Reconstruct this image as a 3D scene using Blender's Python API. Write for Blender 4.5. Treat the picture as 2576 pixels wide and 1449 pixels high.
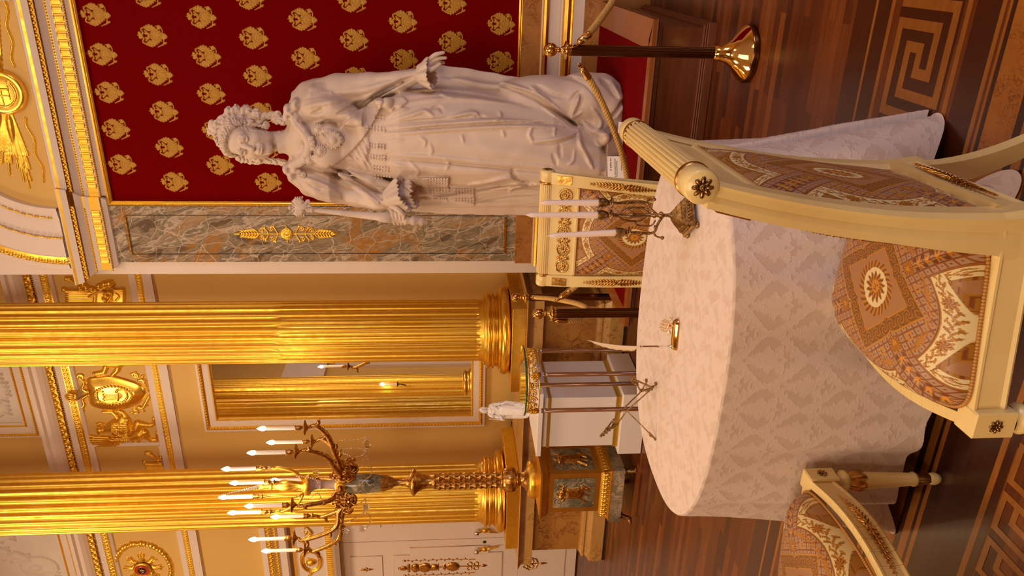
import bpy, math, random
import numpy as np
from mathutils import Vector, Matrix
random.seed(7); RS = np.random.RandomState(11)
C = bpy.context.scene.collection
pi = math.pi
for o in list(bpy.data.objects): bpy.data.objects.remove(o)

# ------------------------------------------------------------ camera
# the photograph lies on its side: the camera was held rolled by 90 degrees
F_PX, PITCH, ROLL, YAW, EYE = 1928.4, math.radians(4.78), math.radians(-.319), math.radians(23.79), 1.6
_fw = np.array([-math.sin(YAW)*math.cos(PITCH), math.cos(YAW)*math.cos(PITCH), -math.sin(PITCH)])
_rt = np.array([math.cos(YAW), math.sin(YAW), 0.]); _up = np.cross(_rt, _fw)
_r2 = math.cos(ROLL)*_rt + math.sin(ROLL)*_up; _u2 = -math.sin(ROLL)*_rt + math.cos(ROLL)*_up
cam_d = bpy.data.cameras.new('camera'); cam = bpy.data.objects.new('camera', cam_d); C.objects.link(cam)
cam_d.sensor_width = 36; cam_d.lens = 36*F_PX/2576; cam_d.clip_start = .05; cam_d.clip_end = 60
Mc = Matrix.Identity(4)
for i in range(3):
    Mc[i][0] = -_u2[i]; Mc[i][1] = _r2[i]; Mc[i][2] = -_fw[i]
Mc[2][3] = EYE
cam.matrix_world = Mc
bpy.context.scene.camera = cam

def at(x, y, X=None, Y=None, Z=None):
    """point of the room seen at pixel (x, y) of the photograph on the plane X=, Y= or Z="""
    d = _r2*(1449-y-724.5)/F_PX - _u2*(x-1288)/F_PX + _fw
    t = X/d[0] if X is not None else Y/d[1] if Y is not None else (Z-EYE)/d[2]
    return np.array([d[0]*t, d[1]*t, EYE+d[2]*t])

# ------------------------------------------------------------ light and colour
sc = bpy.context.scene
sc.view_settings.view_transform = 'Standard'; sc.view_settings.look = 'None'
sc.view_settings.exposure = 0.0; sc.view_settings.gamma = 1; sc.view_settings.use_curve_mapping = False
W = bpy.data.worlds.new('room_air'); sc.world = W; W.use_nodes = True
W.node_tree.nodes['Background'].inputs[0].default_value = (1, .78, .60, 1)
W.node_tree.nodes['Background'].inputs[1].default_value = .05
WARM = (1, .73, .48)
def area(name, loc, size, power, rot=(0, 0, 0), col=WARM, size_y=None, spread=None):
    l = bpy.data.lights.new(name, 'AREA'); l.energy = power; l.color = col; l.size = size
    if size_y: l.shape = 'RECTANGLE'; l.size_y = size_y
    if spread: l.spread = spread
    o = bpy.data.objects.new(name, l); C.objects.link(o); o.location = loc; o.rotation_euler = rot; return o
def point(name, loc, power, r=.05, col=WARM):
    l = bpy.data.lights.new(name, 'POINT'); l.energy = power; l.color = col; l.shadow_soft_size = r
    o = bpy.data.objects.new(name, l); C.objects.link(o); o.location = loc; return o
# chandeliers of the hall: out of the picture, over and behind the camera
area('chandelier_light', (-1.6, 2.6, 7.2), 1.5, 66)
area('chandelier_light', (-6.2, 3.2, 7.2), 1.5, 190)
area('chandelier_light', (-2.2, -2.6, 7.2), 1.6, 125)
area('chandelier_light', (3.2, .8, 7.2), 1.5, 60)
# soft front fill added behind the camera, not a real lamp; and low daylight from the windows on the right
area('front_fill_light', (-1.6, -5.0, 5.2), 4.0, 300, (math.radians(68), 0, 0), size_y=2.2)
area('window_daylight', (5.7, 1.2, 2.4), 1.6, 120, (0, math.radians(90), 0), (.62, .72, 1), size_y=2.4)

# ------------------------------------------------------------ materials
MATS = {}
def mat(name, col, rough=.5, metal=0., spec=None, noise=None, bump=None, col2=None, attr=None, emit=None, trans=None,
        ior=None, alpha=None, coat=None, coord='Object', rough2=None, sss=None, attrmix=None):
    if name in MATS: return MATS[name]
    m = bpy.data.materials.new(name); m.use_nodes = True; nt = m.node_tree; N = nt.nodes; L = nt.links
    b = N['Principled BSDF']; b.inputs['Base Color'].default_value = (*col, 1)
    b.inputs['Roughness'].default_value = rough; b.inputs['Metallic'].default_value = metal
    if spec is not None: b.inputs['Specular IOR Level'].default_value = spec
    if ior: b.inputs['IOR'].default_value = ior
    if trans: b.inputs['Transmission Weight'].default_value = trans
    if coat: b.inputs['Coat Weight'].default_value = coat; b.inputs['Coat Roughness'].default_value = .12
    if sss: b.inputs['Subsurface Weight'].default_value = sss; b.inputs['Subsurface Radius'].default_value = (.02, .012, .008)
    if emit: b.inputs['Emission Color'].default_value = (*emit[:3], 1); b.inputs['Emission Strength'].default_value = emit[3]
    tc = N.new('ShaderNodeTexCoord')
    if noise:
        n = N.new('ShaderNodeTexNoise'); n.inputs['Scale'].default_value = noise[0]; n.inputs['Detail'].default_value = noise[1] if len(noise) > 1 else 4
        L.new(tc.outputs[coord], n.inputs['Vector'])
        r = N.new('ShaderNodeValToRGB'); r.color_ramp.elements[0].position = noise[2] if len(noise) > 2 else .35
        r.color_ramp.elements[1].position = noise[3] if len(noise) > 3 else .65
        r.color_ramp.elements[0].color = (*col, 1); r.color_ramp.elements[1].color = (*(col2 or col), 1)
        L.new(n.outputs['Fac'], r.inputs['Fac']); L.new(r.outputs['Color'], b.inputs['Base Color'])
        if rough2 is not None:
            mr = N.new('ShaderNodeMapRange'); mr.inputs['To Min'].default_value = rough; mr.inputs['To Max'].default_value = rough2
            mr.inputs['From Min'].default_value = .3; mr.inputs['From Max'].default_value = .7
            L.new(n.outputs['Fac'], mr.inputs['Value']); L.new(mr.outputs['Result'], b.inputs['Roughness'])
    if attr:
        a = N.new('ShaderNodeAttribute'); a.attribute_name = attr; L.new(a.outputs['Color'], b.inputs['Base Color'])
    if bump:
        n = N.new('ShaderNodeTexNoise'); n.inputs['Scale'].default_value = bump[0]; n.inputs['Detail'].default_value = 3
        L.new(tc.outputs[coord], n.inputs['Vector'])
        bp = N.new('ShaderNodeBump'); bp.inputs['Strength'].default_value = bump[1]; bp.inputs['Distance'].default_value = bump[2] if len(bump) > 2 else .01
        L.new(n.outputs['Fac'], bp.inputs['Height']); L.new(bp.outputs['Normal'], b.inputs['Normal'])
    MATS[name] = m; return m

def ramp(N, stops, interp='LINEAR'):
    r = N.new('ShaderNodeValToRGB'); e = r.color_ramp; e.interpolation = interp
    while len(e.elements) > 1: e.elements.remove(e.elements[-1])
    e.elements[0].position = stops[0][0]; e.elements[0].color = (*stops[0][1], 1)
    for p, c in stops[1:]:
        x = e.elements.new(p); x.color = (*c, 1)
    return r
def base(name):
    m = bpy.data.materials.new(name); m.use_nodes = True; MATS[name] = m
    nt = m.node_tree; return m, nt.nodes, nt.links, nt.nodes['Principled BSDF']
def mapping(N, L, scale=(1, 1, 1), rot=(0, 0, 0), coord='Object', loc=(0, 0, 0)):
    tc = N.new('ShaderNodeTexCoord'); mp = N.new('ShaderNodeMapping'); mp.inputs['Scale'].default_value = scale
    mp.inputs['Rotation'].default_value = rot; mp.inputs['Location'].default_value = loc; L.new(tc.outputs[coord], mp.inputs['Vector']); return mp
def noise(N, L, vec, scale, detail=4, dist=0, rough=.5):
    n = N.new('ShaderNodeTexNoise'); n.inputs['Scale'].default_value = scale; n.inputs['Detail'].default_value = detail
    n.inputs['Distortion'].default_value = dist; n.inputs['Roughness'].default_value = rough
    L.new(vec, n.inputs['Vector']); return n
def mixc(N, L, a, b, fac, blend='MIX'):
    x = N.new('ShaderNodeMix'); x.data_type = 'RGBA'; x.blend_type = blend
    for s, v in ((6, a), (7, b), (0, fac)):
        if isinstance(v, (int, float)): x.inputs[s].default_value = v
        elif isinstance(v, tuple): x.inputs[s].default_value = (*v, 1)
        else: L.new(v, x.inputs[s])
    return x.outputs[2]

gold = mat('gilding', (.92, .61, .10), .32, 1, noise=(14, 5, .3, .75), col2=(.80, .47, .05), rough2=.46, bump=(18, .12, .003))
gold_s = mat('smooth_gilding', (.94, .63, .12), .22, 1, noise=(9, 4), col2=(.85, .51, .06), rough2=.34, bump=(20, .15, .004))
gold_d = mat('dark_gilding', (.50, .26, .05), .34, 1, noise=(40, 4), col2=(.34, .16, .03), bump=(60, .3, .003))
brass = mat('polished_brass', (.80, .50, .15), .07, 1)
brass_d = mat('dark_brass_tube', (.17, .075, .025), .16, 1)
bronze = mat('antique_bronze', (.40, .24, .09), .36, 1, noise=(60, 4), col2=(.16, .09, .035), bump=(90, .5, .002))
bronze_g = mat('gilt_bronze', (.72, .40, .10), .30, 1, noise=(45, 4), col2=(.34, .17, .045), bump=(70, .5, .002))
silver = mat('silvered_metal', (.8, .78, .74), .15, 1)
stucco = mat('white_stucco', (.80, .69, .62), .6, noise=(1.2, 3), col2=(.77, .655, .585))
relief_w = mat('white_plaster_relief', (.76, .70, .65), .6, noise=(3, 3), col2=(.70, .63, .57))
beige = mat('beige_wall_paint', (.72, .47, .14), .65, noise=(.8, 3), col2=(.69, .445, .125))
cream = mat('cream_enamel', (.83, .65, .28), .34, noise=(7, 4, .35, .8), col2=(.76, .56, .22), coat=.2, bump=(12, .08, .01))
white_p = mat('white_painted_board', (.86, .80, .76), .45)
candle_m = mat('candle_wax', (.86, .72, .66), .42, sss=.15)
bulb_m = mat('glowing_bulb', (1, .9, .7), .3, emit=(1, .80, .55, 26))
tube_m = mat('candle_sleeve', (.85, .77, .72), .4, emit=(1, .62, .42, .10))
black_m = mat('black_iron', (.02, .018, .016), .4)
paper = mat('white_card', (.88, .84, .82), .6)
ink = mat('printed_ink', (.05, .045, .045), .7)
glass = mat('clear_glass', (.9, .97, .93), .02, trans=1., ior=1.45)
glass_e = mat('green_glass_edge', (.02, .10, .05), .08, trans=.3, ior=1.5)
crystal = mat('crystal', (1, 1, 1), .02, trans=1., ior=1.6)
mirror_m = mat('mirror_glass', (.90, .90, .90), .01, 1)
purple_m = mat('grey_violet_stone', (.50, .36, .32), .5, noise=(9, 5), col2=(.42, .29, .26))

def marble_mat(name, c1, c2, vein, sc=3., vs=1.6, rough=.28, vw=.035, rot=(0, 0, .6)):
    m, N, L, b = base(name); mp = mapping(N, L, (sc, sc, sc), rot)
    n = noise(N, L, mp.outputs[0], 1.1, 6, .6); r = ramp(N, [(.3, c1), (.68, c2)]); L.new(n.outputs['Fac'], r.inputs[0])
    w = noise(N, L, mp.outputs[0], vs, 7, 1.8, .58)
    ma = N.new('ShaderNodeMath'); ma.operation = 'SUBTRACT'; ma.inputs[1].default_value = .5; L.new(w.outputs['Fac'], ma.inputs[0])
    ab = N.new('ShaderNodeMath'); ab.operation = 'ABSOLUTE'; L.new(ma.outputs[0], ab.inputs[0])
    rr = ramp(N, [(0, (1, 1, 1)), (vw*.35, (.7, .7, .7)), (vw, (0, 0, 0))]); L.new(ab.outputs[0], rr.inputs[0])
    n3 = noise(N, L, mp.outputs[0], .8, 2); r3 = ramp(N, [(.4, (0, 0, 0)), (.62, (1, 1, 1))]); L.new(n3.outputs['Fac'], r3.inputs[0])
    fac = mixc(N, L, rr.outputs[0], r3.outputs[0], 1., 'MULTIPLY')
    L.new(mixc(N, L, r.outputs[0], vein, fac), b.inputs['Base Color']); b.inputs['Roughness'].default_value = rough
    return m
marble = marble_mat('golden_marble', (.50, .25, .06), (.42, .19, .04), (.20, .065, .012), 2.6, 2.2)
marble_l = marble_mat('pale_golden_marble', (.60, .35, .11), (.52, .28, .08), (.33, .14, .03), 3.2, 2., rough=.3)
marble_p = marble_mat('pinkish_marble_strip', (.48, .22, .06), (.42, .18, .045), (.20, .065, .015), 6, 1.8)
marble_b = marble_mat('brown_marble_ledge', (.38, .18, .07), (.28, .12, .04), (.60, .38, .17), 4, 1.4, vw=.02)
marble_g = marble_mat('green_grey_marble', (.13, .115, .07), (.34, .27, .18), (.58, .46, .32), 4.5, 1.6, rough=.15, vw=.05)
malach = marble_mat('grey_green_malachite', (.075, .075, .045), (.27, .235, .15), (.54, .45, .31), 6.5, 1.1, rough=.14, vw=.06)
statue_m = mat('statue_marble', (.74, .62, .54), .50, noise=(2.6, 6, .3, .72), col2=(.63, .51, .43), sss=.0)

def onyx_mat():
    m, N, L, b = base('banded_onyx'); mp = mapping(N, L, (1, 1, 1), (0, math.radians(17), 0))
    n = noise(N, L, mp.outputs[0], 1.7, 4, .4)
    v = N.new('ShaderNodeVectorMath'); v.operation = 'MULTIPLY_ADD'; L.new(n.outputs['Color'], v.inputs[0]); v.inputs[1].default_value = (.26, .2, .5); L.new(mp.outputs[0], v.inputs[2])
    s = N.new('ShaderNodeVectorMath'); s.operation = 'MULTIPLY'; L.new(v.outputs[0], s.inputs[0]); s.inputs[1].default_value = (1.25, 1, .26)
    w = noise(N, L, s.outputs[0], 7.5, 8, .3, .62)
    r = ramp(N, [(.18, (.06, .025, .018)), (.30, (.22, .12, .075)), (.38, (.13, .10, .065)), (.44, (.36, .28, .19)), (.49, (.18, .155, .11)), (.53, (.60, .48, .36)), (.57, (.26, .21, .145)), (.62, (.46, .33, .20)), (.70, (.30, .12, .05)), (.8, (.62, .50, .38))])
    L.new(w.outputs['Fac'], r.inputs[0])
    n2 = noise(N, L, v.outputs[0], 1.9, 5, 1.2); r2 = ramp(N, [(.52, (0, 0, 0)), (.60, (1, 1, 1))]); L.new(n2.outputs['Fac'], r2.inputs[0])
    n4 = noise(N, L, v.outputs[0], 22, 4); r4 = ramp(N, [(.42, (0, 0, 0)), (.6, (1, 1, 1))]); L.new(n4.outputs['Fac'], r4.inputs[0])
    fac = mixc(N, L, r2.outputs[0], r4.outputs[0], .6, 'MULTIPLY')
    c = mixc(N, L, r.outputs[0], (.42, .19, .035), fac)
    vo = N.new('ShaderNodeTexVoronoi'); vo.feature = 'DISTANCE_TO_EDGE'; vo.inputs['Scale'].default_value = 5.5; L.new(v.outputs[0], vo.inputs['Vector'])
    r5 = ramp(N, [(0, (1, 1, 1)), (.018, (0, 0, 0))]); L.new(vo.outputs['Distance'], r5.inputs[0])
    L.new(mixc(N, L, c, (.66, .54, .42), r5.outputs[0]), b.inputs['Base Color']); b.inputs['Roughness'].default_value = .16
    return m
onyx = onyx_mat()

def wood_mat(name, c1, c2, sc=(2, 20, 20), rough=.3, coat=.3):
    m, N, L, b = base(name); mp = mapping(N, L, sc); n = noise(N, L, mp.outputs[0], 1.5, 6, .4)
    r = ramp(N, [(.3, c1), (.7, c2)]); L.new(n.outputs['Fac'], r.inputs[0]); L.new(r.outputs[0], b.inputs['Base Color'])
    b.inputs['Roughness'].default_value = rough; b.inputs['Coat Weight'].default_value = coat; b.inputs['Coat Roughness'].default_value = .15
    return m
wood_o = wood_mat('orange_brown_wood', (.36, .105, .014), (.27, .07, .009))
wood_d = wood_mat('dark_red_brown_wood', (.17, .045, .014), (.105, .026, .009))
wood_x = wood_mat('very_dark_wood', (.050, .013, .006), (.028, .008, .004))
inlay_l = wood_mat('light_inlay_wood', (.33, .12, .018), (.26, .085, .012), (8, 30, 8))
inlay_m = wood_mat('mid_inlay_wood', (.15, .035, .006), (.11, .024, .004), (8, 30, 8))
inlay_d = wood_mat('dark_inlay_wood', (.06, .012, .003), (.045, .009, .0025), (8, 30, 8))
burl = marble_mat('burl_inlay', (.38, .14, .022), (.32, .11, .016), (.15, .04, .008), 9, 2.6, rough=.25)

def plank_mat():
    m, N, L, b = base('parquet_planks'); mp = mapping(N, L, (1, 1, 1))
    br = N.new('ShaderNodeTexBrick'); br.offset = .37; br.inputs['Scale'].default_value = 1
    br.inputs['Brick Width'].default_value = .62; br.inputs['Row Height'].default_value = .062; br.inputs['Mortar Size'].default_value = .0009
    br.inputs['Color1'].default_value = (0, 0, 0, 1); br.inputs['Color2'].default_value = (1, 1, 1, 1); br.inputs['Mortar'].default_value = (.2, .2, .2, 1); br.inputs['Bias'].default_value = 0
    L.new(mp.outputs[0], br.inputs['Vector'])
    r = ramp(N, [(0, (.065, .012, .0025)), (.3, (.115, .024, .004)), (.7, (.17, .042, .007)), (1, (.25, .072, .013))]); L.new(br.outputs['Color'], r.inputs[0])
    mp2 = mapping(N, L, (3, 45, 1)); n = noise(N, L, mp2.outputs[0], 1.5, 6, .5); r2 = ramp(N, [(.3, (.62, .58, .55)), (.7, (1, 1, 1))]); L.new(n.outputs['Fac'], r2.inputs[0])
    c = mixc(N, L, r.outputs[0], r2.outputs[0], 1., 'MULTIPLY'); L.new(c, b.inputs['Base Color'])
    b.inputs['Roughness'].default_value = .36; b.inputs['Coat Weight'].default_value = .14; b.inputs['Coat Roughness'].default_value = .2
    return m
planks = plank_mat()
red_m, N_, L_, b_ = base('crimson_silk'); b_.inputs['Base Color'].default_value = (.165, .0003, .0008, 1); b_.inputs['Roughness'].default_value = .75
b_.inputs['Specular IOR Level'].default_value = .02
carpet = mat('red_carpet', (.17, .0006, .0015), .95, spec=.05, bump=(300, .4, .002))
embroid = mat('gold_embroidery', (.52, .27, .02), .5, .2, noise=(120, 3), col2=(.38, .175, .010), bump=(300, .3, .001))
rope_m = mat('gold_rope', (.74, .47, .15), .45, .1, noise=(60, 3), col2=(.60, .34, .09))

# ------------------------------------------------------------ mesh helpers
class MB:
    def __init__(s): s.v = []; s.f = []; s.n = 0; s.col = []
    def add(s, v, faces, mat=0, smooth=True, col=None):
        v = np.asarray(v, float).reshape(-1, 3)
        for fa in (faces if isinstance(faces, (list, tuple)) and len(faces) and isinstance(faces[0], np.ndarray) else [faces]):
            if isinstance(fa, np.ndarray): s.f.append((fa+s.n, mat, smooth))
            else:
                by = {}
                for q in fa: by.setdefault(len(q), []).append(q)
                for k, q in by.items(): s.f.append((np.array(q)+s.n, mat, smooth))
        s.v.append(v); s.n += len(v); s.col.append(col if col is not None else np.ones((len(v), 3)))
        return s
    def box(s, a, b, mat=0, bev=0.):
        a, b = np.minimum(np.array(a, float), b), np.maximum(np.array(a, float), b)
        if bev <= 0:
            v = [(x, y, z) for x in (a[0], b[0]) for y in (a[1], b[1]) for z in (a[2], b[2])]
            return s.add(v, [(0, 1, 3, 2), (4, 6, 7, 5), (0, 4, 5, 1), (2, 3, 7, 6), (0, 2, 6, 4), (1, 5, 7, 3)], mat, False)
        e = min(bev, *(.49*(b-a))); c = (a+b)/2; h = (b-a)/2
        v = []; idx = {}
        for sx in (-1, 1):
            for sy in (-1, 1):
                for sz in (-1, 1):
                    for k in range(3):
                        p = np.array([sx, sy, sz])*(h-e); p[k] = (sx, sy, sz)[k]*h[k]; idx[(sx, sy, sz, k)] = len(v); v.append(c+p)
        F = []
        for k in range(3):
            i, j = (k+1) % 3, (k+2) % 3
            for sg in (-1, 1):
                q = []
                for a1, a2 in ((-1, -1), (1, -1), (1, 1), (-1, 1)):
                    t = [0, 0, 0]; t[k] = sg; t[i] = a1; t[j] = a2; q.append(idx[(*t, k)])
                F.append(q if sg > 0 else q[::-1])
            for a1 in (-1, 1):
                for a2 in (-1, 1):
                    q = []
                    for e3, kk in ((-1, i), (1, i), (1, j), (-1, j)):
                        t = [0, 0, 0]; t[k] = e3; t[i] = a1; t[j] = a2; q.append(idx[(*t, kk)])
                    F.append(q if a1*a2 < 0 else q[::-1])
        for sx in (-1, 1):
            for sy in (-1, 1):
                for sz in (-1, 1):
                    q = [idx[(sx, sy, sz, k)] for k in range(3)]; F.append(q if sx*sy*sz > 0 else q[::-1])
        return s.add(v, F, mat, False)
    def grid(s, P, mat=0, smooth=True, cu=False, cv=False, col=None, flip=False, mask=None):
        P = np.asarray(P, float); nu, nv = P.shape[:2]; I = np.arange(nu*nv).reshape(nu, nv)
        if cu: I = np.vstack([I, I[:1]])
        if cv: I = np.hstack([I, I[:, :1]])
        q = np.stack([I[:-1, :-1], I[1:, :-1], I[1:, 1:], I[:-1, 1:]], -1).reshape(-1, 4)
        if mask is not None: q = q[mask.reshape(-1)]
        if flip: q = q[:, ::-1]
        return s.add(P.reshape(-1, 3), q, mat, smooth, None if col is None else col.reshape(-1, 3))
    def lathe(s, prof, c=(0, 0, 0), n=32, mat=0, ax=(0, 0, 1), smooth=True, mod=None, a0=0., a1=2*pi, squash=None):
        prof = np.array(prof, float); full = a1-a0 > 6.28
        t = a0+np.linspace(0, a1-a0, n, endpoint=not full)
        ax = np.array(ax, float)/np.linalg.norm(ax)
        e1 = np.cross(ax, (0, 1, 0) if abs(ax[1]) < .9 else (1, 0, 0)); e1 /= np.linalg.norm(e1); e2 = np.cross(ax, e1)
        R = prof[:, 0][:, None]*np.ones_like(t)
        if mod is not None: R = R*mod(t, prof[:, 1])
        P = np.array(c)+R[..., None]*(np.cos(t)[None, :, None]*e1+np.sin(t)[None, :, None]*e2)+prof[:, 1][:, None, None]*ax
        return s.grid(P, mat, smooth, cv=full, flip=True)
    def tube(s, pts, r, n=8, mat=0, closed=False, caps=True, flat=None, smooth=True):
        P = np.array(pts, float); k = len(P); r = np.ones(k)*r if np.isscalar(r) else np.array(r, float)
        T = np.gradient(P, axis=0) if not closed else np.roll(P, -1, 0)-np.roll(P, 1, 0)
        T /= np.linalg.norm(T, axis=1)[:, None]+1e-12
        u = np.cross(T[0], (0, 0, 1)); 
        if np.linalg.norm(u) < .1: u = np.cross(T[0], (1, 0, 0))
        u /= np.linalg.norm(u); U = []
        for i in range(k):
            u = u-T[i]*np.dot(u, T[i]); u /= np.linalg.norm(u)+1e-12; U.append(u)
        U = np.array(U); V = np.cross(T, U); t = np.linspace(0, 2*pi, n, endpoint=False)
        fl = flat or (1, 1)
        G = P[:, None]+r[:, None, None]*(fl[0]*np.cos(t)[None, :, None]*U[:, None]+fl[1]*np.sin(t)[None, :, None]*V[:, None])
        s.grid(G, mat, smooth, cu=closed, cv=True)
        if caps and not closed:
            s.add(np.vstack([G[0]]), [list(range(n))[::-1]], mat, False); s.add(np.vstack([G[-1]]), [list(range(n))], mat, False)
        return s
    def ball(s, c, r, mat=0, n=12, m=8):
        r = np.ones(3)*r; a = np.linspace(0, pi, m+1); t = np.linspace(0, 2*pi, n, endpoint=False)
        P = np.array(c)+np.stack([r[0]*np.sin(a)[:, None]*np.cos(t), r[1]*np.sin(a)[:, None]*np.sin(t), r[2]*np.cos(a)[:, None]+0*t], -1)
        return s.grid(P, mat, True, cv=True, flip=False)
    def prism(s, poly, O, U, V, Nn, d, mat=0, smooth=False):
        """outline poly (2-D) in the frame O,U,V, thickness d along Nn"""
        poly = np.array(poly, float); O, U, V, Nn = (np.array(q, float) for q in (O, U, V, Nn)); k = len(poly)
        A = O+poly[:, :1]*U+poly[:, 1:]*V; B = A+Nn*d
        F = [list(range(k))[::-1], [i+k for i in range(k)]]+[(i, (i+1) % k, (i+1) % k+k, i+k) for i in range(k)]
        return s.add(np.vstack([A, B]), F, mat, smooth)
    def rep(s, tv, tf, pos, mat=0, smooth=True):
        tv = np.array(tv, float); pos = np.array(pos, float); k = len(tv)
        V = (pos[:, None]+tv[None]).reshape(-1, 3)
        return s.add(V, [np.concatenate([np.array(tf)+i*k for i in range(len(pos))])], mat, smooth)
    def xf(s, Mx, i0=0):
        Mx = np.array(Mx); s.v[i0:] = [v@Mx[:3, :3].T+Mx[:3, 3] for v in s.v[i0:]]; return s
    def build(s, name, mats, parent=None, world=False, label=None, colname=None, auto=None):
        V = np.vstack(s.v)
        if parent is not None and world: V = V-np.array(parent.location)
        me = bpy.data.meshes.new(name)
        me.vertices.add(len(V)); me.vertices.foreach_set('co', V.astype(np.float32).ravel())
        li = np.concatenate([f.ravel() for f, _, _ in s.f]); cnt = np.concatenate([np.full(len(f), f.shape[1]) for f, _, _ in s.f])
        me.loops.add(len(li)); me.loops.foreach_set('vertex_index', li.astype(np.int32))
        me.polygons.add(len(cnt)); me.polygons.foreach_set('loop_start', np.concatenate([[0], np.cumsum(cnt)[:-1]]).astype(np.int32))
        me.polygons.foreach_set('material_index', np.concatenate([np.full(len(f), m) for f, m, _ in s.f]).astype(np.int32))
        me.polygons.foreach_set('use_smooth', np.concatenate([np.full(len(f), sm) for f, _, sm in s.f]))
        for m in (mats if isinstance(mats, (list, tuple)) else [mats]): me.materials.append(m)
        if colname:
            a = me.color_attributes.new(colname, 'FLOAT_COLOR', 'POINT'); c = np.vstack(s.col)
            a.data.foreach_set('color', np.hstack([c, np.ones((len(c), 1))]).astype(np.float32).ravel())
        me.update(calc_edges=True); me.validate()
        o = bpy.data.objects.new(name, me); C.objects.link(o)
        if parent is not None: o.parent = parent
        if label: o['label'] = label
        return o
def tag(o, label, cat, group=None):
    o['label'] = label; o['category'] = cat
    if group: o['group'] = group
    return o
def thing(name, label, cat, loc=(0, 0, 0), rz=0., group=None):
    o = bpy.data.objects.new(name, None); C.objects.link(o); o.location = loc; o.rotation_euler = (0, 0, rz); o.empty_display_size = .1
    return tag(o, label, cat, group)
def struct(name, mb, mats, parent=None, **k):
    o = mb.build(name, mats, parent, **k); o['kind'] = 'structure'; return o
def dup(root, loc, rz, label=None, group=None, cat=None):
    r = root.copy(); C.objects.link(r); r.location = loc; r.rotation_euler = (0, 0, rz)
    if label: r['label'] = label
    if group: r['group'] = group
    def rec(a, b):
        for ch in list(a.children):
            if ch.name not in C.objects: continue
            c = ch.copy(); C.objects.link(c); c.parent = b; rec(ch, c)
    rec(root, r); return r
def crom(pts, n=8, closed=False):
    P = np.array(pts, float); k = len(P); out = []
    for i in range(k if closed else k-1):
        if closed: a, b, c, d = P[(i-1) % k], P[i], P[(i+1) % k], P[(i+2) % k]
        else: a, b, c, d = P[max(i-1, 0)], P[i], P[i+1], P[min(i+2, k-1)]
        for t in np.arange(n)/n:
            out.append(.5*((2*b)+(-a+c)*t+(2*a-5*b+4*c-d)*t*t+(-a+3*b-3*c+d)*t**3))
    if not closed: out.append(P[-1])
    return np.array(out)
def arc(cx, cy, r, a0, a1, n=12, ry=None):
    t = np.radians(np.linspace(a0, a1, n)); return np.stack([cx+r*np.cos(t), cy+(ry or r)*np.sin(t)], 1)
def spiral(cx, cy, r0, r1, a0, turns, n=24):
    t = np.linspace(0, 1, n); a = np.radians(a0)+t*turns*2*pi; r = r0+(r1-r0)*t
    return np.stack([cx+r*np.cos(a), cy+r*np.sin(a)], 1)

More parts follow.
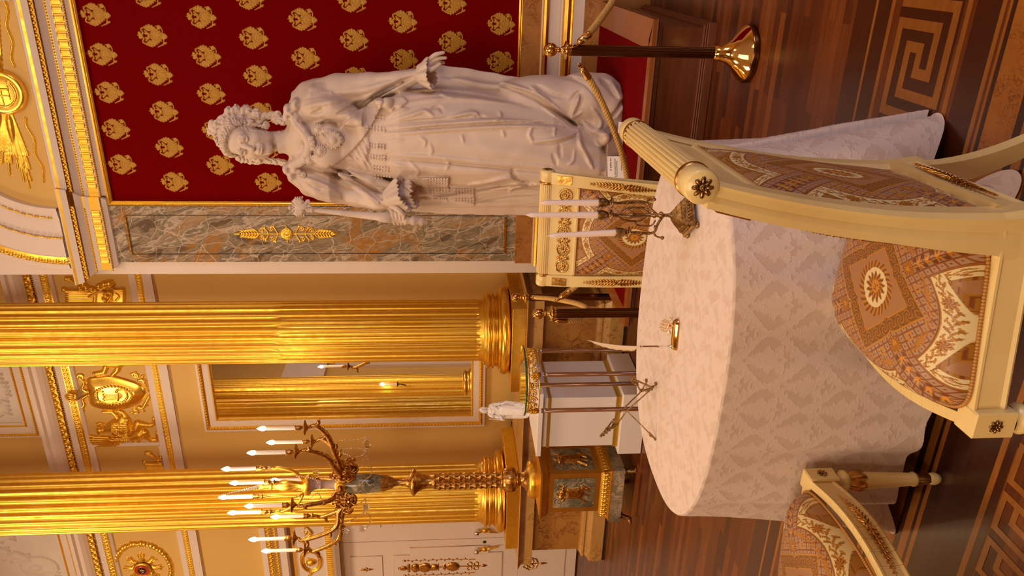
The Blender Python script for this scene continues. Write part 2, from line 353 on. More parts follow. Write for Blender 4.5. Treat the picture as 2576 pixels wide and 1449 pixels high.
class HF:
    """carved relief: a height field over a rectangle, raised only where something is drawn"""
    def __init__(s, x0, x1, z0, z1, res):
        s.x = np.arange(x0, x1+res, res); s.z = np.arange(z0, z1+res, res); s.h = np.zeros((len(s.x), len(s.z))); s.res = res
    def _w(s, x0, x1, z0, z1):
        i0, i1 = np.searchsorted(s.x, [x0, x1]); j0, j1 = np.searchsorted(s.z, [z0, z1])
        return slice(max(i0-1, 0), i1+1), slice(max(j0-1, 0), j1+1)
    def _put(s, w, h, mode='max'):
        if mode == 'max': s.h[w] = np.maximum(s.h[w], h)
        elif mode == 'add': s.h[w] = s.h[w]+h
        else: s.h[w] = np.where(s.h[w] > 0, np.maximum(s.h[w]-h, 1e-4), 0)
    def stroke(s, pts, r, hs=1., mode='max', base=0.):
        P = np.array(pts, float); r = np.ones(len(P))*r if np.isscalar(r) else np.interp(np.linspace(0, 1, len(P)), np.linspace(0, 1, len(r)), r)
        for i in range(len(P)-1):
            a, b = P[i], P[i+1]; rm = max(r[i], r[i+1])
            w = s._w(min(a[0], b[0])-rm, max(a[0], b[0])+rm, min(a[1], b[1])-rm, max(a[1], b[1])+rm)
            X, Z = np.meshgrid(s.x[w[0]], s.z[w[1]], indexing='ij')
            if X.size == 0: continue
            d = b-a; t = np.clip(((X-a[0])*d[0]+(Z-a[1])*d[1])/(d@d+1e-12), 0, 1); rr = r[i]+(r[i+1]-r[i])*t
            dd = (X-a[0]-t*d[0])**2+(Z-a[1]-t*d[1])**2
            h = np.sqrt(np.maximum(rr*rr-dd, 0))*hs; s._put(w, np.where(h > 0, h+base, 0), mode)
        return s
    def blob(s, cx, cz, rx, rz=None, h=None, rot=0., mode='max', base=0., flat=1.):
        rz = rz or rx; h = h or min(rx, rz); R = max(rx, rz); w = s._w(cx-R, cx+R, cz-R, cz+R)
        X, Z = np.meshgrid(s.x[w[0]]-cx, s.z[w[1]]-cz, indexing='ij'); c, q = math.cos(math.radians(rot)), math.sin(math.radians(rot))
        u = (X*c+Z*q)/rx; v = (-X*q+Z*c)/rz; d = u*u+v*v
        hh = np.where(d < 1, np.sqrt(np.maximum(1-d, 0))**flat*h+base, 0); s._put(w, hh, mode); return s
    def leaf(s, x, z, ang, L, wd, h=None, mode='max'):
        a = math.radians(ang); t = np.linspace(0, 1, 6)
        return s.stroke(np.stack([x+L*t*math.cos(a), z+L*t*math.sin(a)], 1), [wd*.35, wd, wd*.85, wd*.5, wd*.1], hs=(h or wd)/wd, mode=mode)
    def ring(s, cx, cz, r, w, rz=None, mode='max', hs=1., n=40): return s.stroke(arc(cx, cz, r, 0, 360, n, rz), w, hs, mode)
    def poly(s, pts, h, edge=.01, mode='max'):
        P = np.array(pts, float); w = s._w(P[:, 0].min(), P[:, 0].max(), P[:, 1].min(), P[:, 1].max())
        X, Z = np.meshgrid(s.x[w[0]], s.z[w[1]], indexing='ij'); ins = np.zeros(X.shape, bool); dm = np.full(X.shape, 9.)
        for i in range(len(P)):
            a, b = P[i], P[(i+1) % len(P)]
            if a[1] != b[1]: ins ^= ((a[1] > Z) != (b[1] > Z)) & (X < (b[0]-a[0])*(Z-a[1])/(b[1]-a[1])+a[0])
            d = b-a; t = np.clip(((X-a[0])*d[0]+(Z-a[1])*d[1])/(d@d+1e-12), 0, 1); dm = np.minimum(dm, np.hypot(X-a[0]-t*d[0], Z-a[1]-t*d[1]))
        s._put(w, np.where(ins, h*np.minimum(dm/edge, 1)**.5, 0), mode); return s
    def mir(s, f):
        f(1); f(-1); return s
    def emit(s, mb, O, U, V, Nn, mat=0, bias=.002, lift=0.):
        O, U, V, Nn = (np.array(q, float) for q in (O, U, V, Nn))
        on = s.h > 0; cell = on[:-1, :-1] | on[1:, :-1] | on[1:, 1:] | on[:-1, 1:]
        used = np.zeros_like(on); used[:-1, :-1] |= cell; used[1:, :-1] |= cell; used[1:, 1:] |= cell; used[:-1, 1:] |= cell
        idx = -np.ones(on.shape, int); idx[used] = np.arange(used.sum()); i, j = np.nonzero(used)
        P = O+s.x[i][:, None]*U+s.z[j][:, None]*V+(np.where(on, s.h, -bias)[used]+lift)[:, None]*Nn
        q = np.stack([idx[:-1, :-1], idx[1:, :-1], idx[1:, 1:], idx[:-1, 1:]], -1)[cell]
        if np.dot(np.cross(U, V), Nn) < 0: q = q[:, ::-1]
        return mb.add(P, q, mat, True)
XA, YA, ZA = np.eye(3)
def frame_rect(mb, x0, x1, z0, z1, y, prof, mat=0):
    """picture-frame moulding on a wall facing -Y; prof = [(inset outward from the rect, projection)]"""
    rings = []
    for o_, p in prof: rings.append([(x0-o_, y-p, z0-o_), (x1+o_, y-p, z0-o_), (x1+o_, y-p, z1+o_), (x0-o_, y-p, z1+o_)])
    return mb.grid(np.array(rings), mat, False, cv=True, flip=True)
# ============================================================ the hall
YR, YL = 6.4, 7.2          # plane of the silk-hung wall section, plane of the wall behind the columns
XE = -2.67                 # left edge of the projecting section
# floor: planks, then inlaid border bands running along the wall
m = MB()
m.box((-9.6, 3.07, -.1), (6, 7.4, 0), 0); m.box((-9.6, 1.74+.22, -.1), (6, 3.07, 0), 5); m.box((-9.6, -8, -.1), (6, 1.96, 0), 5)
E_ = .0006
def band(y0, y1, k, x0=-9.6, x1=6., lift=1): m.add([(x0, y0, E_*lift), (x1, y0, E_*lift), (x1, y1, E_*lift), (x0, y1, E_*lift)], [(0, 1, 2, 3)], k, False)
for y0, y1, k in ((2.935, 3.07, 2), (2.931, 2.935, 4), (2.915, 2.931, 1), (2.822, 2.915, 2), (2.80, 2.822, 1), (2.757, 2.80, 3), (2.408, 2.757, 2), (2.369, 2.392, 1),
                  (2.348, 2.369, 3), (2.254, 2.348, 2), (2.237, 2.254, 4), (2.218, 2.237, 1), (2.205, 2.218, 3), (2.193, 2.205, 1), (2.174, 2.193, 4),
                  (2.05, 2.174, 6), (2.02, 2.05, 4), (1.985, 2.02, 1), (1.97, 1.985, 4), (1.95, 1.97, 1), (1.735, 1.95, 4), (1.712, 1.735, 1), (1.68, 1.712, 2)):
    band(y0, y1, k)
def stroke_floor(P, w, k, lift=2):
    P = np.array(P, float)
    for a, b in zip(P[:-1], P[1:]):
        dr = np.sign(b-a); a2, b2 = a+dr*w/2, b+dr*w/2; pr = np.abs(dr[::-1])*w/2
        lo, hi = np.minimum(a2, b2)-pr, np.maximum(a2, b2)+pr
        m.add([(lo[0], lo[1], E_*lift), (hi[0], lo[1], E_*lift), (hi[0], hi[1], E_*lift), (lo[0], hi[1], E_*lift)], [(0, 1, 2, 3)], k, False)
for i in range(-7, 22):
    s_ = -i*.37+.37
    stroke_floor([(x+s_, y) for x, y in ((-.12, 2.735), (-.12, 2.436), (-.42, 2.436), (-.42, 2.657), (-.262, 2.657), (-.262, 2.585), (-.343, 2.585), (-.343, 2.51), (-.19, 2.51), (-.19, 2.735), (-.49, 2.735))], .035, 1, 2+.02*(i % 2))
for i in range(-4, 26):
    s_ = -i*.165
    stroke_floor([(x+s_-.9, y) for x, y in ((0, 1.664), (-.115, 1.664), (-.115, 1.50), (-.06, 1.50), (-.06, 1.61), (-.0, 1.61), (0, 1.45), (-.165, 1.45), (-.165, 1.664))], .021, 1, 2+.02*(i % 2))
m.box((-9.6, -8, -.12), (6, 7.4, -.1), 4)
struct('floor', m, [planks, inlay_l, inlay_d, inlay_m, wood_x, planks, burl])

# walls, ceiling
m = MB(); m.box((XE, YR, 0), (6.2, 7.6, 8), 0)
struct('wall_back', m, [stucco])
m = MB(); m.box((-5.72, YL, 0), (XE, 7.6, 8), 0); struct('wall_behind_columns', m, [beige])
m = MB(); m.box((-7.62, YL, 2.93), (-5.72, 7.6, 8), 0); struct('wall_over_door', m, [beige])
m = MB(); m.box((-9.8, YL, 0), (-7.62, 7.6, 8), 0); struct('wall_beside_door', m, [beige])
m = MB(); m.box((-9.8, -8.2, 0), (-9.6, 7.4, 8), 0); 
for y in (-6, -3, 0, 3): m.box((-9.6, y-.45, 1), (-9.52, y+.45, 4.4), 1)
m.box((-9.6, -8, 4.6), (-9.5, 7.2, 5.6), 1)
struct('wall_left', m, [beige, stucco])
m = MB(); m.box((-9.8, -8.4, 0), (6.2, -8.2+.2, 8), 0); m.box((-9.6, -8, 4.6), (6, -7.9, 4.75), 2); m.box((-9.6, -8, 5.4), (6, -7.85, 5.6), 1)
for x in (-8, -5.5, -3, -.5, 2, 4.5): m.box((x-.4, -8, 1), (x+.4, -7.9, 4.3), 1)
struct('wall_front', m, [beige, stucco, gold])
m = MB(); m.box((6, -8.2, 0), (6.2, 7.4, 8), 0)
for y in (-5, -2, 1.2): m.box((5.95, y-.9, .9), (6.0, y+.9, 3.8), 1)
struct('wall_right', m, [beige, white_p])
m = MB(); m.box((-9.8, -8.2, 8), (6.2, 7.6, 8.2), 0)
struct('ceiling', m, [stucco])

# ---- mouldings: profile [(projection, z, material of the face below)] swept along a wall facing -Y
def cornice(mb, x0, x1, yw, prof, left=True, right=False, lx=1.):
    """runs from x0 to x1 on the plane yw; the ends return to the wall (mitred)"""
    for (p0, z0, k), (p1, z1, _) in zip(prof[:-1], prof[1:]):
        a0, a1 = (x0-p0*lx, x0-p1*lx) if left else (x0, x0); b0, b1 = (x1+p0*lx, x1+p1*lx) if right else (x1, x1)
        mb.add([(a0, yw-p0, z0), (b0, yw-p0, z0), (b1, yw-p1, z1), (a1, yw-p1, z1)], [(0, 3, 2, 1)], k, False)
        if left: mb.add([(a0, yw-p0, z0), (a1, yw-p1, z1), (a1, yw+.01, z1), (a0, yw+.01, z0)], [(0, 1, 2, 3)][::-1], k, False)
        if right: mb.add([(b0, yw-p0, z0), (b1, yw-p1, z1), (b1, yw+.01, z1), (b0, yw+.01, z0)], [(0, 3, 2, 1)], k, False)
_bt = MB().ball((0, 0, 0), 1, n=8, m=5); BV = _bt.v[0]; BF = _bt.f[0][0]
def beads(mb, P, r, mat=0): mb.rep(BV*np.array(r), BF, P, mat)

# ornament strips as carved relief tiles
def egg_dart(w, h):
    t = HF(-w/2, w/2, -h/2, h/2, min(w, h)/13)
    t.stroke(arc(0, .05*h, .40*w, 200, 340, 12, .48*h), .07*w, 1.0); t.stroke(arc(0, .05*h, .40*w, -20, 200, 4, .2*h)[:1], .01)
    t.blob(0, .05*h, .26*w, .40*h, .30*w); t.leaf(-w/2, .45*h, -90, .85*h, .08*w); t.leaf(w/2, .45*h, -90, .85*h, .08*w); return t
def flute_tile(w, h):
    t = HF(-w/2, w/2, -h/2, h/2, min(w/12, h/12)); t.stroke([(-w*.33, .40*h), (-w*.33, -.46*h)], .09*w); t.stroke([(w*.33, .40*h), (w*.33, -.46*h)], .09*w)
    t.stroke(arc(0, .26*h, .33*w, 0, 180, 8, .2*h), .08*w); t.stroke([(0, .30*h), (0, -.46*h)], .24*w, .6); return t
def leaf_tile(w, h):
    t = HF(-w/2, w/2, -h/2, h/2, min(w/14, h/12)); t.leaf(0, .48*h, -90, .95*h, .2*w, .13*w)
    for s_ in (-1, 1):
        t.leaf(0, .2*h, -90+s_*38, .55*h, .10*w); t.leaf(0, -.05*h, -90+s_*45, .45*h, .09*w); t.leaf(s_*.06*w, .42*h, -90+s_*55, .45*h, .09*w)
        t.stroke([(s_*.48*w, .48*h), (s_*.44*w, -.1*h), (s_*.25*w, -.48*h)], .055*w)
    return t
def tile_strip(mb, tile, x0, x1, z, y, pitch, mat=0, Uv=XA, Vv=ZA, Nn=(0, -1, 0)):
    n = max(1, int(round(abs(x1-x0)/pitch))); t = MB(); tile.emit(t, (0, 0, 0), Uv, Vv, Nn)
    xs = x0+(np.arange(n)+.5)*(x1-x0)/n
    mb.rep(np.vstack(t.v), t.f[0][0], np.stack([xs, np.full(n, y), np.full(n, z)], 1), mat)

# ---- entablature over the crimson panel (X from the pilaster's edge to the right wall)
m = MB()
prof = [(.0, 4.80, 0), (.15, 4.745, 0), (.15, 4.737, 1), (.145, 4.716, 0), (.13, 4.671, 2), (.10, 4.637, 0), (.06, 4.594, 1), (.06, 4.577, 0), (.05, 4.548, 1), (.05, 4.472, 0), (.05, 4.462, 1), (.04, 4.452, 0), (.02, 4.42, 0), (.0, 4.418, 0)]
cornice(m, -2.545, -2.0, YR-.03, prof, True, True); cornice(m, -1.95, 6.0, YR, prof, False, False)
for x0, x1, y in ((-2.60, -2.03, YR-.03), (-1.95, 3.0, YR)):
    tile_strip(m, egg_dart(.045, .036), x0-.05, x1+.02, 4.654, y-.122, .045, 1)
    tile_strip(m, flute_tile(.062, .074), x0+.06, x1-.03, 4.51, y-.05, .062, 1)
    beads(m, [(x, y-.062, 4.586) for x in np.arange(x0, x1, .022)], (.009, .008, .007), 1)
    beads(m, [(x, y-.052, 4.457) for x in np.arange(x0, x1, .02)], (.008, .008, .008), 1)
struct('trim_1', m, [stucco, gold, gold_d])

# ---- lunette above the entablature: coloured field, arch bands
cx_, cz_ = -1.25, 4.834
m = MB(); a = np.radians(np.linspace(0, 180, 49)); y = YR-.002
disc = [(cx_, y, cz_)]+[(cx_+.85*math.cos(t), y, cz_+.85*math.sin(t)) for t in a]
m.add(disc, [(0, i+2, i+1) for i in range(48)], 1, False)
def archband(r0, r1, p0, p1, k, ks=0):
    for (ra, pa), (rb, pb), kk in (((r0, 0), (r0, p0), ks), ((r0, p0), (r1, p1), k), ((r1, p1), (r1, 0), ks)):
        G = np.array([[(cx_+r*math.cos(t), YR-p, cz_+r*math.sin(t)) for t in a] for r, p in ((ra, pa), (rb, pb))]); m.grid(G, kk, False)
archband(.81, .90, .05, .035, 0); archband(.90, 1.07, .03, .03, 0); archband(1.07, 1.24, .045, .045, 0); archband(1.24, 1.31, .05, .03, 2); archband(1.31, 1.36, .035, .02, 0)
for R, pr in ((.895, .045), (1.068, .05)):
    n = int(pi*R/.02)
    P = [(cx_+R*math.cos(t), YR-pr, cz_+R*math.sin(t)) for t in np.linspace(0, pi, n)]
    beads(m, [p for i, p in enumerate(P) if i % 5 < 2], (.010, .010, .010), 2)
    for i in range(2, n-3, 5): m.tube(P[i:i+3], .0075, 6, 2)
lt = MB(); leaf_tile(.068, .07).emit(lt, (0, 0, 0), XA, ZA, (0, -1, 0)); LV, LF = np.vstack(lt.v), lt.f[0][0]
for t in np.linspace(.01, pi-.01, 59):
    c, s_ = math.cos(t), math.sin(t); V = LV.copy(); x, z = V[:, 0].copy(), V[:, 2].copy(); V[:, 0] = cx_+1.275*c+x*s_+z*c; V[:, 2] = cz_+1.275*s_-x*c+z*s_; V[:, 1] += YR-.04
    m.add(V, LF, 2)
struct('trim_2', m, [stucco, beige, gold])

# ---- sunburst relief with monogram
t0 = thing('sunburst_relief', 'gilded sunburst with a round monogram disc above the red wall panel', 'relief', (-1.12, YR, 5.045))
h = HF(-1.9, -.05, 4.84, 5.8, .006); rr = np.random.RandomState(3)
for k in range(40):
    a_ = -6+192*k/39+rr.uniform(-1, 1); L_ = (.60 if k % 2 else .74)*(1+.06*rr.randn()); c, s_ = math.cos(math.radians(a_)), math.sin(math.radians(a_))
    for o_ in (-2.2, 0, 2.2):
        c2, s2 = math.cos(math.radians(a_+o_)), math.sin(math.radians(a_+o_))
        h.stroke([(-1.12+.13*c, 5.045+.13*s_), (-1.12+(L_-.05*abs(o_))*c2, 5.045+(L_-.05*abs(o_))*s2)], [.006, .012, .011], 1.1)
    if k % 4 == 1: h.leaf(-1.12+.16*c, 5.045+.16*s_, a_, .3, .03, .028)
for s_ in (-1, 1):
    q = np.linspace(0, 1, 14); h.stroke(np.stack([-1.12+s_*(.2+q*.52), 4.93-.04*q+.014*np.sin(q*14)], 1), .010, 1.6)
mb = MB(); h.emit(mb, (0, YR-.003, 0), XA, ZA, (0, -1, 0)); mb.build('rays', gold, t0, world=True)
mb = MB(); mb.lathe([(.0, .055), (.13, .055), (.145, .062), (.165, .055), (.172, .03), (.172, 0)], (-1.12, YR, 5.045), 48, ax=(0, -1, 0))
d = HF(-1.3, -.94, 4.87, 5.22, .004)
d.stroke(arc(-1.12, 5.045, .105, 35, 325, 26), .009); d.stroke([(-1.22, 5.045), (-1.10, 5.045)], .006)
for dx in (-.025, .025):
    d.stroke([(-1.115+dx, 4.99), (-1.115+dx, 5.10)], .008)
for dz in (-.055, .055): d.stroke([(-1.165, 5.045+dz), (-1.065, 5.045+dz)], .006)
d.emit(mb, (0, YR-.055, 0), XA, ZA, (0, -1, 0)); mb.build('monogram_disc', gold_s, t0, world=True)

# ---- crimson silk panel with embroidered eagles and its frame
m = MB(); m.box((-1.995, YR-.012, 1.03), (3.2, YR, 4.375), 0)
e = HF(-.09, .09, -.12, .12, .0021); k_ = .0008
def ez(cx, cy): return ((122-cy)*k_, (857-cx)*k_)
Q_ = lambda x, y: ((420-y)*k_*.315, (435-x)*k_*.315)
k_ = .00083*1.0
def Qm(P, s_): return [((420-y)*s_*.000262, (435-x)*.000262) for x, y in P]
for s_ in (1, -1):
    e.poly(Qm([(180, 195), (245, 160), (300, 125), (385, 105), (460, 130), (520, 180), (590, 225), (660, 280), (700, 330), (560, 420), (400, 340), (420, 275), (360, 300), (300, 275), (240, 215)], s_), .003, .006)
    for x, y, x2, y2 in ((260, 180, 235, 150), (330, 150, 300, 118), (400, 150, 378, 95), (480, 170, 462, 125), (540, 210, 540, 170), (600, 250, 612, 222), (220, 195, 178, 190), (650, 300, 680, 270)): e.stroke(Qm([(x, y), (x2, y2)], s_), [.0065, .005, .002])
    for i_ in range(5): e.stroke(Qm([(250+60*i_, 190-8*i_+10*i_), (330+60*i_, 240+18*i_)], s_), .0022, 1.5, base=.002)
    e.stroke(Qm([(350, 400), (300, 350), (255, 300), (235, 270)], s_), [.013, .009, .0045]); e.stroke(Qm([(300, 350), (215, 355)], s_), [.008, .003]); e.stroke(Qm([(290, 350), (240, 385)], s_), [.006, .002])
    e.stroke(crom(Qm([(145, 400), (180, 320), (140, 270), (150, 215), (175, 225)], s_), 4), [.006, .006, .0035]); e.stroke(crom(Qm([(690, 360), (730, 330), (735, 240), (700, 160)], s_), 4), [.0035, .004, .0035])
e.blob(*Q_(540, 420), .049, .045, .004); e.ring(*Q_(540, 420), .030, .0035, .028, hs=2.); e.ring(*Q_(560, 420), .016, .003, .015, hs=2.2)
for a_ in range(0, 360, 24): e.blob(Q_(540, 420)[0]+.038*math.cos(math.radians(a_)), Q_(540, 420)[1]+.036*math.sin(math.radians(a_)), .0055, .0055, .005, base=.002)
e.blob(*Q_(75, 360), .014, .012, .004); e.blob(*Q_(90, 460), .014, .013, .004); e.blob(*Q_(115, 415), .014, .012, .004); e.stroke([Q_(10, 410), Q_(40, 412)], .003)
e.poly([Q_(700, 360), Q_(790, 345), (Q_(840, 390)), Q_(870, 432), Q_(830, 480), Q_(760, 525), Q_(690, 480)], .004, .005); e.stroke([Q_(740, 435), Q_(860, 435)], .0025, base=.003)
e.blob(*Q_(650, 175), .016, .015, .004); e.stroke([Q_(600, 160), Q_(570, 140)], .003); e.stroke([Q_(555, 735), Q_(650, 690), Q_(740, 640), Q_(810, 605)], [.0022, .004, .005]); e.blob(*Q_(760, 625), .009, .010, .004)
te = MB(); e.emit(te, (0, 0, 0), XA, ZA, (0, -1, 0)); EV, EF = np.vstack(te.v), te.f[0][0]
EV[:, 1] *= .5
pos = []
for r_ in range(9):
    z = 4.255-.386*r_-(.01 if 0 < r_ < 3 else 0)
    for c_ in range(-4, 12):
        x = -.53-.29*(c_ if r_ % 2 == 0 else c_+.5)
        if -1.93 < x < 3: pos.append((x, YR-.013, z))
pos = [p for p in pos if p[0] > -1.9 and not (p[0] < -1.75 and False)]
m.rep(EV, EF, pos, 1)
pan = thing('silk_wall_panel', 'crimson silk wall panel with embroidered gold double-headed eagles in a gilt frame', 'wall panel', (-1.0, YR, 1.0))
m.build('silk_field', [red_m, embroid], pan, world=True)
m = MB(); frame_rect(m, -1.995, 3.2, 1.03, 4.375, YR, [(0, .012), (0, .035), (.012, .04), (.022, .026), (.03, .03), (.045, .03), (.05, .0)])
beads(m, [(x, YR-.034, 4.405) for x in np.arange(-2.0, 1.2, .011)], (.0045, .004, .0045)); beads(m, [(x, YR-.034, 1.0) for x in np.arange(-2.0, 1.2, .011)], (.0045, .004, .0045))
beads(m, [(-2.03, YR-.034, z) for z in np.arange(1.0, 4.4, .011)], (.0045, .004, .0045))
m.build('gilt_frame', gold_s, pan, world=True)

# ---- onyx pilaster with gilt ornament
pil = thing('onyx_pilaster', 'flat pilaster of banded brown onyx between the red panel and the cornice end', 'pilaster', (-2.29, YR, 1.0))
m = MB(); m.box((-2.545, YR-.03, 1.0), (-2.035, YR, 4.42), 0)
m.build('onyx_slab', onyx, pil, world=True)
m = MB(); y = YR-.032
for z in (1.095, 4.30):
    m = MB(); m.box((-2.47, y-.012, z-.012), (-2.13, y, z+.012), 0, .004); m.build('gilt_bar', bronze_g, pil, world=True)
m = MB(); m.box((-2.472, y-.002, 1.1), (-2.468, y, 4.3), 0); m.box((-2.122, y-.002, 1.1), (-2.118, y, 4.3), 0); m.build('groove_line', wood_x, pil, world=True)
h = HF(-.16, .16, -.46, .46, .0035)
h.ring(0, 0, .047, .007); h.blob(0, 0, .044, .044, .012); 
for k in range(24):
    a_ = 2*pi*k/24; h.stroke([(.024*math.cos(a_), .024*math.sin(a_)), (.042*math.cos(a_), .042*math.sin(a_))], .0028, 1, base=.010)
h.stroke([(-.006, .012), (.006, .012), (.006, -.01), (-.006, -.01)], .003, base=.01)
for s_ in (-1, 1):
    h.stroke([(0, s_*.05), (0, s_*.40)], [.006, .005, .007, .004]); h.leaf(s_*.05, 0, 90-s_*90, .035, .009); h.stroke([(s_*.05, 0), (s_*.075, 0)], .005)
    for f_ in (-1, 1):
        for z0, w_, z1 in ((.075, .062, .12), (.155, .05, .20)):
            h.stroke(crom([(0, s_*z0), (f_*.03, s_*(z0+.012)), (f_*w_, s_*(z0+.03)), (f_*(w_+.006), s_*z1)], 5), [.005, .008, .005]); h.stroke(spiral(f_*(w_-.018), s_*(z1+.008), .022, .004, 0 if f_ > 0 else 180, 1.4*f_*s_, 26), .0042)
            h.leaf(f_*w_, s_*(z0+.02), 90-f_*90+f_*s_*30, .03, .005)
        for i in range(6): h.stroke(crom([(0, s_*(.235+.024*i)), (f_*.022, s_*(.25+.024*i)), (f_*(.044-.003*i), s_*(.285+.022*i))], 4), [.004, .0075, .004])
    h.blob(0, s_*.405, .012, .02, .012); h.stroke([(0, s_*.42), (0, s_*.445)], [.010, .005]); h.ring(0, s_*.388, .012, .004)
m = MB(); h.emit(m, (-2.285, YR-.031, 2.98), XA, ZA, (0, -1, 0)); m.build('gilt_ornament', gold, pil, world=True)

# ---- dado under the panel
m = MB()
pr = [(.0, 1.005, 0), (.03, 1.0, 0), (.03, .862, 0), (.045, .855, 1), (.045, .846, 2), (.065, .838, 2), (.075, .82, 2), (.065, .80, 2), (.045, .795, 1), (.045, .71, 1), (.04, .70, 1), (.055, .69, 2), (.08, .68, 2), (.10, .655, 2), (.08, .63, 2), (.05, .612, 2), (.055, .605, 1), (.055, .52, 1), (.05, .515, 0), (.05, .0, 0)]
cornice(m, -2.545, 6.0, YR-.03, pr, True, False, .3)
struct('trim_3', m, [marble_p, stucco, gold_s])

# ---- wall behind the columns: frieze and string courses
m = MB()
pr = [(.0, 5.87, 0), (.16, 5.83, 0), (.16, 5.79, 0), (.13, 5.775, 0), (.13, 5.735, 0), (.10, 5.70, 0), (.07, 5.675, 2), (.05, 5.60, 0), (.045, 5.535, 1), (.04, 5.455, 0), (.02, 5.43, 0), (.0, 5.425, 0)]
cornice(m, -9.6, XE, YL, pr, False); tile_strip(m, egg_dart(.085, .075), -8, XE, 5.64, YL-.075, .085, 1); tile_strip(m, leaf_tile(.05, .06), -8, XE, 5.50, YL-.045, .05, 1)
beads(m, [(x, YL-.058, 5.602) for x in np.arange(-8, XE, .022)], (.008, .007, .008), 1)
pr = [(.0, 4.72, 0), (.035, 4.71, 0), (.035, 4.65, 1), (.03, 4.585, 0), (.03, 4.495, 3), (.027, 4.491, 0), (.0, 4.490, 0)]
cornice(m, -9.6, XE, YL, pr, False); tile_strip(m, leaf_tile(.034, .05), -8, XE, 4.618, YL-.035, .034, 1)
m.box((-5.005, YL-.02, 4.71), (-4.965, YL, 5.44), 0); m.box((-5.005, YL-.02, 5.40), (-5.62, YL, 5.44), 0); m.box((-5.62, YL-.02, 4.71), (-5.58, YL, 5.44), 0); m.box((-3.56, YL-.02, 4.71), (-3.52, YL, 5.44), 0)
m.box((-5.58, YL-.02, 4.71), (-5.0, YL, 4.735), 0)
struct('trim_4', m, [stucco, gold, gold_d, inlay_m])

def wl(pts): return [tuple(at(x, y, Y=YL)[[0, 2]]) for x, y in pts]
def w1(x, y): return wl([(x, y)])[0]
def wall_relief(h, t0, name, mat_, y=YL, lift=0):
    mb = MB(); h.emit(mb, (0, y-.001, 0), XA, ZA, (0, -1, 0), lift=lift); return mb.build(name, mat_, t0, world=True)
# griffin facing the crowned cartouche (pixels of the photograph -> wall)
K = 290/1401
def c5(P): return wl([(130+x*K, 900+y*K) for x, y in P])
g = HF(-5.0, -4.35, 4.70, 5.46, .005); S = g.stroke
S(c5([(880, 760), (880, 860), (930, 930), (980, 960)]), [.075, .085, .06, .045], .8)          # chest and belly
S(c5([(800, 800), (700, 850), (640, 880)]), [.07, .05, .035], .9)                              # neck
g.blob(*c5([(600, 870)])[0], .040, .046, .05); S(c5([(575, 830), (565, 800), (600, 790), (640, 810)]), [.016, .020, .012], 1.2); S(c5([(560, 880), (575, 930)]), .014, 1.3); S(c5([(645, 830), (690, 810)]), .012)
S(c5([(820, 740), (780, 690), (740, 655), (680, 655), (625, 655)]), [.032, .026, .020, .020, .016], 1.1)
S(c5([(930, 800), (900, 700), (870, 660), (815, 640)]), [.035, .026, .02, .018], 1.2)
S(c5([(960, 930), (1040, 860), (1060, 800), (1120, 810), (1200, 820), (1245, 800), (1245, 735)]), [.045, .055, .05, .04, .026, .02, .022], .9)
S(c5([(980, 960), (1080, 930), (1130, 900), (1170, 960), (1220, 1000), (1290, 990), (1285, 910)]), [.045, .055, .045, .035, .026, .022, .022], 1.)
S(c5([(960, 940), (1000, 1040), (1060, 1040), (1060, 1000)]), .016); S(crom(c5([(910, 1020), (905, 1070), (950, 1100), (1010, 1100)]), 5), [.009, .009, .022, .014]); S(crom(c5([(920, 1040), (970, 1050), (1050, 1020)]), 5), .010)
wing = [(430, 935), (450, 975), (470, 1010), (510, 1040), (540, 1075), (590, 1085), (650, 1095), (710, 1085), (770, 1070), (820, 1045), (860, 1020)]
roots = [(700, 960), (710, 975), (720, 985), (735, 990), (750, 990), (780, 985), (800, 975), (830, 960), (860, 940), (880, 915), (900, 890)]
for i, (a_, b_2) in enumerate(zip(wing, roots)):
    S(c5([b_2, ((a_[0]+b_2[0])/2, (a_[1]+b_2[1])/2+8), a_]), [.014, .017, .012], 1.25, base=.012)
rg = np.random.RandomState(5)
for x_ in range(760, 960, 26):
    for y_ in range(760, 980, 26):
        q = c5([(x_+rg.uniform(-5, 5), y_+rg.uniform(-5, 5))])[0]; g.blob(q[0], q[1], .009, .015, .012, base=.055, rot=-30)
wall_relief(g, thing('griffin_relief', 'gilded winged griffin relief rearing towards the crowned cartouche', 'relief', (-4.7, YL, 4.9)), 'griffin', gold).name = 'griffin_body'
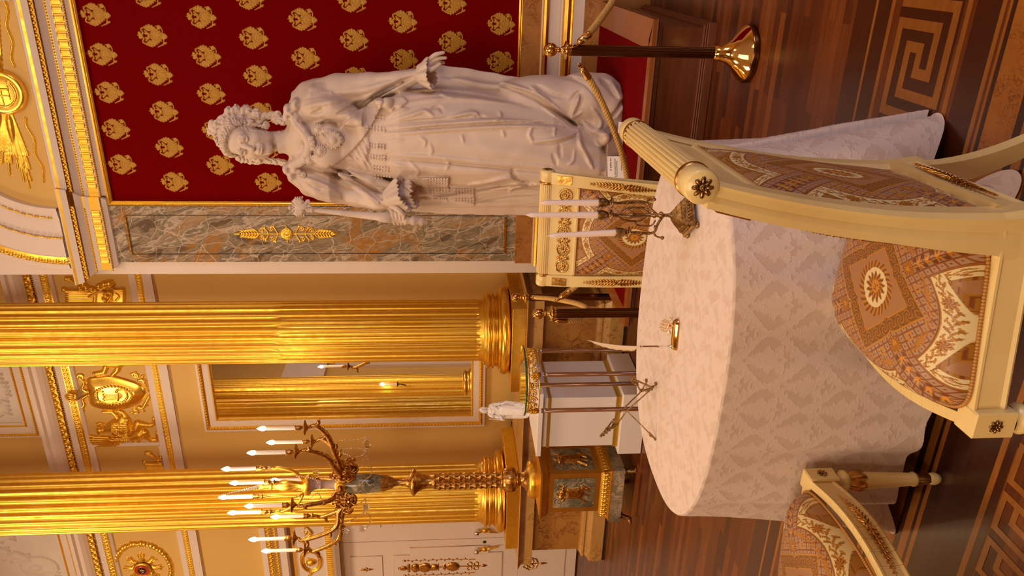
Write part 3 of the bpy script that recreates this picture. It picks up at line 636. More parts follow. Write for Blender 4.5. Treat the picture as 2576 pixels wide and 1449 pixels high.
# crowned cartouche
t0 = thing('cartouche_relief', 'gilded crowned oval cartouche with monogram in the frieze beside the right column', 'relief', (-4.25, YL, 5.0))
g = HF(-4.6, -3.9, 4.70, 5.56, .005)
g.poly(crom(c5([(430, 260), (560, 225), (750, 215), (960, 270), (1100, 330), (1150, 430), (1080, 540), (960, 600), (760, 640), (560, 610), (470, 560), (440, 430)]), 6, True), .045, .10)
cc = c5([(770, 430)])[0]
for r_, w_, hh in ((.165, .018, 1.3),): g.ring(cc[0], cc[1], .112, .014, .185, hs=1.4)
for k in range(34):
    a_ = 2*pi*k/34; g.blob(cc[0]+.112*math.cos(a_), cc[1]+.185*math.sin(a_), .011, .011, .012, base=.045)
g.blob(cc[0], cc[1], .095, .165, .03, base=.02, mode='max')
for s_ in (-1, 1):
    g.stroke(crom(c5([(440, 430+s_*20), (380, 430+s_*60), (400, 430+s_*130), (350, 430+s_*190)]), 6), [.018, .016, .02], 1.3); q = c5([(360, 430+s_*200)])[0]; g.stroke(spiral(q[0], q[1], .035, .006, 90, 1.2*s_, 22), .013, 1.2)
    q = c5([(1030, 430+s_*220)])[0]; g.stroke(spiral(q[0], q[1], .035, .006, 0, 1.3, 22), .012, 1.2)
    g.stroke(crom(c5([(1060, 430+s_*160), (1110, 430+s_*170), (1150, 430+s_*110), (1190, 430+s_*30)]), 6), [.016, .02, .014], 1.4)
    for x_, y_, L_ in ((1090, 200, .05), (1130, 130, .05), (1160, 60, .04), (960, 230, .04)): g.leaf(*c5([(x_, 430+s_*y_)])[0], -90-s_*30, L_, .016)
d = g
q = lambda P: c5([(x, y) for x, y in P])
d.stroke(crom(q([(640, 380), (580, 380), (570, 430), (600, 500), (680, 530), (800, 520), (900, 500), (940, 430), (900, 360), (830, 360), (800, 390)]), 5), .007, 1.2, base=.046)
for y_ in (425, 475): d.stroke(q([(650, y_), (830, y_)]), .006, 1.2, base=.046)
for x_ in (660, 825): d.stroke(q([(x_, 410), (x_, 490)]), .005, 1.2, base=.046)
d.ring(*c5([(735, 445)])[0], .014, .005, hs=1.2)
wall_relief(g, t0, 'cartouche', gold_s)
mb = MB(); q = at(130+240*K, 900+460*K, Y=YL-.05)
mb.ball((q[0], YL-.05, q[2]-.005), (.058, .045, .052), n=18, m=12); mb.lathe([(.048, -.02), (.055, -.01), (.05, .01)], (q[0], YL-.045, q[2]-.05), 20)
for k in range(9): 
    a_ = 2*pi*k/9; mb.ball((q[0]+.05*math.cos(a_), YL-.05-.045*abs(math.sin(a_)), q[2]-.045), .009)
for k in range(-2, 3): mb.tube([(q[0]+k*.02, YL-.09, q[2]-.04), (q[0]+k*.028, YL-.10, q[2]), (q[0]+k*.01, YL-.085, q[2]+.045)], .006, 6)
mb.ball((q[0], YL-.055, q[2]+.055), .012); mb.build('crown', gold, t0, world=True)
# opposite griffin's paws beside the cartouche
g = HF(-4.25, -3.95, 4.70, 5.4, .005)
g.stroke(c5([(830, 60), (800, 150), (740, 210)]), [.035, .028, .02]); g.stroke(c5([(680, 70), (640, 170), (540, 190)]), [.035, .026, .024]); g.blob(*c5([(525, 185)])[0], .018, .024, .03)
g.stroke(c5([(900, 20), (820, 60), (700, 60)]), .05)
wall_relief(g, thing('griffin_relief', 'gilded griffin relief mostly hidden by the right column, only its paws showing', 'relief', (-4.0, YL, 5.0)), 'griffin_paws', gold)

# trophies of altar, lyre, torch and flowers
K2 = 480/2174
def trophy(P, box, label, right):
    g = HF(*box, .0055); t0 = thing('trophy_relief', label, 'relief', (box[0]+.3, YL, 4.75), group=None)
    S = g.stroke
    g.poly(P([(1430, 380), (1430, 640), (1280, 640), (1290, 380)]), .03, .012); g.poly(P([(1290, 400), (1290, 640), (760, 640), (770, 420)]), .022, .02)
    for y_ in range(425, 640, 22): S(P([(760, y_), (1060, y_)]), .007, 1, base=.02)
    S(P([(760, 410), (1000, 410)]), .016, 1, base=.02); S(P([(1040, 640), (1090, 560), (1100, 400)]), .02, base=.012); g.blob(*P([(735, 400)])[0], .03, .03, .03)
    S(crom(P([(770, 270), (850, 310), (900, 360), (1020, 440), (1100, 400)]), 5), [.026, .012, .012, .016], 1.2, base=.01); g.blob(*P([(790, 265)])[0], .022, .034, .03)
    for x_, y_, r_ in ((960, 330, .036), (1000, 380, .04), (1060, 390, .036), (1140, 360, .036), (1200, 340, .04), (1260, 330, .045), (920, 370, .026), (1220, 450, .036), (1200, 500, .03)):
        c = P([(x_, y_)])[0]; g.blob(c[0], c[1], r_, r_*.8, r_*.9, base=.012)
        for k in range(5): g.leaf(c[0], c[1], 72*k+x_, r_*1.25, r_*.3, base if False else None)
    S(crom(P([(1030, 470), (1140, 410), (1200, 370), (1300, 330)]), 5), .009, 1.5, base=.03)
    S(crom(P([(1200, 560), (1260, 500), (1290, 430), (1240, 420)]), 5), .012, 1.2, base=.03); S(crom(P([(1330, 430), (1370, 470), (1330, 520)]), 5), .012, 1.2, base=.02)
    wall_relief(g, t0, 'trophy', gold)
trophy(lambda P: wl([(x*K2, 640+y*K2) for x, y in P]), (-3.56, -2.95, 4.72, 5.4), 'gilded trophy relief of a lyre and flowers right of the right column', True)
trophy(lambda P: wl([(150+75+x*.19-.0, 1160-18+(y-330)*.19+8) for x, y in P]), (-5.62, -5.0, 4.72, 5.4), 'gilded trophy relief of a lyre and flowers in a white-framed panel beside the griffin', False)

# order star in a wreath, far left of the frieze
K3 = .19944
def c6(P): return wl([(150+x*K3, 1160+y*K3) for x, y in P])
t0 = thing('star_relief', 'gilded eight-pointed star with a red ring inside a gilt wreath at the frieze\'s left', 'relief', (-6.75, YL, 5.0))
sx, sz = c6([(1060, 1340)])[0]
g = HF(sx-.5, sx+.5, 4.70, 5.45, .005)
for k in range(8):
    a_ = 90+45*k; c, s_ = math.cos(math.radians(a_)), math.sin(math.radians(a_)); R_ = .235
    pts = [(sx+.1*math.cos(math.radians(a_-26)), sz+.1*math.sin(math.radians(a_-26))), (sx+R_*c, sz+R_*s_), (sx+.1*math.cos(math.radians(a_+26)), sz+.1*math.sin(math.radians(a_+26)))]
    g.poly(pts, .03, .03)
    for o_ in (-9, 0, 9):
        g.stroke([(sx+.09*c, sz+.09*s_), (sx+.2*math.cos(math.radians(a_+o_)), sz+.2*math.sin(math.radians(a_+o_)))], .007, 1.2, base=.014)
for k in range(46):
    a_ = 25+310*k/45; a2 = math.radians(a_+90+25); c, s_ = math.cos(a2), math.sin(a2)
    q = (sx+.36*c, sz+.31*s_); g.blob(q[0], q[1], .035+.01*math.sin(k*2.1), .03, .035)
    g.leaf(q[0], q[1], math.degrees(a2)+60*(1 if k % 2 else -1), .06, .018, .02)
wall_relief(g, t0, 'star_and_wreath', gold)
mb = MB(); mb.lathe([(.0, .05), (.043, .05), (.045, .056)], (sx, YL, sz), 32, 2, ax=(0, -1, 0)); mb.lathe([(.045, .056), (.05, .05), (.082, .05)], (sx, YL, sz), 32, 1, ax=(0, -1, 0)); mb.lathe([(.082, .05), (.088, .056), (.094, .03)], (sx, YL, sz), 32, 0, ax=(0, -1, 0))
for a_, b_2 in (((-.024, 0), (.024, 0)), ((0, -.024), (0, .024))): mb.tube([(sx+a_[0], YL-.052, sz+a_[1]), (sx+b_2[0], YL-.052, sz+b_2[1])], .005, 6, 3)
for k in range(26): 
    a_ = 2*pi*k/26; mb.box((sx+.064*math.cos(a_)-.003, YL-.054, sz+.064*math.sin(a_)-.006), (sx+.064*math.cos(a_)+.003, YL-.05, sz+.064*math.sin(a_)+.006), 3)
enam_r = mat('red_enamel', (.45, .02, .02), .2); enam_k = mat('dark_enamel', (.03, .03, .035), .2)
mb.build('enamel_medallion', [gold, enam_r, enam_k, gold_s], t0, world=True)

# white plaster reliefs above the cornice
def plaster(x0, x1, z0, z1, label, seed, oval):
    t0 = thing('plaster_relief', label, 'relief', ((x0+x1)/2, YL, z0))
    m = MB(); m.box((x0, YL-.012, z0), (x1, YL, z1+.6), 0)
    g = HF(x0+.02, x1-.02, z0+.02, z1, .008); rg = np.random.RandomState(seed)
    for k in range(9):
        px = x0+.12+(x1-x0-.24)*rg.rand(); pz = z0+.1+(z1-z0)*rg.rand()*.7; L_ = .12+.12*rg.rand()
        g.stroke(crom([(px, pz), (px+.05*rg.randn(), pz+L_*.5), (px+.06*rg.randn(), pz+L_)], 4), [.05, .06, .03], .7)
        for i in range(4): g.stroke(crom([(px-.05+.03*i, pz+L_*.7), (px-.06+.035*i, pz+L_*.2), (px-.09+.05*i, pz-.06)], 4), .010, 1.2, base=.022)
    if oval: g.ring((x0+x1)/2, z0+.28, .15, .016, .2, hs=1.6); g.blob((x0+x1)/2, z0+.28, .13, .18, .03); g.blob((x0+x1)/2+.02, z0+.3, .05, .08, .06)
    g.emit(m, (0, YL-.012, 0), XA, ZA, (0, -1, 0)); m.build('relief_field', relief_w, t0, world=True)
    m = MB(); frame_rect(m, x0, x1, z0, z1+.6, YL, [(0, .01), (0, .03), (.02, .035)]); frame_rect(m, x0, x1, z0, z1+.6, YL, [(.045, .035), (.10, .045), (.12, .045)]); frame_rect(m, x0, x1, z0, z1+.6, YL, [(.15, .05), (.165, .05), (.18, .03), (.19, 0)]); m.build('white_frame', stucco, t0, world=True)
    m = MB(); frame_rect(m, x0, x1, z0, z1+.6, YL, [(.02, .035), (.032, .045), (.045, .035)]); frame_rect(m, x0, x1, z0, z1+.6, YL, [(.12, .045), (.135, .06), (.15, .05)])
    beads(m, [(x, YL-.058, z0-.135) for x in np.arange(x0-.13, x1+.13, .026)], (.010, .008, .010)); beads(m, [(x0-.135, YL-.058, z) for z in np.arange(z0-.13, z1+.4, .026)], (.010, .008, .010)); beads(m, [(x, YL-.045, z0-.032) for x in np.arange(x0, x1, .02)], (.007, .007, .007))
    m.build('gilt_frame_band', gold, t0, world=True)
plaster(-4.68, -3.75, 6.06, 6.4, 'white plaster figure relief in a gilt frame above the griffin', 2, False)
plaster(-7.4, -5.9, 6.03, 6.9, 'white plaster relief with an oval portrait above the order star', 9, True)

# ---- mirror between the columns
t0 = thing('wall_mirror', 'tall wall mirror in a white and gold frame between the two columns', 'mirror', (-4.26, YL, 1.2))
x0, x1, z0, z1 = -4.675, -3.84, 1.355, 4.06
m = MB(); m.box((x0-.01, YL-.02, z0-.01), (x1+.01, YL-.012, z1+.01)); m.build('mirror_pane', mirror_m, t0, world=True)
m = MB(); frame_rect(m, x0, x1, z0, z1, YL, [(.022, .035), (.03, .04), (.08, .045), (.085, .045)]); frame_rect(m, x0, x1, z0, z1, YL, [(.125, .055), (.15, .05), (.16, .0)]); m.build('white_frame', stucco, t0, world=True)
m = MB(); frame_rect(m, x0, x1, z0, z1, YL, [(0, .018), (0, .03), (.012, .042), (.022, .035)]); frame_rect(m, x0, x1, z0, z1, YL, [(.085, .045), (.105, .065), (.125, .055)])
for o_, r_, st in ((.012, .0065, .017), (.105, .013, .034)):
    for z in (z0-o_, z1+o_): beads(m, [(x, YL-.045-(.018 if o_ > .1 else 0), z) for x in np.arange(x0-o_, x1+o_, st)], (r_*.8, r_*.8, r_))
    for x in (x0-o_, x1+o_): beads(m, [(x, YL-.045-(.018 if o_ > .1 else 0), z) for z in np.arange(z0-o_, z1+o_, st)], (r_, r_*.8, r_*.8))
m.build('gilt_beading', gold, t0, world=True)

# ---- white double door with gilt ornaments, and its overdoor
t0 = thing('double_door', 'white panelled double door with gilt ornaments at the far left', 'door', (-6.62, YL+.1, 0)); YD = YL+.14
SEAM = -6.575
def poly_panel(mb, P, y, w=.012, d=.012):
    P = np.array(P); c = P.mean(0)
    mb.tube([(p[0], y-.002, p[1]) for p in np.vstack([P, P[:1]])], .007, 6)
for s_ in (-1, 1):
    leaf_lab = 'door leaf'; m = MB(); a_, b_2 = sorted((SEAM+s_*.004, SEAM+s_*.86)); m.box((a_, YD, .02), (b_2, YD+.05, 2.92), 0)
    cxp = SEAM+s_*.42
    for (h0, h1, w_) in ((.16, .75, .30), (2.42, 2.80, .2)): m.prism([(-w_, h0), (w_, h0), (w_, h1), (-w_, h1)], (cxp, YD-.012, 0), XA, ZA, YA, .012, 0)
    P = [(-.2, .95), (.2, .95), (.2, 1.12), (.31, 1.12), (.31, 2.08), (.2, 2.08), (.2, 2.28), (-.2, 2.28), (-.2, 2.08), (-.31, 2.08), (-.31, 1.12), (-.2, 1.12)]
    m.prism(P, (cxp, YD-.014, 0), XA, ZA, YA, .014, 0)
    lf = m.build('door_leaf', white_p if False else stucco, t0, world=True)
    m = MB()
    for poly in (P, [(-.3, .16), (.3, .16), (.3, .75), (-.3, .75)], [(-.2, 2.42), (.2, 2.42), (.2, 2.80), (-.2, 2.80)]):
        m.tube([(cxp+p[0], YD-.001, p[1]) for p in poly+poly[:1]], .004, 5)
    m.build('panel_groove', gold_d, t0, world=True)
    g = HF(cxp-.2, cxp+.2, .2, 2.75, .005)
    def C_(P_): return [(cxp+x, z) for x, z in P_]
    g.stroke(C_([(0, 1.14), (0, 2.22)]), .008); g.blob(cxp, 2.16, .035, .05, .02); g.blob(cxp, 2.20, .02, .03, .025); g.stroke(C_([(-.05, 2.10), (.05, 2.10)]), .016); g.blob(cxp, 2.02, .07, .05, .03); g.blob(cxp, 1.90, .075, .08, .03); g.blob(cxp, 1.78, .05, .05, .03)
    g.blob(cxp, 1.56, .07, .085, .03); g.blob(cxp, 1.66, .035, .03, .02)
    for f_ in (-1, 1):
        for zz in (1.35, 1.27): g.ring(cxp+f_*.035, zz, .028, .007)
        g.stroke(C_([(f_*.115, 2.12), (f_*.12, 1.8), (f_*.115, 1.5), (f_*.105, 1.28)]), .005)
        for i in range(16): g.leaf(cxp+f_*.115, 2.1-.05*i, 90+(70 if i % 2 else -70), .03, .008)
        g.blob(cxp+f_*.118, 2.15, .015, .02, .015)
        for i in range(7): g.leaf(cxp, 2.0-.08*i, -90+f_*65, .07, .014)
        g.stroke(C_([(f_*.02, .50), (f_*.07, .52), (f_*.10, .60), (f_*.06, .66)]), .007); g.ring(cxp+f_*.04, .58, .028, .006); g.ring(cxp+f_*.04, .65, .026, .006)
    g.leaf(cxp, 1.2, -90, .07, .02); g.leaf(cxp, .48, -90, .1, .016); g.stroke(C_([(0, .4), (0, .70)]), .006)
    g.leaf(cxp, 2.62, 90, .09, .016); g.leaf(cxp, 2.62, -90, .09, .016); g.leaf(cxp, 2.6, 30, .04, .01); g.leaf(cxp, 2.6, 150, .04, .01)
    wall_relief(g, t0, 'gilt_ornament', bronze_g, YD, .013)
    kx = SEAM+s_*.145; m = MB(); m.ball((kx, YD-.07, 1.27), .036, 1, 16, 10); m.tube([(kx, YD, 1.20), (kx, YD-.05, 1.22), (kx, YD-.07, 1.25)], .014, 8, 0); m.ball((kx, YD-.03, 1.17), (.035, .03, .045)); m.tube(crom([(kx, YD-.03, 1.15), (kx+s_*-.02, YD-.04, 1.08), (kx-s_*.035, YD-.03, 1.0)], 5), [.02]*5+[.012]*6, 8)
    m.build('door_handle', [gold, silver], t0, world=True)
m = MB(); m.lathe([(0, .006), (.02, .006), (.022, 0)], (SEAM-.06, YD, 1.17), 18, ax=(0, -1, 0)); m.build('keyhole_cover', black_m, t0, world=True)
m = MB()
pr = [(.0, 3.80, 0), (.10, 3.76, 0), (.10, 3.71, 1), (.08, 3.645, 0), (.07, 3.635, 1), (.06, 3.59, 0), (.05, 3.58, 0), (.05, 3.50, 0), (.02, 3.48, 2), (.02, 3.44, 1), (.03, 3.40, 0), (.02, 3.38, 0), (.02, 3.06, 0), (.04, 3.05, 1), (.05, 2.97, 0), (.04, 2.95, 0), (.0, 2.90, 0)]
cornice(m, -7.65, -5.70, YL, pr, True, True); tile_strip(m, leaf_tile(.06, .06), -7.65, -5.7, 3.68, YL-.092, .06, 1); tile_strip(m, leaf_tile(.04, .04), -7.65, -5.7, 3.61, YL-.066, .04, 1); tile_strip(m, flute_tile(.03, .075), -7.65, -5.7, 3.01, YL-.046, .03, 1)
g = HF(-7.3, -5.9, 3.08, 3.40, .006); mc = at(780, 1408, Y=YL)
g.ring(mc[0], 3.235, .16, .018, .115, hs=1.3); g.ring(mc[0], 3.235, .13, .008, .09, hs=1.3); g.blob(mc[0]-.01, 3.235, .05, .06, .05)
for i in range(7): g.leaf(mc[0]-.01, 3.235, 30+i*22, .09, .012)
for f_ in (-1, 1):
    g.stroke(crom([(mc[0]+f_*.17, 3.235), (mc[0]+f_*.3, 3.30), (mc[0]+f_*.42, 3.2), (mc[0]+f_*.55, 3.28)], 8), [.02, .012, .02, .008])
    for i in range(8): g.leaf(mc[0]+f_*(.2+.05*i), 3.25, 90-f_*50+(120 if i % 2 else 0), .08, .016)
g.emit(m, (0, YL-.02, 0), XA, ZA, (0, -1, 0), 1)
m.box((-5.76, YL-.04, 0), (-5.70, YL+.2, 2.93), 0); m.box((-7.65, YL-.04, 0), (-7.60, YL+.2, 2.93), 0)
struct('trim_5', m, [stucco, gold, inlay_m])
m = MB(); m.box((-7.62, YD+.06, 0), (-5.72, 7.6, 2.93)); struct('trim_6', m, stucco)

# ---- marble column pedestal
ped = thing('column_pedestal', 'long golden marble pedestal with brown ledge carrying the two gilded columns', 'pedestal', (-4.3, 6.5, 0))
m = MB()
def ring_box(mb, o0, z0, o1, z1, k, x0=-5.70, x1=-2.90, y0=6.16, y1=YL):
    a = [(x0-o0, y1), (x0-o0, y0-o0), (x1+o0, y0-o0), (x1+o0, y1)]; b = [(x0-o1, y1), (x0-o1, y0-o1), (x1+o1, y0-o1), (x1+o1, y1)]
    G = np.array([[(*p, z0) for p in a], [(*p, z1) for p in b]]); mb.grid(G, k, False, flip=True)
for z0, o0, z1, o1, k in ((0, .085, .022, .085, 4), (.022, .085, .022, .09, 1), (.022, .09, .15, .09, 1), (.15, .09, .19, .05, 1), (.19, .05, .205, .045, 1), (.205, .045, .215, .055, 1), (.215, .055, .235, .05, 1), (.235, .05, .25, .02, 1), (.25, .02, .262, .02, 1), (.262, .02, .264, 0, 0)):
    ring_box(m, o0, z0, o1, z1, k)
ring_box(m, 0, .264, 0, .74, 0)
m.build('marble_body', [marble, marble_l, marble_b, marble_b, black_m], ped, world=True)
m = MB()
for z0, o0, z1, o1, k in ((.74, 0, .755, .10, 1), (.755, .10, .835, .10, 1), (.835, .10, .845, .085, 0), (.845, .085, .87, .10, 0), (.87, .10, .90, .13, 0), (.90, .13, .905, .10, 2), (.905, .10, .906, -.9, 2)): ring_box(m, o0, z0, o1, z1, k)
m.build('ledge', [marble_b, marble_l, marble_l], ped, world=True)

# ---- columns
def column(cx, label, r, px0, px1):
    t0 = thing('column', label, 'column', (cx, 6.52, .9), group=None); c = (cx, 6.52, 0)
    m = MB(); m.box((px0, 6.08, .905), (px1, 6.96, 1.03), 0, .004); m.build('plinth', gold_s, t0, world=True)
    m = MB(); th = lambda z0, z1, R, b, n=9: [(R+b*math.sin(t), (z0+z1)/2-(z1-z0)/2*math.cos(t)) for t in np.linspace(0, pi, n)]
    prof = [(.2, 1.03)]+th(1.03, 1.125, .375, .05)+[(.372, 1.13), (.372, 1.137)]+[(.372-.028*math.sin(t), 1.137+.045*t/pi) for t in np.linspace(0, pi, 7)]+th(1.184, 1.196, .362, .007, 4)+[(.36, 1.20)]+th(1.202, 1.25, .335, .032)+[(.335, 1.255), (.33, 1.27), (.2, 1.27)]
    m.lathe(prof, c, 72); m.build('base', gold_s, t0, world=True)
    m = MB(); n = 480; NF = 24
    def md(t, z):
        u = (t*NF/(2*pi)) % 1.; fl = np.abs(np.cos(pi*u))**.6*.0; groove = np.where((u > .14) & (u < .86), np.sin(pi*(u-.14)/.72)**.6, 0)
        zz = np.clip((z-1.30)/.035, 0, 1)[:, None]; cab = np.where((u > .24) & (u < .76), np.sin(pi*(u-.24)/.52)**.7, 0)
        top = 1-np.clip((z-3.1)/.05, 0, 1)[:, None]
        return 1-groove[None, :]*.085*zz+cab[None, :]*.06*zz*top*.9
    zs = np.concatenate([[1.255, 1.28, 1.30], np.linspace(1.305, 1.345, 7), [1.8, 2.4, 3.0, 3.1, 3.15, 3.2, 4, 5, 6, 6.9]])
    m.lathe([(r*(1.06-.06*min((z-1.255)/.05, 1)) if z < 1.32 else r*(1-.012*(z-1.3)/5.), z) for z in zs], c, n, mod=md)
    m.build('fluted_shaft', gold, t0, world=True); return t0
column(-3.31, 'gilded fluted column nearer the red panel, right one of the pair', .292, -3.735, -2.885)
column(-5.21, 'gilded fluted column behind the tall candelabrum, left one of the pair', .306, -5.60, -4.72)
# opposite colonnade by the left wall: what the mirror shows
CXO, CYO = -9.05, -.62
t0 = thing('column', 'gilded fluted column of the opposite colonnade, seen only in the mirror', 'column', (CXO, CYO, 1.0)); m = MB(); th = np.linspace(0, 2*pi, 240, endpoint=False)
m.lathe([(.31, 1.27), (.30, 1.30), (.29, 7)], (CXO, CYO, 0), 240, mod=lambda t, z: 1-.09*np.maximum(np.sin(t*12), 0)[None, :]*np.ones((len(z), 1))*1.0); m.build('fluted_shaft', gold, t0, world=True)
m = MB(); m.lathe([(.42, 1.03), (.44, 1.08), (.41, 1.13), (.37, 1.15), (.36, 1.19), (.39, 1.22), (.36, 1.26), (.3, 1.28)], (CXO, CYO, 0), 48); m.box((CXO-.43, CYO-.43, .95), (CXO+.43, CYO+.43, 1.03)); m.build('base', gold_s, t0, world=True)
m = MB(); m.box((CXO-.5, CYO-2.6, 0), (CXO+.5, CYO+.6, .95)); m.build('pedestal', marble, t0, world=True)
t0 = thing('wall_sconce', 'small bronze sconce with one lit candle, seen in the mirror on the opposite column', 'sconce', (CXO+.3, CYO+.2, 2.6))
p0 = np.array([CXO+.20, CYO+.22, 2.66]); o_ = np.array((.16, .20, 0))
m = MB(); m.tube(crom([p0+(0, 0, -.12), p0+o_*.5+(0, 0, -.10), p0+o_*.9+(0, 0, -.04), p0+o_+(0, 0, .02)], 6), .014, 8); m.lathe([(0, 0), (.05, .01), (.06, .03)], p0+o_+(0, 0, .02), 16); m.build('arm', bronze, t0, world=True)
m = MB(); m.lathe([(.016, 0), (.016, .26)], p0+o_+(0, 0, .06), 12); m.build('candle', tube_m, t0, world=True)
m = MB(); m.ball(p0+o_+(0, 0, .37), (.025, .025, .055), 0, 12, 8); m.build('bulb', bulb_m, t0, world=True)
point('sconce_glow', tuple(p0+o_*1.2+(0, 0, .37)), 3, .03, (1, .75, .45))
# ============================================================ platform
t0 = thing('statue_platform', 'low dark wooden platform with a red carpet top in front of the crimson wall panel', 'platform', (-1.35, 5.5, 0))
PX0, PX1, PY0, PY1, PZ = -2.33, -.352, 4.655, 6.30, .392
m = MB(); m.box((PX0+.03, PY0+.03, 0), (PX1-.03, PY1, PZ-.012), 0)
for (o, z0, z1) in ((-.0, 0, .055), (.008, .055, .066), (.014, .066, .078), (.005, .33, .345), (.0, .352, .362)): m.box((PX0+o, PY0+o, z0), (PX1-o, PY1, z1), 1, .004)
m.build('wooden_base', [wood_d, wood_mat('red_brown_moulding', (.17, .045, .010), (.12, .03, .007), (2, 20, 20), .55, 0)], t0, world=True)
m = MB()
w = .105
for P in ([(PX0-.012, PY0-.012), (PX1+.012, PY0-.012), (PX1-w, PY0+.065), (PX0+w, PY0+.065)], [(PX1+.012, PY0-.012), (PX1+.012, PY1), (PX1-w-.06, PY1), (PX1-w-.06, PY0+.065+.0)], [(PX0-.012, PY1), (PX0-.012, PY0-.012), (PX0+w, PY0+.065), (PX0+w, PY1)]):
    m.prism(P, (0, 0, PZ-.022), XA, YA, ZA, .022, 0)
m.box((PX0-.02, PY0-.02, PZ-.034), (PX1+.02, PY1, PZ-.020), 1, .005); m.box((PX0-.006, PY0-.006, PZ-.05), (PX1+.006, PY1, PZ-.036), 1, .005)
m.build('top_edging', [wood_o, MATS['red_brown_moulding']], t0, world=True)
m = MB(); m.box((PX0+w, PY0+.065, PZ-.02), (PX1-w-.06, PY1, PZ+.002)); m.build('carpet', carpet, t0, world=True)

# ============================================================ stanchions and ropes
def stanchion(name_lab, loc):
    t0 = thing('stanchion', name_lab, 'barrier post', (*loc, 0))
    m = MB(); m.lathe([(0, 0), (.148, 0), (.150, .006), (.150, .028), (.146, .034)], n=48); m.build('base_plate', brass_d, t0)
    m = MB(); m.lathe([(.146, .034), (.13, .052), (.10, .075), (.07, .10), (.05, .13), (.04, .165), (.036, .19), (.030, .195)], n=48); m.build('bell_foot', brass, t0)
    m = MB(); n = 96
    m.lathe([(.0285, .19), (.0285, .965)], n=n, mod=lambda t, z: 1-.10*(np.maximum(np.cos(t*12), 0)**.7)); m.build('fluted_post', brass_d, t0)
    m = MB(); m.lathe([(.028, .955), (.030, .965), (.031, .975), (.045, .978), (.047, .982), (.045, .986), (.024, .992), (.014, 1.005), (.011, 1.015), (.016, 1.018), (.016, 1.024), (.011, 1.028), (.013, 1.034)], n=32); m.build('rope_ring', brass, t0)
    m = MB(); m.ball((0, 0, 1.062), .036, 0, 24, 16); m.build('ball_finial', brass, t0)
    return t0
stanchion('brass barrier post standing in front of the platform\'s right corner, at the right', (-.462, 4.11))
stanchion('brass barrier post behind the left of the cream chair, nearer to the table', (-1.975, 4.10))
stanchion('farther brass barrier post standing beside the onyx wall with a slack rope', (-2.53, 5.55))
def rope(P, label, r=.0155, ends=(True, True), tw=26):
    P = crom(P, 16); s_ = np.r_[0, np.cumsum(np.linalg.norm(np.diff(P, axis=0), axis=1))]; Ln = s_[-1]; n = int(Ln/.006)
    q = np.linspace(0, Ln, n); P = np.stack([np.interp(q, s_, P[:, k]) for k in range(3)], 1)
    t0 = thing('barrier_rope', label, 'rope', tuple(P[len(P)//2]))
    T = np.gradient(P, axis=0); T /= np.linalg.norm(T, axis=1)[:, None]; U = np.cross(T, (0, 0, 1)); U /= np.linalg.norm(U, axis=1)[:, None]+1e-9; V = np.cross(T, U)
    m = MB()
    for k in range(4):
        a = q*2*pi/.085+k*pi/2
        m.tube(P+r*.55*(np.cos(a)[:, None]*U+np.sin(a)[:, None]*V), r*.62, 8, 0)
        for j in range(2):
            b = q*2*pi/.02+j*pi; m.tube(P+r*.55*(np.cos(a)[:, None]*U+np.sin(a)[:, None]*V)+r*.5*(np.cos(b)[:, None]*U+np.sin(b)[:, None]*V), r*.2, 5, 0)
    m.build('twisted_cord', rope_m, t0, world=True)
    for e, on in ((0, ends[0]), (-1, ends[1])):
        if not on: continue
        d = T[e]*(1 if e == 0 else -1); m = MB(); c = P[e]
        m.lathe([(.0, -.012), (.010, -.012), (.013, -.006), (.017, 0), (.0185, .008), (.0185, .055), (.020, .058), (.020, .066), (.0, .066)], c-d*.01, 20, ax=d)
        m.lathe([(.006, -.03), (.006, -.01)], c-d*.01, 10, ax=d); m.tube([c-d*(.04+.016*math.cos(a))+np.array((0, 0, .012*math.sin(a))) for a in np.linspace(0, 2*pi, 13)], .0035, 6)
        m.build('brass_end', brass, t0, world=True)
def P2(x, y, Y): return at(x, y, Y=Y)
rope([P2(1468, 178, 4.10), P2(1492, 215, 4.15), P2(1520, 270, 4.22), P2(1545, 330, 4.3), P2(1565, 390, 4.38), P2(1576, 440, 4.45), P2(1580, 500, 4.5), P2(1570, 560, 4.45), P2(1545, 620, 4.35), P2(1505, 670, 4.25), P2(1455, 715, 4.15), P2(1415, 745, 4.12)], 'twisted gold rope hanging across the front of the statue')
rope([P2(1462, 102, 4.10), P2(1478, 88, 4.12), P2(1500, 62, 4.2), P2(1522, 32, 4.3), P2(1540, 4, 4.4), P2(1550, -30, 4.5), P2(1545, -120, 4.7)], 'twisted gold rope running to the right from the post at the right', .017, (True, False))
rope([P2(1342, 748, 5.5), P2(1375, 750, 5.3), P2(1410, 755, 5.0), P2(1445, 762, 4.7), P2(1472, 772, 4.5), P2(1476, 784, 4.35), P2(1462, 798, 4.25), P2(1440, 806, 4.18), P2(1405, 806, 4.13)], 'twisted gold rope hanging between the two left barrier posts')

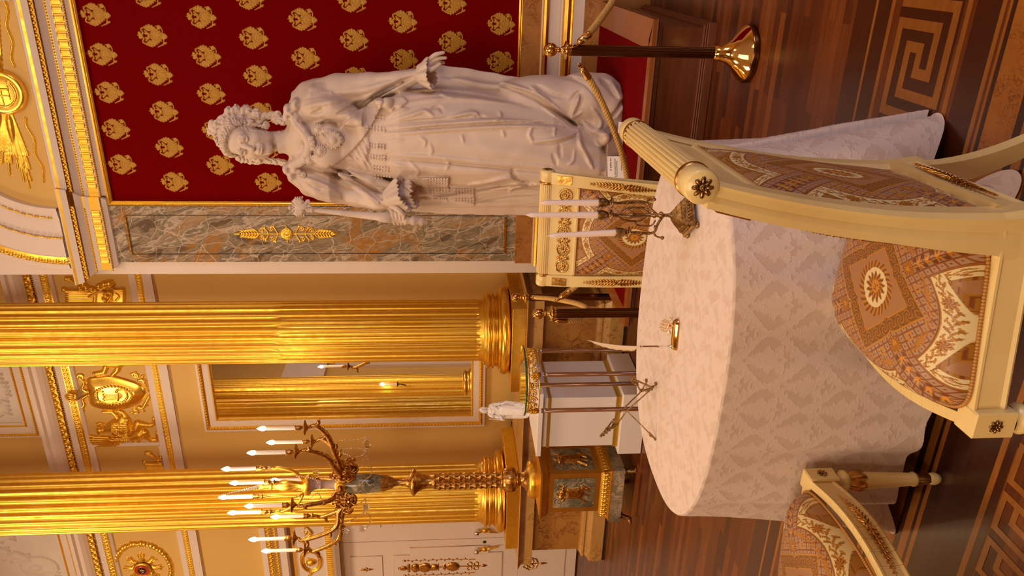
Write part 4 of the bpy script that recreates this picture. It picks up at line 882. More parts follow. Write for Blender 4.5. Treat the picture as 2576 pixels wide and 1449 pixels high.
# ============================================================ cards by the statue
cp = P2(1558, 420, 5.05)
def card(px, Y, w, h, tilt, label, lines, rz=0):
    c = at(*px, Y=Y); t0 = thing('information_card', label, 'card', (c[0], c[1], c[2]-h/2))
    Rm = Matrix.Rotation(rz, 3, 'Y'); R2 = Matrix.Rotation(-tilt, 3, 'X'); A = np.array(R2 @ Rm)
    U, V, Nn = A@XA, A@ZA, A@(-YA)
    m = MB(); m.prism([(-w/2, -h/2), (w/2, -h/2), (w/2, h/2), (-w/2, h/2)], c, U, V, -Nn, .003); m.build('card_sheet', paper, t0, world=True)
    m = MB(); rg = np.random.RandomState(4)
    for ln in lines:
        if ln[0] == 'ring': m.add([], []) if False else None; a = np.linspace(0, 2*pi, 25); m.tube([c+U*ln[1]*math.cos(t)+V*ln[1]*math.sin(t)+Nn*.001 for t in a], .002, 5); m.tube([c-U*ln[1]*.7-V*ln[1]*.7+Nn*.001, c+U*ln[1]*.7+V*ln[1]*.7+Nn*.001], .002, 5); continue
        z, x0, x1, s_ = ln; x = x0
        while x < x1:
            wd = s_*rg.uniform(.5, 1.1); m.prism([(x, z), (x+wd*.6, z), (x+wd*.6, z+s_*rg.choice([.8, 1.1])), (x, z+s_*.8)], c+Nn*.0006, U, V, Nn, .0004); x += wd*(1.0 if rg.rand() > .2 else 1.6)
    m.build('print', ink, t0, world=True)
card((1553, 425), 5.05, .175, .135, math.radians(20), 'white information card with small print at the foot of the statue', [(.040, -.01, .075, .010), (.012, -.055, .075, .007), (.0, -.055, .06, .007), (-.030, -.01, .06, .005), (-.042, -.01, .05, .005)], math.radians(-6))
card((1571, 322), 5.0, .075, .085, math.radians(20), 'small white no-touching card beside the statue, partly behind the chair\'s top rail', [('ring', .026)])

# ============================================================ table and cloth
TC = np.array([-1.275, 2.485]); TZ = .757
RA, RB, EXN, TROT = .685, .515, 2.5, math.radians(-2.5)
def tab(th, r=1.):
    c, s_ = np.cos(th), np.sin(th); x = RA*np.sign(c)*np.abs(c)**(2/EXN); y = RB*np.sign(s_)*np.abs(s_)**(2/EXN)
    return np.stack([TC[0]+r*(x*math.cos(TROT)-y*math.sin(TROT)), TC[1]+r*(x*math.sin(TROT)+y*math.cos(TROT))], -1)
t0 = thing('writing_table', 'oval wooden table under the white damask cloth', 'table', (TC[0], TC[1], 0))
m = MB(); th = np.linspace(0, 2*pi, 64, endpoint=False); P = tab(th, .985)
m.prism(P, (0, 0, TZ-.035), XA, YA, ZA, .03); m.build('tabletop', wood_d, t0, world=True)
for sx in (-1, 1):
    for sy in (-1, 1): m = MB(); m.lathe([(.02, 0), (.025, .04), (.03, .4), (.035, .72)], (TC[0]+sx*.42, TC[1]+sy*.27, 0), 16); m.build('leg', wood_d, t0, world=True)
# damask weave: ornament as a function of cloth coordinates (metres)
def damask(u, v):
    """figure (0..1) and raised outlines of the weave: flower heads inside ogee bands"""
    pu, pv = .170, .255
    x = ((u/pu+.5) % 1-.5)*pu; y = ((v/pv+.5) % 1-.5)*pv
    x2 = np.where(x > 0, x-pu/2, x+pu/2); y2 = np.where(y > 0, y-pv/2, y+pv/2)
    xo = pu/2*(.5+.5*np.cos(2*pi*y/pv))
    ser = .0022*np.sin(y*420)+.0022*np.sin(y*190+np.abs(x)*160)
    og = .0105+ser-np.abs(np.abs(x)-xo)*np.cos(np.arctan(2.1*np.sin(2*pi*np.abs(y)/pv)))*1.15
    def fl(x, y):
        ax = np.abs(x); r = np.hypot(ax, y*.92); a = np.arctan2(y, ax)
        f = .034*(1+.20*np.cos(6*a+.5)+.09*np.cos(15*a))-r
        f = np.maximum(f, .013+.003*np.cos(7*np.arctan2(y+.05, ax))-np.hypot(ax, (y+.05)*.7))
        f = np.maximum(f, .010+.0025*np.cos(9*a)-np.abs(np.hypot(ax-.026, y-.036)-.004))
        f = np.maximum(f, .0045-np.abs(ax-.012*np.sin(y*60))*1.+0*y-np.maximum(np.abs(y)-.075, 0)); return f, ax, r
    f1, a1, r1 = fl(x, y); f2, a2, r2 = fl(x2, y2)
    f = np.maximum(np.maximum(f1, f2), og); n = .0016*np.sin(u*700+3*np.sin(v*300))*np.sin(v*640)
    f = f+n; fig = np.clip(f/.0022+.5, 0, 1); r = np.minimum(r1, r2); ax = np.where(r1 < r2, a1, a2); yy = np.where(r1 < r2, y, y2)
    ln = np.exp(-(f/.0012)**2)+.55*np.exp(-((f-.0075)/.0009)**2)*(np.sin(u*260)*np.sin(v*190) > -.2)
    core = np.where(r < .013, np.maximum(np.cos(ax*900)*np.cos(yy*700), -.3), 0)
    return fig, ln+core*.8
def blot(u, v):
    n = np.sin(u*37+3*np.sin(v*19))+np.sin(v*23+4*np.sin(u*31+1))+.8*np.sin(u*83-v*31+2*np.sin(v*57))+.5*np.sin(u*171+v*113)
    return np.clip((n-.1)*2.2, 0, 1)
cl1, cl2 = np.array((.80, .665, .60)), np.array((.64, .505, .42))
m = MB()
nt, nr = 1800, 200
th = np.linspace(0, 2*pi, nt, endpoint=False); rr_ = np.concatenate([[0.0], np.linspace(.02, 1, nr-1)])
G = np.zeros((nr, nt, 3)); 
for i, r_ in enumerate(rr_): G[i, :, :2] = tab(th, r_)
G[..., 2] = TZ+.004
fig, ln = damask(G[..., 0]*1.0, G[..., 1]); bl = np.clip(blot(G[..., 0]*1.1, G[..., 1]*1.5)-.35*fig, 0, 1); G[..., 2] += .00025*ln
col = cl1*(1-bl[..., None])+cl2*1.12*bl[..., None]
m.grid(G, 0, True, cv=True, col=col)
# hanging part: follows the edge, falls in soft folds; the corners of the cloth reach the floor
ns = 340; s_ = np.linspace(0, 1, ns)[:, None]
edge = tab(th); nxt = np.roll(edge, -1, 0)-np.roll(edge, 1, 0); nrm = np.stack([nxt[:, 1], -nxt[:, 0]], 1); nrm /= np.linalg.norm(nrm, axis=1)[:, None]
arcl = np.r_[0, np.cumsum(np.linalg.norm(np.diff(edge, axis=0), axis=1))]
cornr = np.zeros(nt); dg = np.degrees(th)
for c_ang, wd, ex in ((325, 11, .17), (357, 10, .09), (222, 12, .09), (60, 14, .05), (138, 16, .1)):
    dd = (dg-c_ang+180) % 360-180; cornr = np.maximum(cornr, ex*np.exp(-(dd/wd)**2))
L_ = .672+cornr                                                        # length of cloth below the edge
fold = .016*np.sin(arcl*15.1+.6)+.011*np.sin(arcl*26.3+2.)+.006*np.sin(arcl*47)
d = np.zeros((ns, nt)); 
for c_ang, wd, am in ((325, 7, .15), (341, 5, -.04), (357, 8, .12), (306, 5, -.03), (190, 4, .03), (198, 4, -.035), (214, 4, -.02), (224, 7, .07), (208, 4, -.03), (236, 4, -.02), (60, 9, .02), (138, 10, .06), (278, 5, .014), (287, 4, -.026), (262, 5, .012)):
    dd = (dg-c_ang+180) % 360-180; d += am*np.exp(-(dd/wd)**2)[None, :]*s_**1.25
drop = s_*L_[None, :]
out = .005*np.minimum(drop/.006, 1)+.02*s_+fold[None, :]*np.minimum(s_*1.6, 1)**1.1+d
z = TZ+.004-drop-.0; zmin = .006
over = np.maximum(zmin-z, 0); z = np.maximum(z, zmin+.004*np.sin(arcl*30)[None, :]**2*(over > 0)); out = out+over*.9
z = z-.006*(1-np.exp(-drop/.01))*0
# the seats of the two chairs push the cloth in
Gs = np.zeros((ns, nt, 3)); Gs[..., 0] = edge[None, :, 0]+nrm[None, :, 0]*out; Gs[..., 1] = edge[None, :, 1]+nrm[None, :, 1]*out; Gs[..., 2] = z
uu = np.repeat(arcl[None, :], ns, 0); fig, ln = damask(uu, drop)
Gs[..., :2] += nrm[None]*((.0012*ln+.0004*fig)*np.minimum(drop/.02, 1))[..., None]
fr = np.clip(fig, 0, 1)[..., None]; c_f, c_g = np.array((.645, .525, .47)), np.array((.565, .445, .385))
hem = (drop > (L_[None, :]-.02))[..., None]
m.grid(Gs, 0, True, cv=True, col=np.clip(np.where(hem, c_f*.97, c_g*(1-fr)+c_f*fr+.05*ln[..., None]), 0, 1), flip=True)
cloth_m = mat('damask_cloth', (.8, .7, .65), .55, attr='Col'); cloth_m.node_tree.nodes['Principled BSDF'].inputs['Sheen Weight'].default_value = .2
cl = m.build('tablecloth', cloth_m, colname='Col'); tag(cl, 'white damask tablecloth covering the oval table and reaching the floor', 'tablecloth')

# ============================================================ chairs (local frame: front faces -Y)
def vine(s_, t, n=0.):
    """leafy scroll along s_, t in -1..1: 0 ground, 1 leaf, 2 flower"""
    k = np.floor(s_); q = s_-k-.5; sg = np.where(k % 2 == 0, 1, -1); out = np.zeros(s_.shape, int)
    stem = np.abs(t-.30*np.sin(pi*s_)) < .09; out[stem] = 1
    for ox, oy, a, lx, ly in ((0, .42, .9, .50, .17), (-.25, -.30, -.7, .42, .14), (.28, .05, .3, .36, .13), (.1, -.55, .5, .38, .13)):
        dx, dy = q-ox, t-sg*oy; c, s2 = math.cos(a), math.sin(a)*sg; X, Y = dx*c+dy*s2, -dx*s2+dy*c
        out[(X/lx)**2+(Y/(ly*(1+.35*np.sin(X*26))))**2 < 1] = 1
    k5 = np.floor(s_/5); q5 = s_-k5*5-2.5; r = np.hypot(q5, t); a = np.arctan2(t, q5); fl = r < .72+.14*np.cos(a*8); out[fl] = 2; return out, np.where(fl, .5+.5*np.cos(a*8+r*9), .5+.5*np.sin(s_*9+t*7))
def fabric(u, v, seed=0):
    """printed upholstery, u and v in -1..1"""
    n = lambda a, b, k=1.: np.sin(a*k*31+2.2*np.sin(b*k*23))*np.sin(b*k*29+2*np.sin(a*k*27+seed))
    ground = np.array((.385, .185, .075)); white = np.array((.74, .62, .33)); brown = np.array((.17, .045, .005)); gld = np.array((.56, .235, .012)); ochre = np.array((.30, .135, .015)); taupe = np.array((.42, .26, .16))
    C_ = np.zeros(u.shape+(3,))+ground
    def put(mask, c): C_[mask] = c[mask] if getattr(c, 'ndim', 0) == u.ndim+1 else c
    def mixn(c1, c2, t): t = np.clip(t, 0, 1)[..., None]; return c1*(1-t)+c2*t
    au, av = np.abs(u), np.abs(v); r = np.hypot(u, v); a = np.arctan2(v, u); dm = au+av
    diag = np.abs(au-av)
    X, Y = (u+v)*8.5, (u-v)*8.5; fx, fy = np.abs((X % 1)-.5), np.abs((Y % 1)-.5)
    lattice = (fx < .40) & (fy < .40); dot = (fx < .10) & (fy < .10)
    band = (r < .86) | (diag < .24)
    lat = np.where((lattice & ~dot)[..., None], taupe*(1-.25*np.maximum(fx, fy)[..., None]), brown*1.5)
    put(band, lat)
    inside = (r > .86) & (diag > .24); c45 = .7071
    onring = r < 1.02; s_r = a*9.5; t_r = (r-.945)/.062; s_d = np.where(au > av, u, v)*11; t_d = (diag-.325)/.062
    s_, t = np.where(onring, s_r, s_d), np.where(onring, t_r, t_d)
    wb = inside & ((r < 1.01) | (diag < .39)); lf, sh = vine(s_, t)
    put(wb, white); put(wb & (lf == 1), mixn(ochre, gld, sh*.8)); put(wb & (lf == 2), mixn(brown, gld, sh))
    sqr = wb & (~onring) & (np.abs((dm-1.35)) < .07); put(sqr, gld*.5); rq = np.hypot((dm-1.35)*9, t_d*.62); put(sqr & (rq < .5), mixn(gld, brown, .5+.5*np.cos(np.arctan2(t_d, (dm-1.35)*12)*6+rq*12)))
    put(inside & ((np.abs(r-.87) < .014) | (np.abs(diag-.25) < .014)), gld*.75); put(inside & ((np.abs(r-.87) < .004) | (np.abs(diag-.25) < .004)), brown)
    rim = inside & ~wb & ((r < 1.055) | (diag < .43)); put(rim, gld*.62); put(rim & (np.sin(s_*14) > .8), brown*1.2)
    fld = inside & ~wb & ~rim
    p, q = np.maximum(au, av)-.98, np.where(au > av, v, u)
    rr = np.hypot(p*1.2, np.abs(q)-.20); sw = np.abs(rr-.15)
    put(fld & (sw < .052), mixn(brown*1.1, gld*.8, .5+.5*np.cos(u*95)*np.cos(v*95)+.3*n(u, v, 2)))
    put(fld & (np.hypot(p*1.4, np.abs(q)-.20) < .055), mixn(gld, brown, .5+.5*np.cos(q*120))); bow = (np.abs(p+.08) < .02+.5*np.abs(q)) & (np.abs(q) < .09) & (p < 0.02); put(fld & bow, mixn(gld, brown, .5+.5*np.sin(np.abs(q)*90)))
    # ribbons plaited along the diagonals, scrolls round the diamond
    s1 = np.where(u*v > 0, (u+v), (u-v))*c45; t1 = (au-av)*c45
    rb = np.abs(np.abs(t1)-.055*np.abs(np.sin(s1*26))) < .022; put(band & (r > .66) & rb, mixn(gld*1.15, brown, .5-.9*np.cos(s1*52)))
    sc_ = np.abs(np.hypot(dm-.90, diag*.9-.30)-.05) < .014; put(band & (dm > .80) & sc_, gld)
    lv, sh2 = vine(a*7, (r-.79)/.05); put(band & (dm > .77) & (diag > .16) & (lv > 0) & (np.abs(r-.79) < .06), mixn(gld, brown, sh2*.6))
    # diamond band of roses
    s3 = np.where((u*v) > 0, u-v, u+v)*c45; t3 = (dm-.635)*c45/.078
    k3 = np.floor(s3*7.2); q3_ = (s3*7.2-k3-.5)*2; r3 = np.hypot(q3_, t3*1.05); a3 = np.arctan2(t3, q3_)
    dmb = dm < .76; put(dmb, ochre*.62); put(dmb & (r3 < .92), mixn(gld*.72, brown, .5+.5*np.cos(r3*11+a3*3))); put(dmb & (r3 > .92) & (n(u, v, 2.2) > .1), gld*.5)
    put((np.abs(dm-.75) < .013) | (np.abs(dm-.525) < .010), gld*.95); put(dm < .515, ground*1.05)
    for s4 in (0, pi/2, pi, 1.5*pi):
        cx, cy = .66*np.cos(s4+pi/4), .66*np.sin(s4+pi/4); qq = np.hypot(u-cx, v-cy); aa = np.arctan2(v-cy, u-cx); put(qq < .085, mixn(gld, brown, .5+.5*np.cos(aa*16))); put(qq < .03, gld)
    # medallion with a lion's mane
    ae = np.arctan2(v*.9, u); re = np.hypot(u*1.08, v*.92)
    wr = np.abs(re-.255) < .042+.010*np.cos(ae*14); put(wr, mixn(gld, brown, .5+.5*np.cos(ae*26+re*50))); put(re < .215, white*1.05); put(re < .150+.026*np.cos(ae*13+1), mixn(gld, brown, .5+.5*np.cos(ae*13+re*55))); put(np.hypot(u, v*.8) < .062, gld*1.1)
    put((np.hypot(au-.026, v-.014) < .010) | ((au < .008) & (v < .01) & (v > -.03)) | ((np.abs(v+.042) < .005) & (au < .02)), brown)
    return np.clip(C_, 0, 1)
fab_m = mat('printed_upholstery', (.6, .4, .2), .42, attr='Col', bump=(900, .15, .001)); fab_m.node_tree.nodes['Principled BSDF'].inputs['Sheen Weight'].default_value = .1
def rosette(mb, c, ax, r, k=8, mat_=0, dome=.5):
    ax = np.array(ax, float); e1 = np.cross(ax, (0, 0, 1)); e1 = e1/np.linalg.norm(e1) if np.linalg.norm(e1) > .1 else XA; e2 = np.cross(ax, e1); c = np.array(c, float)
    for i in range(k):
        a = 2*pi*i/k; dr = math.cos(a)*e1+math.sin(a)*e2; tn = -math.sin(a)*e1+math.cos(a)*e2
        ph = np.linspace(0, pi, 6); t = np.linspace(0, 2*pi, 9, endpoint=False)
        P = c+dr*(.6*r+.38*r*np.cos(ph))[:, None, None]+(.22*r*np.sin(ph)**.7)[:, None, None]*(np.cos(t)[None, :, None]*tn)+(dome*.5*r*np.sin(ph))[:, None, None]*np.sin(t)[None, :, None]*ax
        mb.grid(P, mat_, True, cv=True)
    mb.ball(c+ax*.1*r, .2*r, mat_, 10, 7)
def garland(mb, P, up, w, mat_=0, n=None):
    """leafy gilt garland lying along the polyline P, leaves spreading along 'up'"""
    P = np.array(P, float); up = np.array(up, float); T = P[-1]-P[0]; Ln = np.linalg.norm(T); T /= Ln; Nn = np.cross(T, up); n = n or int(Ln/(.55*w))
    for i in range(n):
        q = i/(n-1); c = P[0]+(P[-1]-P[0])*q if len(P) == 2 else np.array([np.interp(q, np.linspace(0, 1, len(P)), P[:, k]) for k in range(3)])
        ww = w*(.35+.65*math.sin(pi*min(q*1.1, 1))); sg = -1 if q < .5 else 1
        for f_ in (-1, 0, 1):
            d = T*sg*(1 if f_ == 0 else .75)+up*f_*.75; d /= np.linalg.norm(d)
            mb.tube([c-d*ww*.1, c+d*ww*.35+Nn*0, c+d*ww*.75], [ww*.12, ww*.2, ww*.05], 6, mat_)
    mb.tube([P[0], P[-1]] if len(P) == 2 else P, w*.10, 6, mat_)
    c = P[len(P)//2] if len(P) > 2 else (P[0]+P[-1])/2
    for i in range(5): a = 2*pi*i/5; mb.ball(c+(T*math.cos(a)+up*math.sin(a))*w*.28, w*.17, mat_, 8, 6)
chair = thing('upholstered_chair', '', 'chair')
BX = .245   # half width at stiles
def stile_y(z): # backward sweep of the stiles above the seat
    t = (z-.40)/.72; return .205+.015*t+.080*t**2.2 if t > 0 else .205
def sx_(z): return .222+.043*(min(max((z-.4)/.7, 0), 1))**1.0
for s_ in (-1, 1):
    zs = np.linspace(.36, 1.105, 16); m = MB()
    wv, dp = .030, np.interp(zs, [.36, .46, .7, 1.09], [.085, .058, .042, .036])
    prof = lambda i, z: [(sx_(z)*s_-wv*.9, stile_y(z)-dp[i]), (sx_(z)*s_-wv, stile_y(z)-dp[i]+.008), (sx_(z)*s_-wv, stile_y(z)+dp[i]*.55), (sx_(z)*s_+wv*.6, stile_y(z)+dp[i]*.55), (sx_(z)*s_+wv, stile_y(z)+dp[i]*.35), (sx_(z)*s_+wv*.80, stile_y(z)+.006), (sx_(z)*s_+wv*.80, stile_y(z)-.010), (sx_(z)*s_+wv, stile_y(z)-dp[i]*.6), (sx_(z)*s_+wv, stile_y(z)-dp[i])]
    G = np.array([[(*p, z) for p in prof(i, z)] for i, z in enumerate(zs)]); m.grid(G, 0, False, cv=True)
    m.add(G[-1], [list(range(9))], 0, False); m.add(G[0], [list(range(9))], 0, False)
    # ear of the crest
    yc = stile_y(1.120)+.002
    m.lathe([(.0, 0), (.030, 0), (.0345, .006), (.0345, .054), (.031, .060), (0, .060)], ((sx_(1.1)+.03)*s_-s_*.062+s_*.006, yc, 1.120), 32, 0, ax=(s_, 0, 0))
    st = m.build('back_post', cream, chair)
    m = MB(); rosette(m, ((sx_(1.1)+.034)*s_, yc, 1.120), (s_, 0, 0), .0225, 8); m.build('rosette', bronze, st)
    zt_ = 1.045; Vt = np.array((0, (stile_y(1.09)-stile_y(1.0))/.09, 1)); Vt /= np.linalg.norm(Vt); m = MB(); m.prism([(-.020, -.036), (.020, -.036), (.020, .036), (-.020, .036)], (sx_(zt_)*s_, stile_y(zt_)-.0385, zt_), XA, Vt, np.cross(XA, Vt), .003); m.build('gilt_plaque', bronze_g, st)
    m = MB(); G_ = [(sx_(z)*s_, stile_y(z)-np.interp(z, zs, dp)-.002, z) for z in np.linspace(.92, .60, 9)]; garland(m, G_, XA, .036, 0, 22); m.build('gilt_garland', bronze_g, st)
    m = MB(); m.lathe([(.034, 0), (.0365, .003), (.0365, .010), (.034, .013)], ((sx_(1.1)-.034)*s_, yc, 1.120), 30, 0, ax=(s_, 0, 0))
    m.build('gilt_ring', bronze_g, st)
    # turned front leg with corner block
    m = MB(); fx, fy = .288*s_, -.225
    m.box((fx-.032, fy-.032, .355), (fx+.032, fy+.032, .455), 0, .004)
    m.lathe([(0, .0), (.014, .0), (.019, .012), (.021, .022), (.018, .034), (.016, .037)], (fx, fy, 0), 24)
    m.lathe([(.020, .082), (.024, .088), (.024, .094), (.021, .1), (.029, .265), (.030, .285), (.022, .290), (.022, .312), (.034, .322), (.036, .332), (.030, .340), (.026, .346), (.032, .356)], (fx, fy, 0), 40, mod=lambda t, z: 1-.07*np.outer((z > .1) & (z < .262), np.maximum(np.cos(t*10), 0)**.5))
    lg = m.build('leg', cream, chair)
    m = MB(); m.lathe([(.016, .037), (.018, .05), (.020, .082)], (fx, fy, 0), 24, mod=lambda t, z: 1+.08*np.cos(t*6)[None, :]*np.ones((len(z), 1)))
    m.build('gilt_ankle_band', bronze_g, lg)
    m = MB(); m.lathe([(.031, .262), (.0335, .275), (.033, .29), (.028, .305), (.024, .312)], (fx, fy, 0), 32, mod=lambda t, z: 1+.10*np.cos(t*6)[None, :]*np.ones((len(z), 1)))
    m.build('gilt_leaf_collar', bronze_g, lg)
    m = MB(); rosette(m, (fx+s_*.034, fy, .405), (s_, 0, 0), .017, 8); m.build('rosette', bronze, lg)
    m = MB(); rosette(m, (fx, fy-.034, .405), (0, -1, 0), .017, 8); m.build('rosette', bronze, lg)
    # sabre rear leg
    m = MB(); zz = np.linspace(.40, 0, 12); G = []
    for z in zz:
        q = 1-z/.4; y = .205+.125*q**2; x = .222*s_+s_*.012*q; hw = .026-.006*q; hd = .034-.012*q
        G.append([(x-hw, y-hd, z), (x+hw, y-hd, z), (x+hw, y+hd, z), (x-hw, y+hd, z)])
    m.grid(np.array(G), 0, False, cv=True); m.add(G[-1], [(0, 1, 2, 3)], 0, False); m.build('leg', cream, chair)
# crest rail: fluted roll, plain board behind, carved rosette band in front
m = MB(); yc = stile_y(1.120)+.002; n = 64
m.lathe([(.0335, -.236), (.0335, .236)], (0, yc, 1.120), 220, 0, ax=(1, 0, 0), mod=lambda t, z: 1-.12*np.maximum(np.cos(t*20), -.2)[None, :]*np.ones((len(z), 1)))
zb = np.linspace(.972, 1.105, 8)
G = np.array([[(-.24, stile_y(z)-.020, z), (.24, stile_y(z)-.020, z), (.24, stile_y(z)+.010, z), (-.24, stile_y(z)+.010, z)] for z in zb]); m.grid(G, 0, False, cv=True); m.add(G[0], [(3, 2, 1, 0)], 0, False)
m.box((-.225, stile_y(.975)-.030, .968), (.225, stile_y(.975)+.014, .982), 0, .003)
crest = m.build('crest_rail', cream, chair)
m = MB(); h = HF(-.232, .232, -.038, .038, .0016)
for k in range(5):
    cx = -.184+.092*k; h.ring(cx, 0, .030, .0045)
    for j in range(12): a_ = 30*j; h.leaf(cx+.006*math.cos(math.radians(a_)), .006*math.sin(math.radians(a_)), a_, .019, .0042)
    h.blob(cx, 0, .006, .006, .007)
    if k < 4:
        c2 = cx+.046; h.ring(c2, 0, .009, .0035); h.blob(c2, 0, .004)
        for f_ in (-1, 1):
            h.stroke(crom([(cx+.022, f_*.022), (c2-.004, f_*.012), (c2+.008, -f_*.012), (cx+.07, -f_*.022)], 5), .0035); h.leaf(c2, f_*.012, f_*90, .024, .006); h.leaf(c2, f_*.015, f_*60, .02, .004); h.leaf(c2, f_*.015, f_*120, .02, .004)
Vt = np.array((0, (stile_y(1.08)-stile_y(1.0))/.08, 1)); Vt /= np.linalg.norm(Vt); h.emit(m, (0, stile_y(1.032)-.021, 1.032), XA, Vt, np.cross(XA, Vt)); m.build('rosette_band', bronze_g if False else mat('worn_gilding', (.78, .50, .16), .30, 1, noise=(50, 4), col2=(.34, .17, .04)), crest)
# upholstered back, front and rear faces
nu, nv = 420, 460
U_, V_ = np.meshgrid(np.linspace(-1, 1, nu), np.linspace(-1, 1, nv), indexing='ij'); zz = .70+.265*V_; HW = np.interp(zz, [.42, 1.0], [.196, .226])
dome = (np.maximum(1-U_**4, 0)*np.maximum(1-V_**4, 0))**.5; m = MB()
ym = np.vectorize(stile_y)(zz)
m.grid(np.stack([U_*HW, ym-.012-.038*dome, zz], -1), 0, True, col=fabric(U_, V_*1.08), flip=True)
m.grid(np.stack([U_*HW, ym+.006+.034*dome, zz], -1), 0, True, col=fabric(U_, V_*1.08-.0, 2))
m.build('back_upholstery', fab_m, chair, colname='Col')
m = MB()
def braid(mb, P, r=.0042):
    P = np.array(P, float); s0 = np.r_[0, np.cumsum(np.linalg.norm(np.diff(P, axis=0), axis=1))]; q = np.arange(0, s0[-1], .0075); P = np.stack([np.interp(q, s0, P[:, k]) for k in range(3)], 1); mb.rep(BV*r, BF, P)
edgeP = [(-1, -1), (-1, 1), (1, 1), (1, -1), (-1, -1)]
for off in (-.016, .012):
    pts = []
    for (u0, v0), (u1, v1) in zip(edgeP[:-1], edgeP[1:]):
        for t in np.linspace(0, 1, 14)[:-1]:
            u, v = u0+(u1-u0)*t, v0+(v1-v0)*t; z = .70+.265*v; pts.append((u*np.interp(z, [.42, 1.0], [.196, .226]), stile_y(z)+off, z))
    braid(m, pts+[pts[0]])
m.build('back_braid', mat('gold_braid', (.50, .25, .06), .5, .3), chair)
# seat: rails and domed cushion
fr = [(-.272, -.225), (-.15, -.262), (0, -.275), (.15, -.262), (.272, -.225), (.222, .205), (-.222, .205)]
def seat_pt(u, v):
    y = -.205+(v+1)/2*.375; wx = .292-(v+1)/2*.068; bow = -.045*(1-u*u)*np.clip(-v, 0, 1)
    return np.stack([u*wx, y+bow, 0*u], -1)
m = MB()
def rail(a, b, z0, z1, w, k=0):
    a, b = np.array(a, float), np.array(b, float); T = b-a; T /= np.linalg.norm(T); Nn = np.array([T[1], -T[0]])
    v = []
    for p in (a, b):
        for o, z in ((0, z0), (w*.9, z0), (w, z0+.006), (w*.82, z0+.014), (w*.82, z1-.012), (w, z1-.006), (w, z1), (0, z1)): v.append((*(p+Nn*o), z))
    m.add(v, [(i, (i+1) % 8, (i+1) % 8+8, i+8) for i in range(8)]+[tuple(range(8))[::-1], tuple(range(8, 16))], k, False)
for s_ in (-1, 1):
    a, b = np.array((s_*.278, -.20)), np.array((s_*.222, .21)); 
    if s_ > 0: rail(b, a, .375, .452, -.030) if False else rail(a, b, .375, .452, .026)
    else: rail(b, a, .375, .452, .026)
rail((.21, .222), (-.21, .222), .375, .455, .026)
bowl = [(-.265+.53*t/12, -.222-.048*math.sin(pi*t/12)) for t in range(13)]
for a, b in zip(bowl[:-1], bowl[1:]): rail(a, b, .375, .452, .026)
sr = m.build('seat_rail', cream, chair)
m = MB(); P = [(-.17+.34*t/16, -.222-.048*math.sin(pi*(t+2)/20)-.030, .413) for t in range(17)]; garland(m, P, ZA, .030, 0, 22); m.build('gilt_garland', bronze_g, sr)
m = MB(); garland(m, [(-.15, .252, .418), (.15, .252, .418)], ZA, .030, 0, 20); m.build('gilt_garland', bronze_g, sr)
nu = 620; U_, V_ = np.meshgrid(np.linspace(-1, 1, nu), np.linspace(-1, 1, nu), indexing='ij')
_k = np.maximum(np.abs(U_), np.abs(V_))/((np.abs(U_)**9+np.abs(V_)**9)**(1/9)+1e-9); Ps = seat_pt(U_*_k, V_*_k); dome = (np.maximum(1-np.abs(U_)**5, 0)*np.maximum(1-np.abs(V_)**5, 0))**.42
Ps[..., 2] = .452+.098*dome; m = MB(); m.grid(Ps, 0, True, col=fabric(U_, V_, 1)); m.build('seat_cushion', fab_m, chair, colname='Col')
m = MB(); pts = []
for (u0, v0), (u1, v1) in zip(edgeP[:-1], edgeP[1:]):
    for t in np.linspace(0, 1, 30)[:-1]:
        u, v = u0+(u1-u0)*t, v0+(v1-v0)*t; _k = 1/(abs(u)**9+abs(v)**9)**(1/9); p = seat_pt(np.array(u*_k), np.array(v*_k)); pts.append((p[0]*1.012, p[1]*1.012, .457))
braid(m, pts+[pts[0]], .005); m.build('seat_braid', MATS['gold_braid'], chair)
gC = 'cream upholstered chairs around the table'
chair['label'] = 'cream and gold upholstered chair facing left, its high back nearest the camera'; chair['group'] = gC
chair.location = (-.71, 1.655, 0); chair.rotation_euler = (0, 0, math.radians(-88))
dup(chair, (-1.765, 1.64, 0), math.radians(90), 'cream upholstered chair cut off by the frame, front leg before the tablecloth\'s left end', gC)
dup(chair, (-1.25, 3.26, 0), 0, 'cream upholstered chair standing behind the table, its front facing the camera', gC)
# ============================================================ three-light candelabrum on the table
TT = TZ+.005
t0 = thing('candelabrum', 'small antique bronze three-armed candelabrum with white candles near the table\'s right end', 'candelabrum', (-.812, 2.452, TT))
cb = np.array([-.812, 2.452, TT]); RZ = math.radians(38)
def sq(mb, c, prof, rz, mat_=0):
    """square-section turned body: prof = [(half width, z)]"""
    G = []
    for w_, z in prof:
        ring = []
        for k in range(4):
            a = rz+pi/4+k*pi/2; ring.append((c[0]+w_*1.414*math.cos(a), c[1]+w_*1.414*math.sin(a), c[2]+z))
        G.append(ring)
    mb.grid(np.array(G), mat_, False, cv=True, flip=True); mb.add(G[-1], [(0, 1, 2, 3)], mat_, False); mb.add(G[0], [(3, 2, 1, 0)], mat_, False)
m = MB()
sq(m, cb, [(.056, .010), (.060, .012), (.060, .018), (.054, .022), (.050, .026), (.048, .034), (.036, .046), (.034, .050), (.026, .060), (.018, .068), (.012, .074)], RZ)
for k in range(4):
    a = RZ+pi/4+k*pi/2; m.ball(cb+(.076*math.cos(a), .076*math.sin(a), .006), (.012, .012, .007))
for k in range(4):
    a = RZ+k*pi/2
    for j in range(-3, 4): m.ball(cb+(.052*math.cos(a)-j*.011*math.sin(a), .052*math.sin(a)+j*.011*math.cos(a), .029), (.0045, .0045, .0035), n=8, m=5)
    for j in range(-2, 3): m.ball(cb+(.042*math.cos(a)-j*.010*math.sin(a), .042*math.sin(a)+j*.010*math.cos(a), .041), (.004, .004, .003), n=8, m=5)
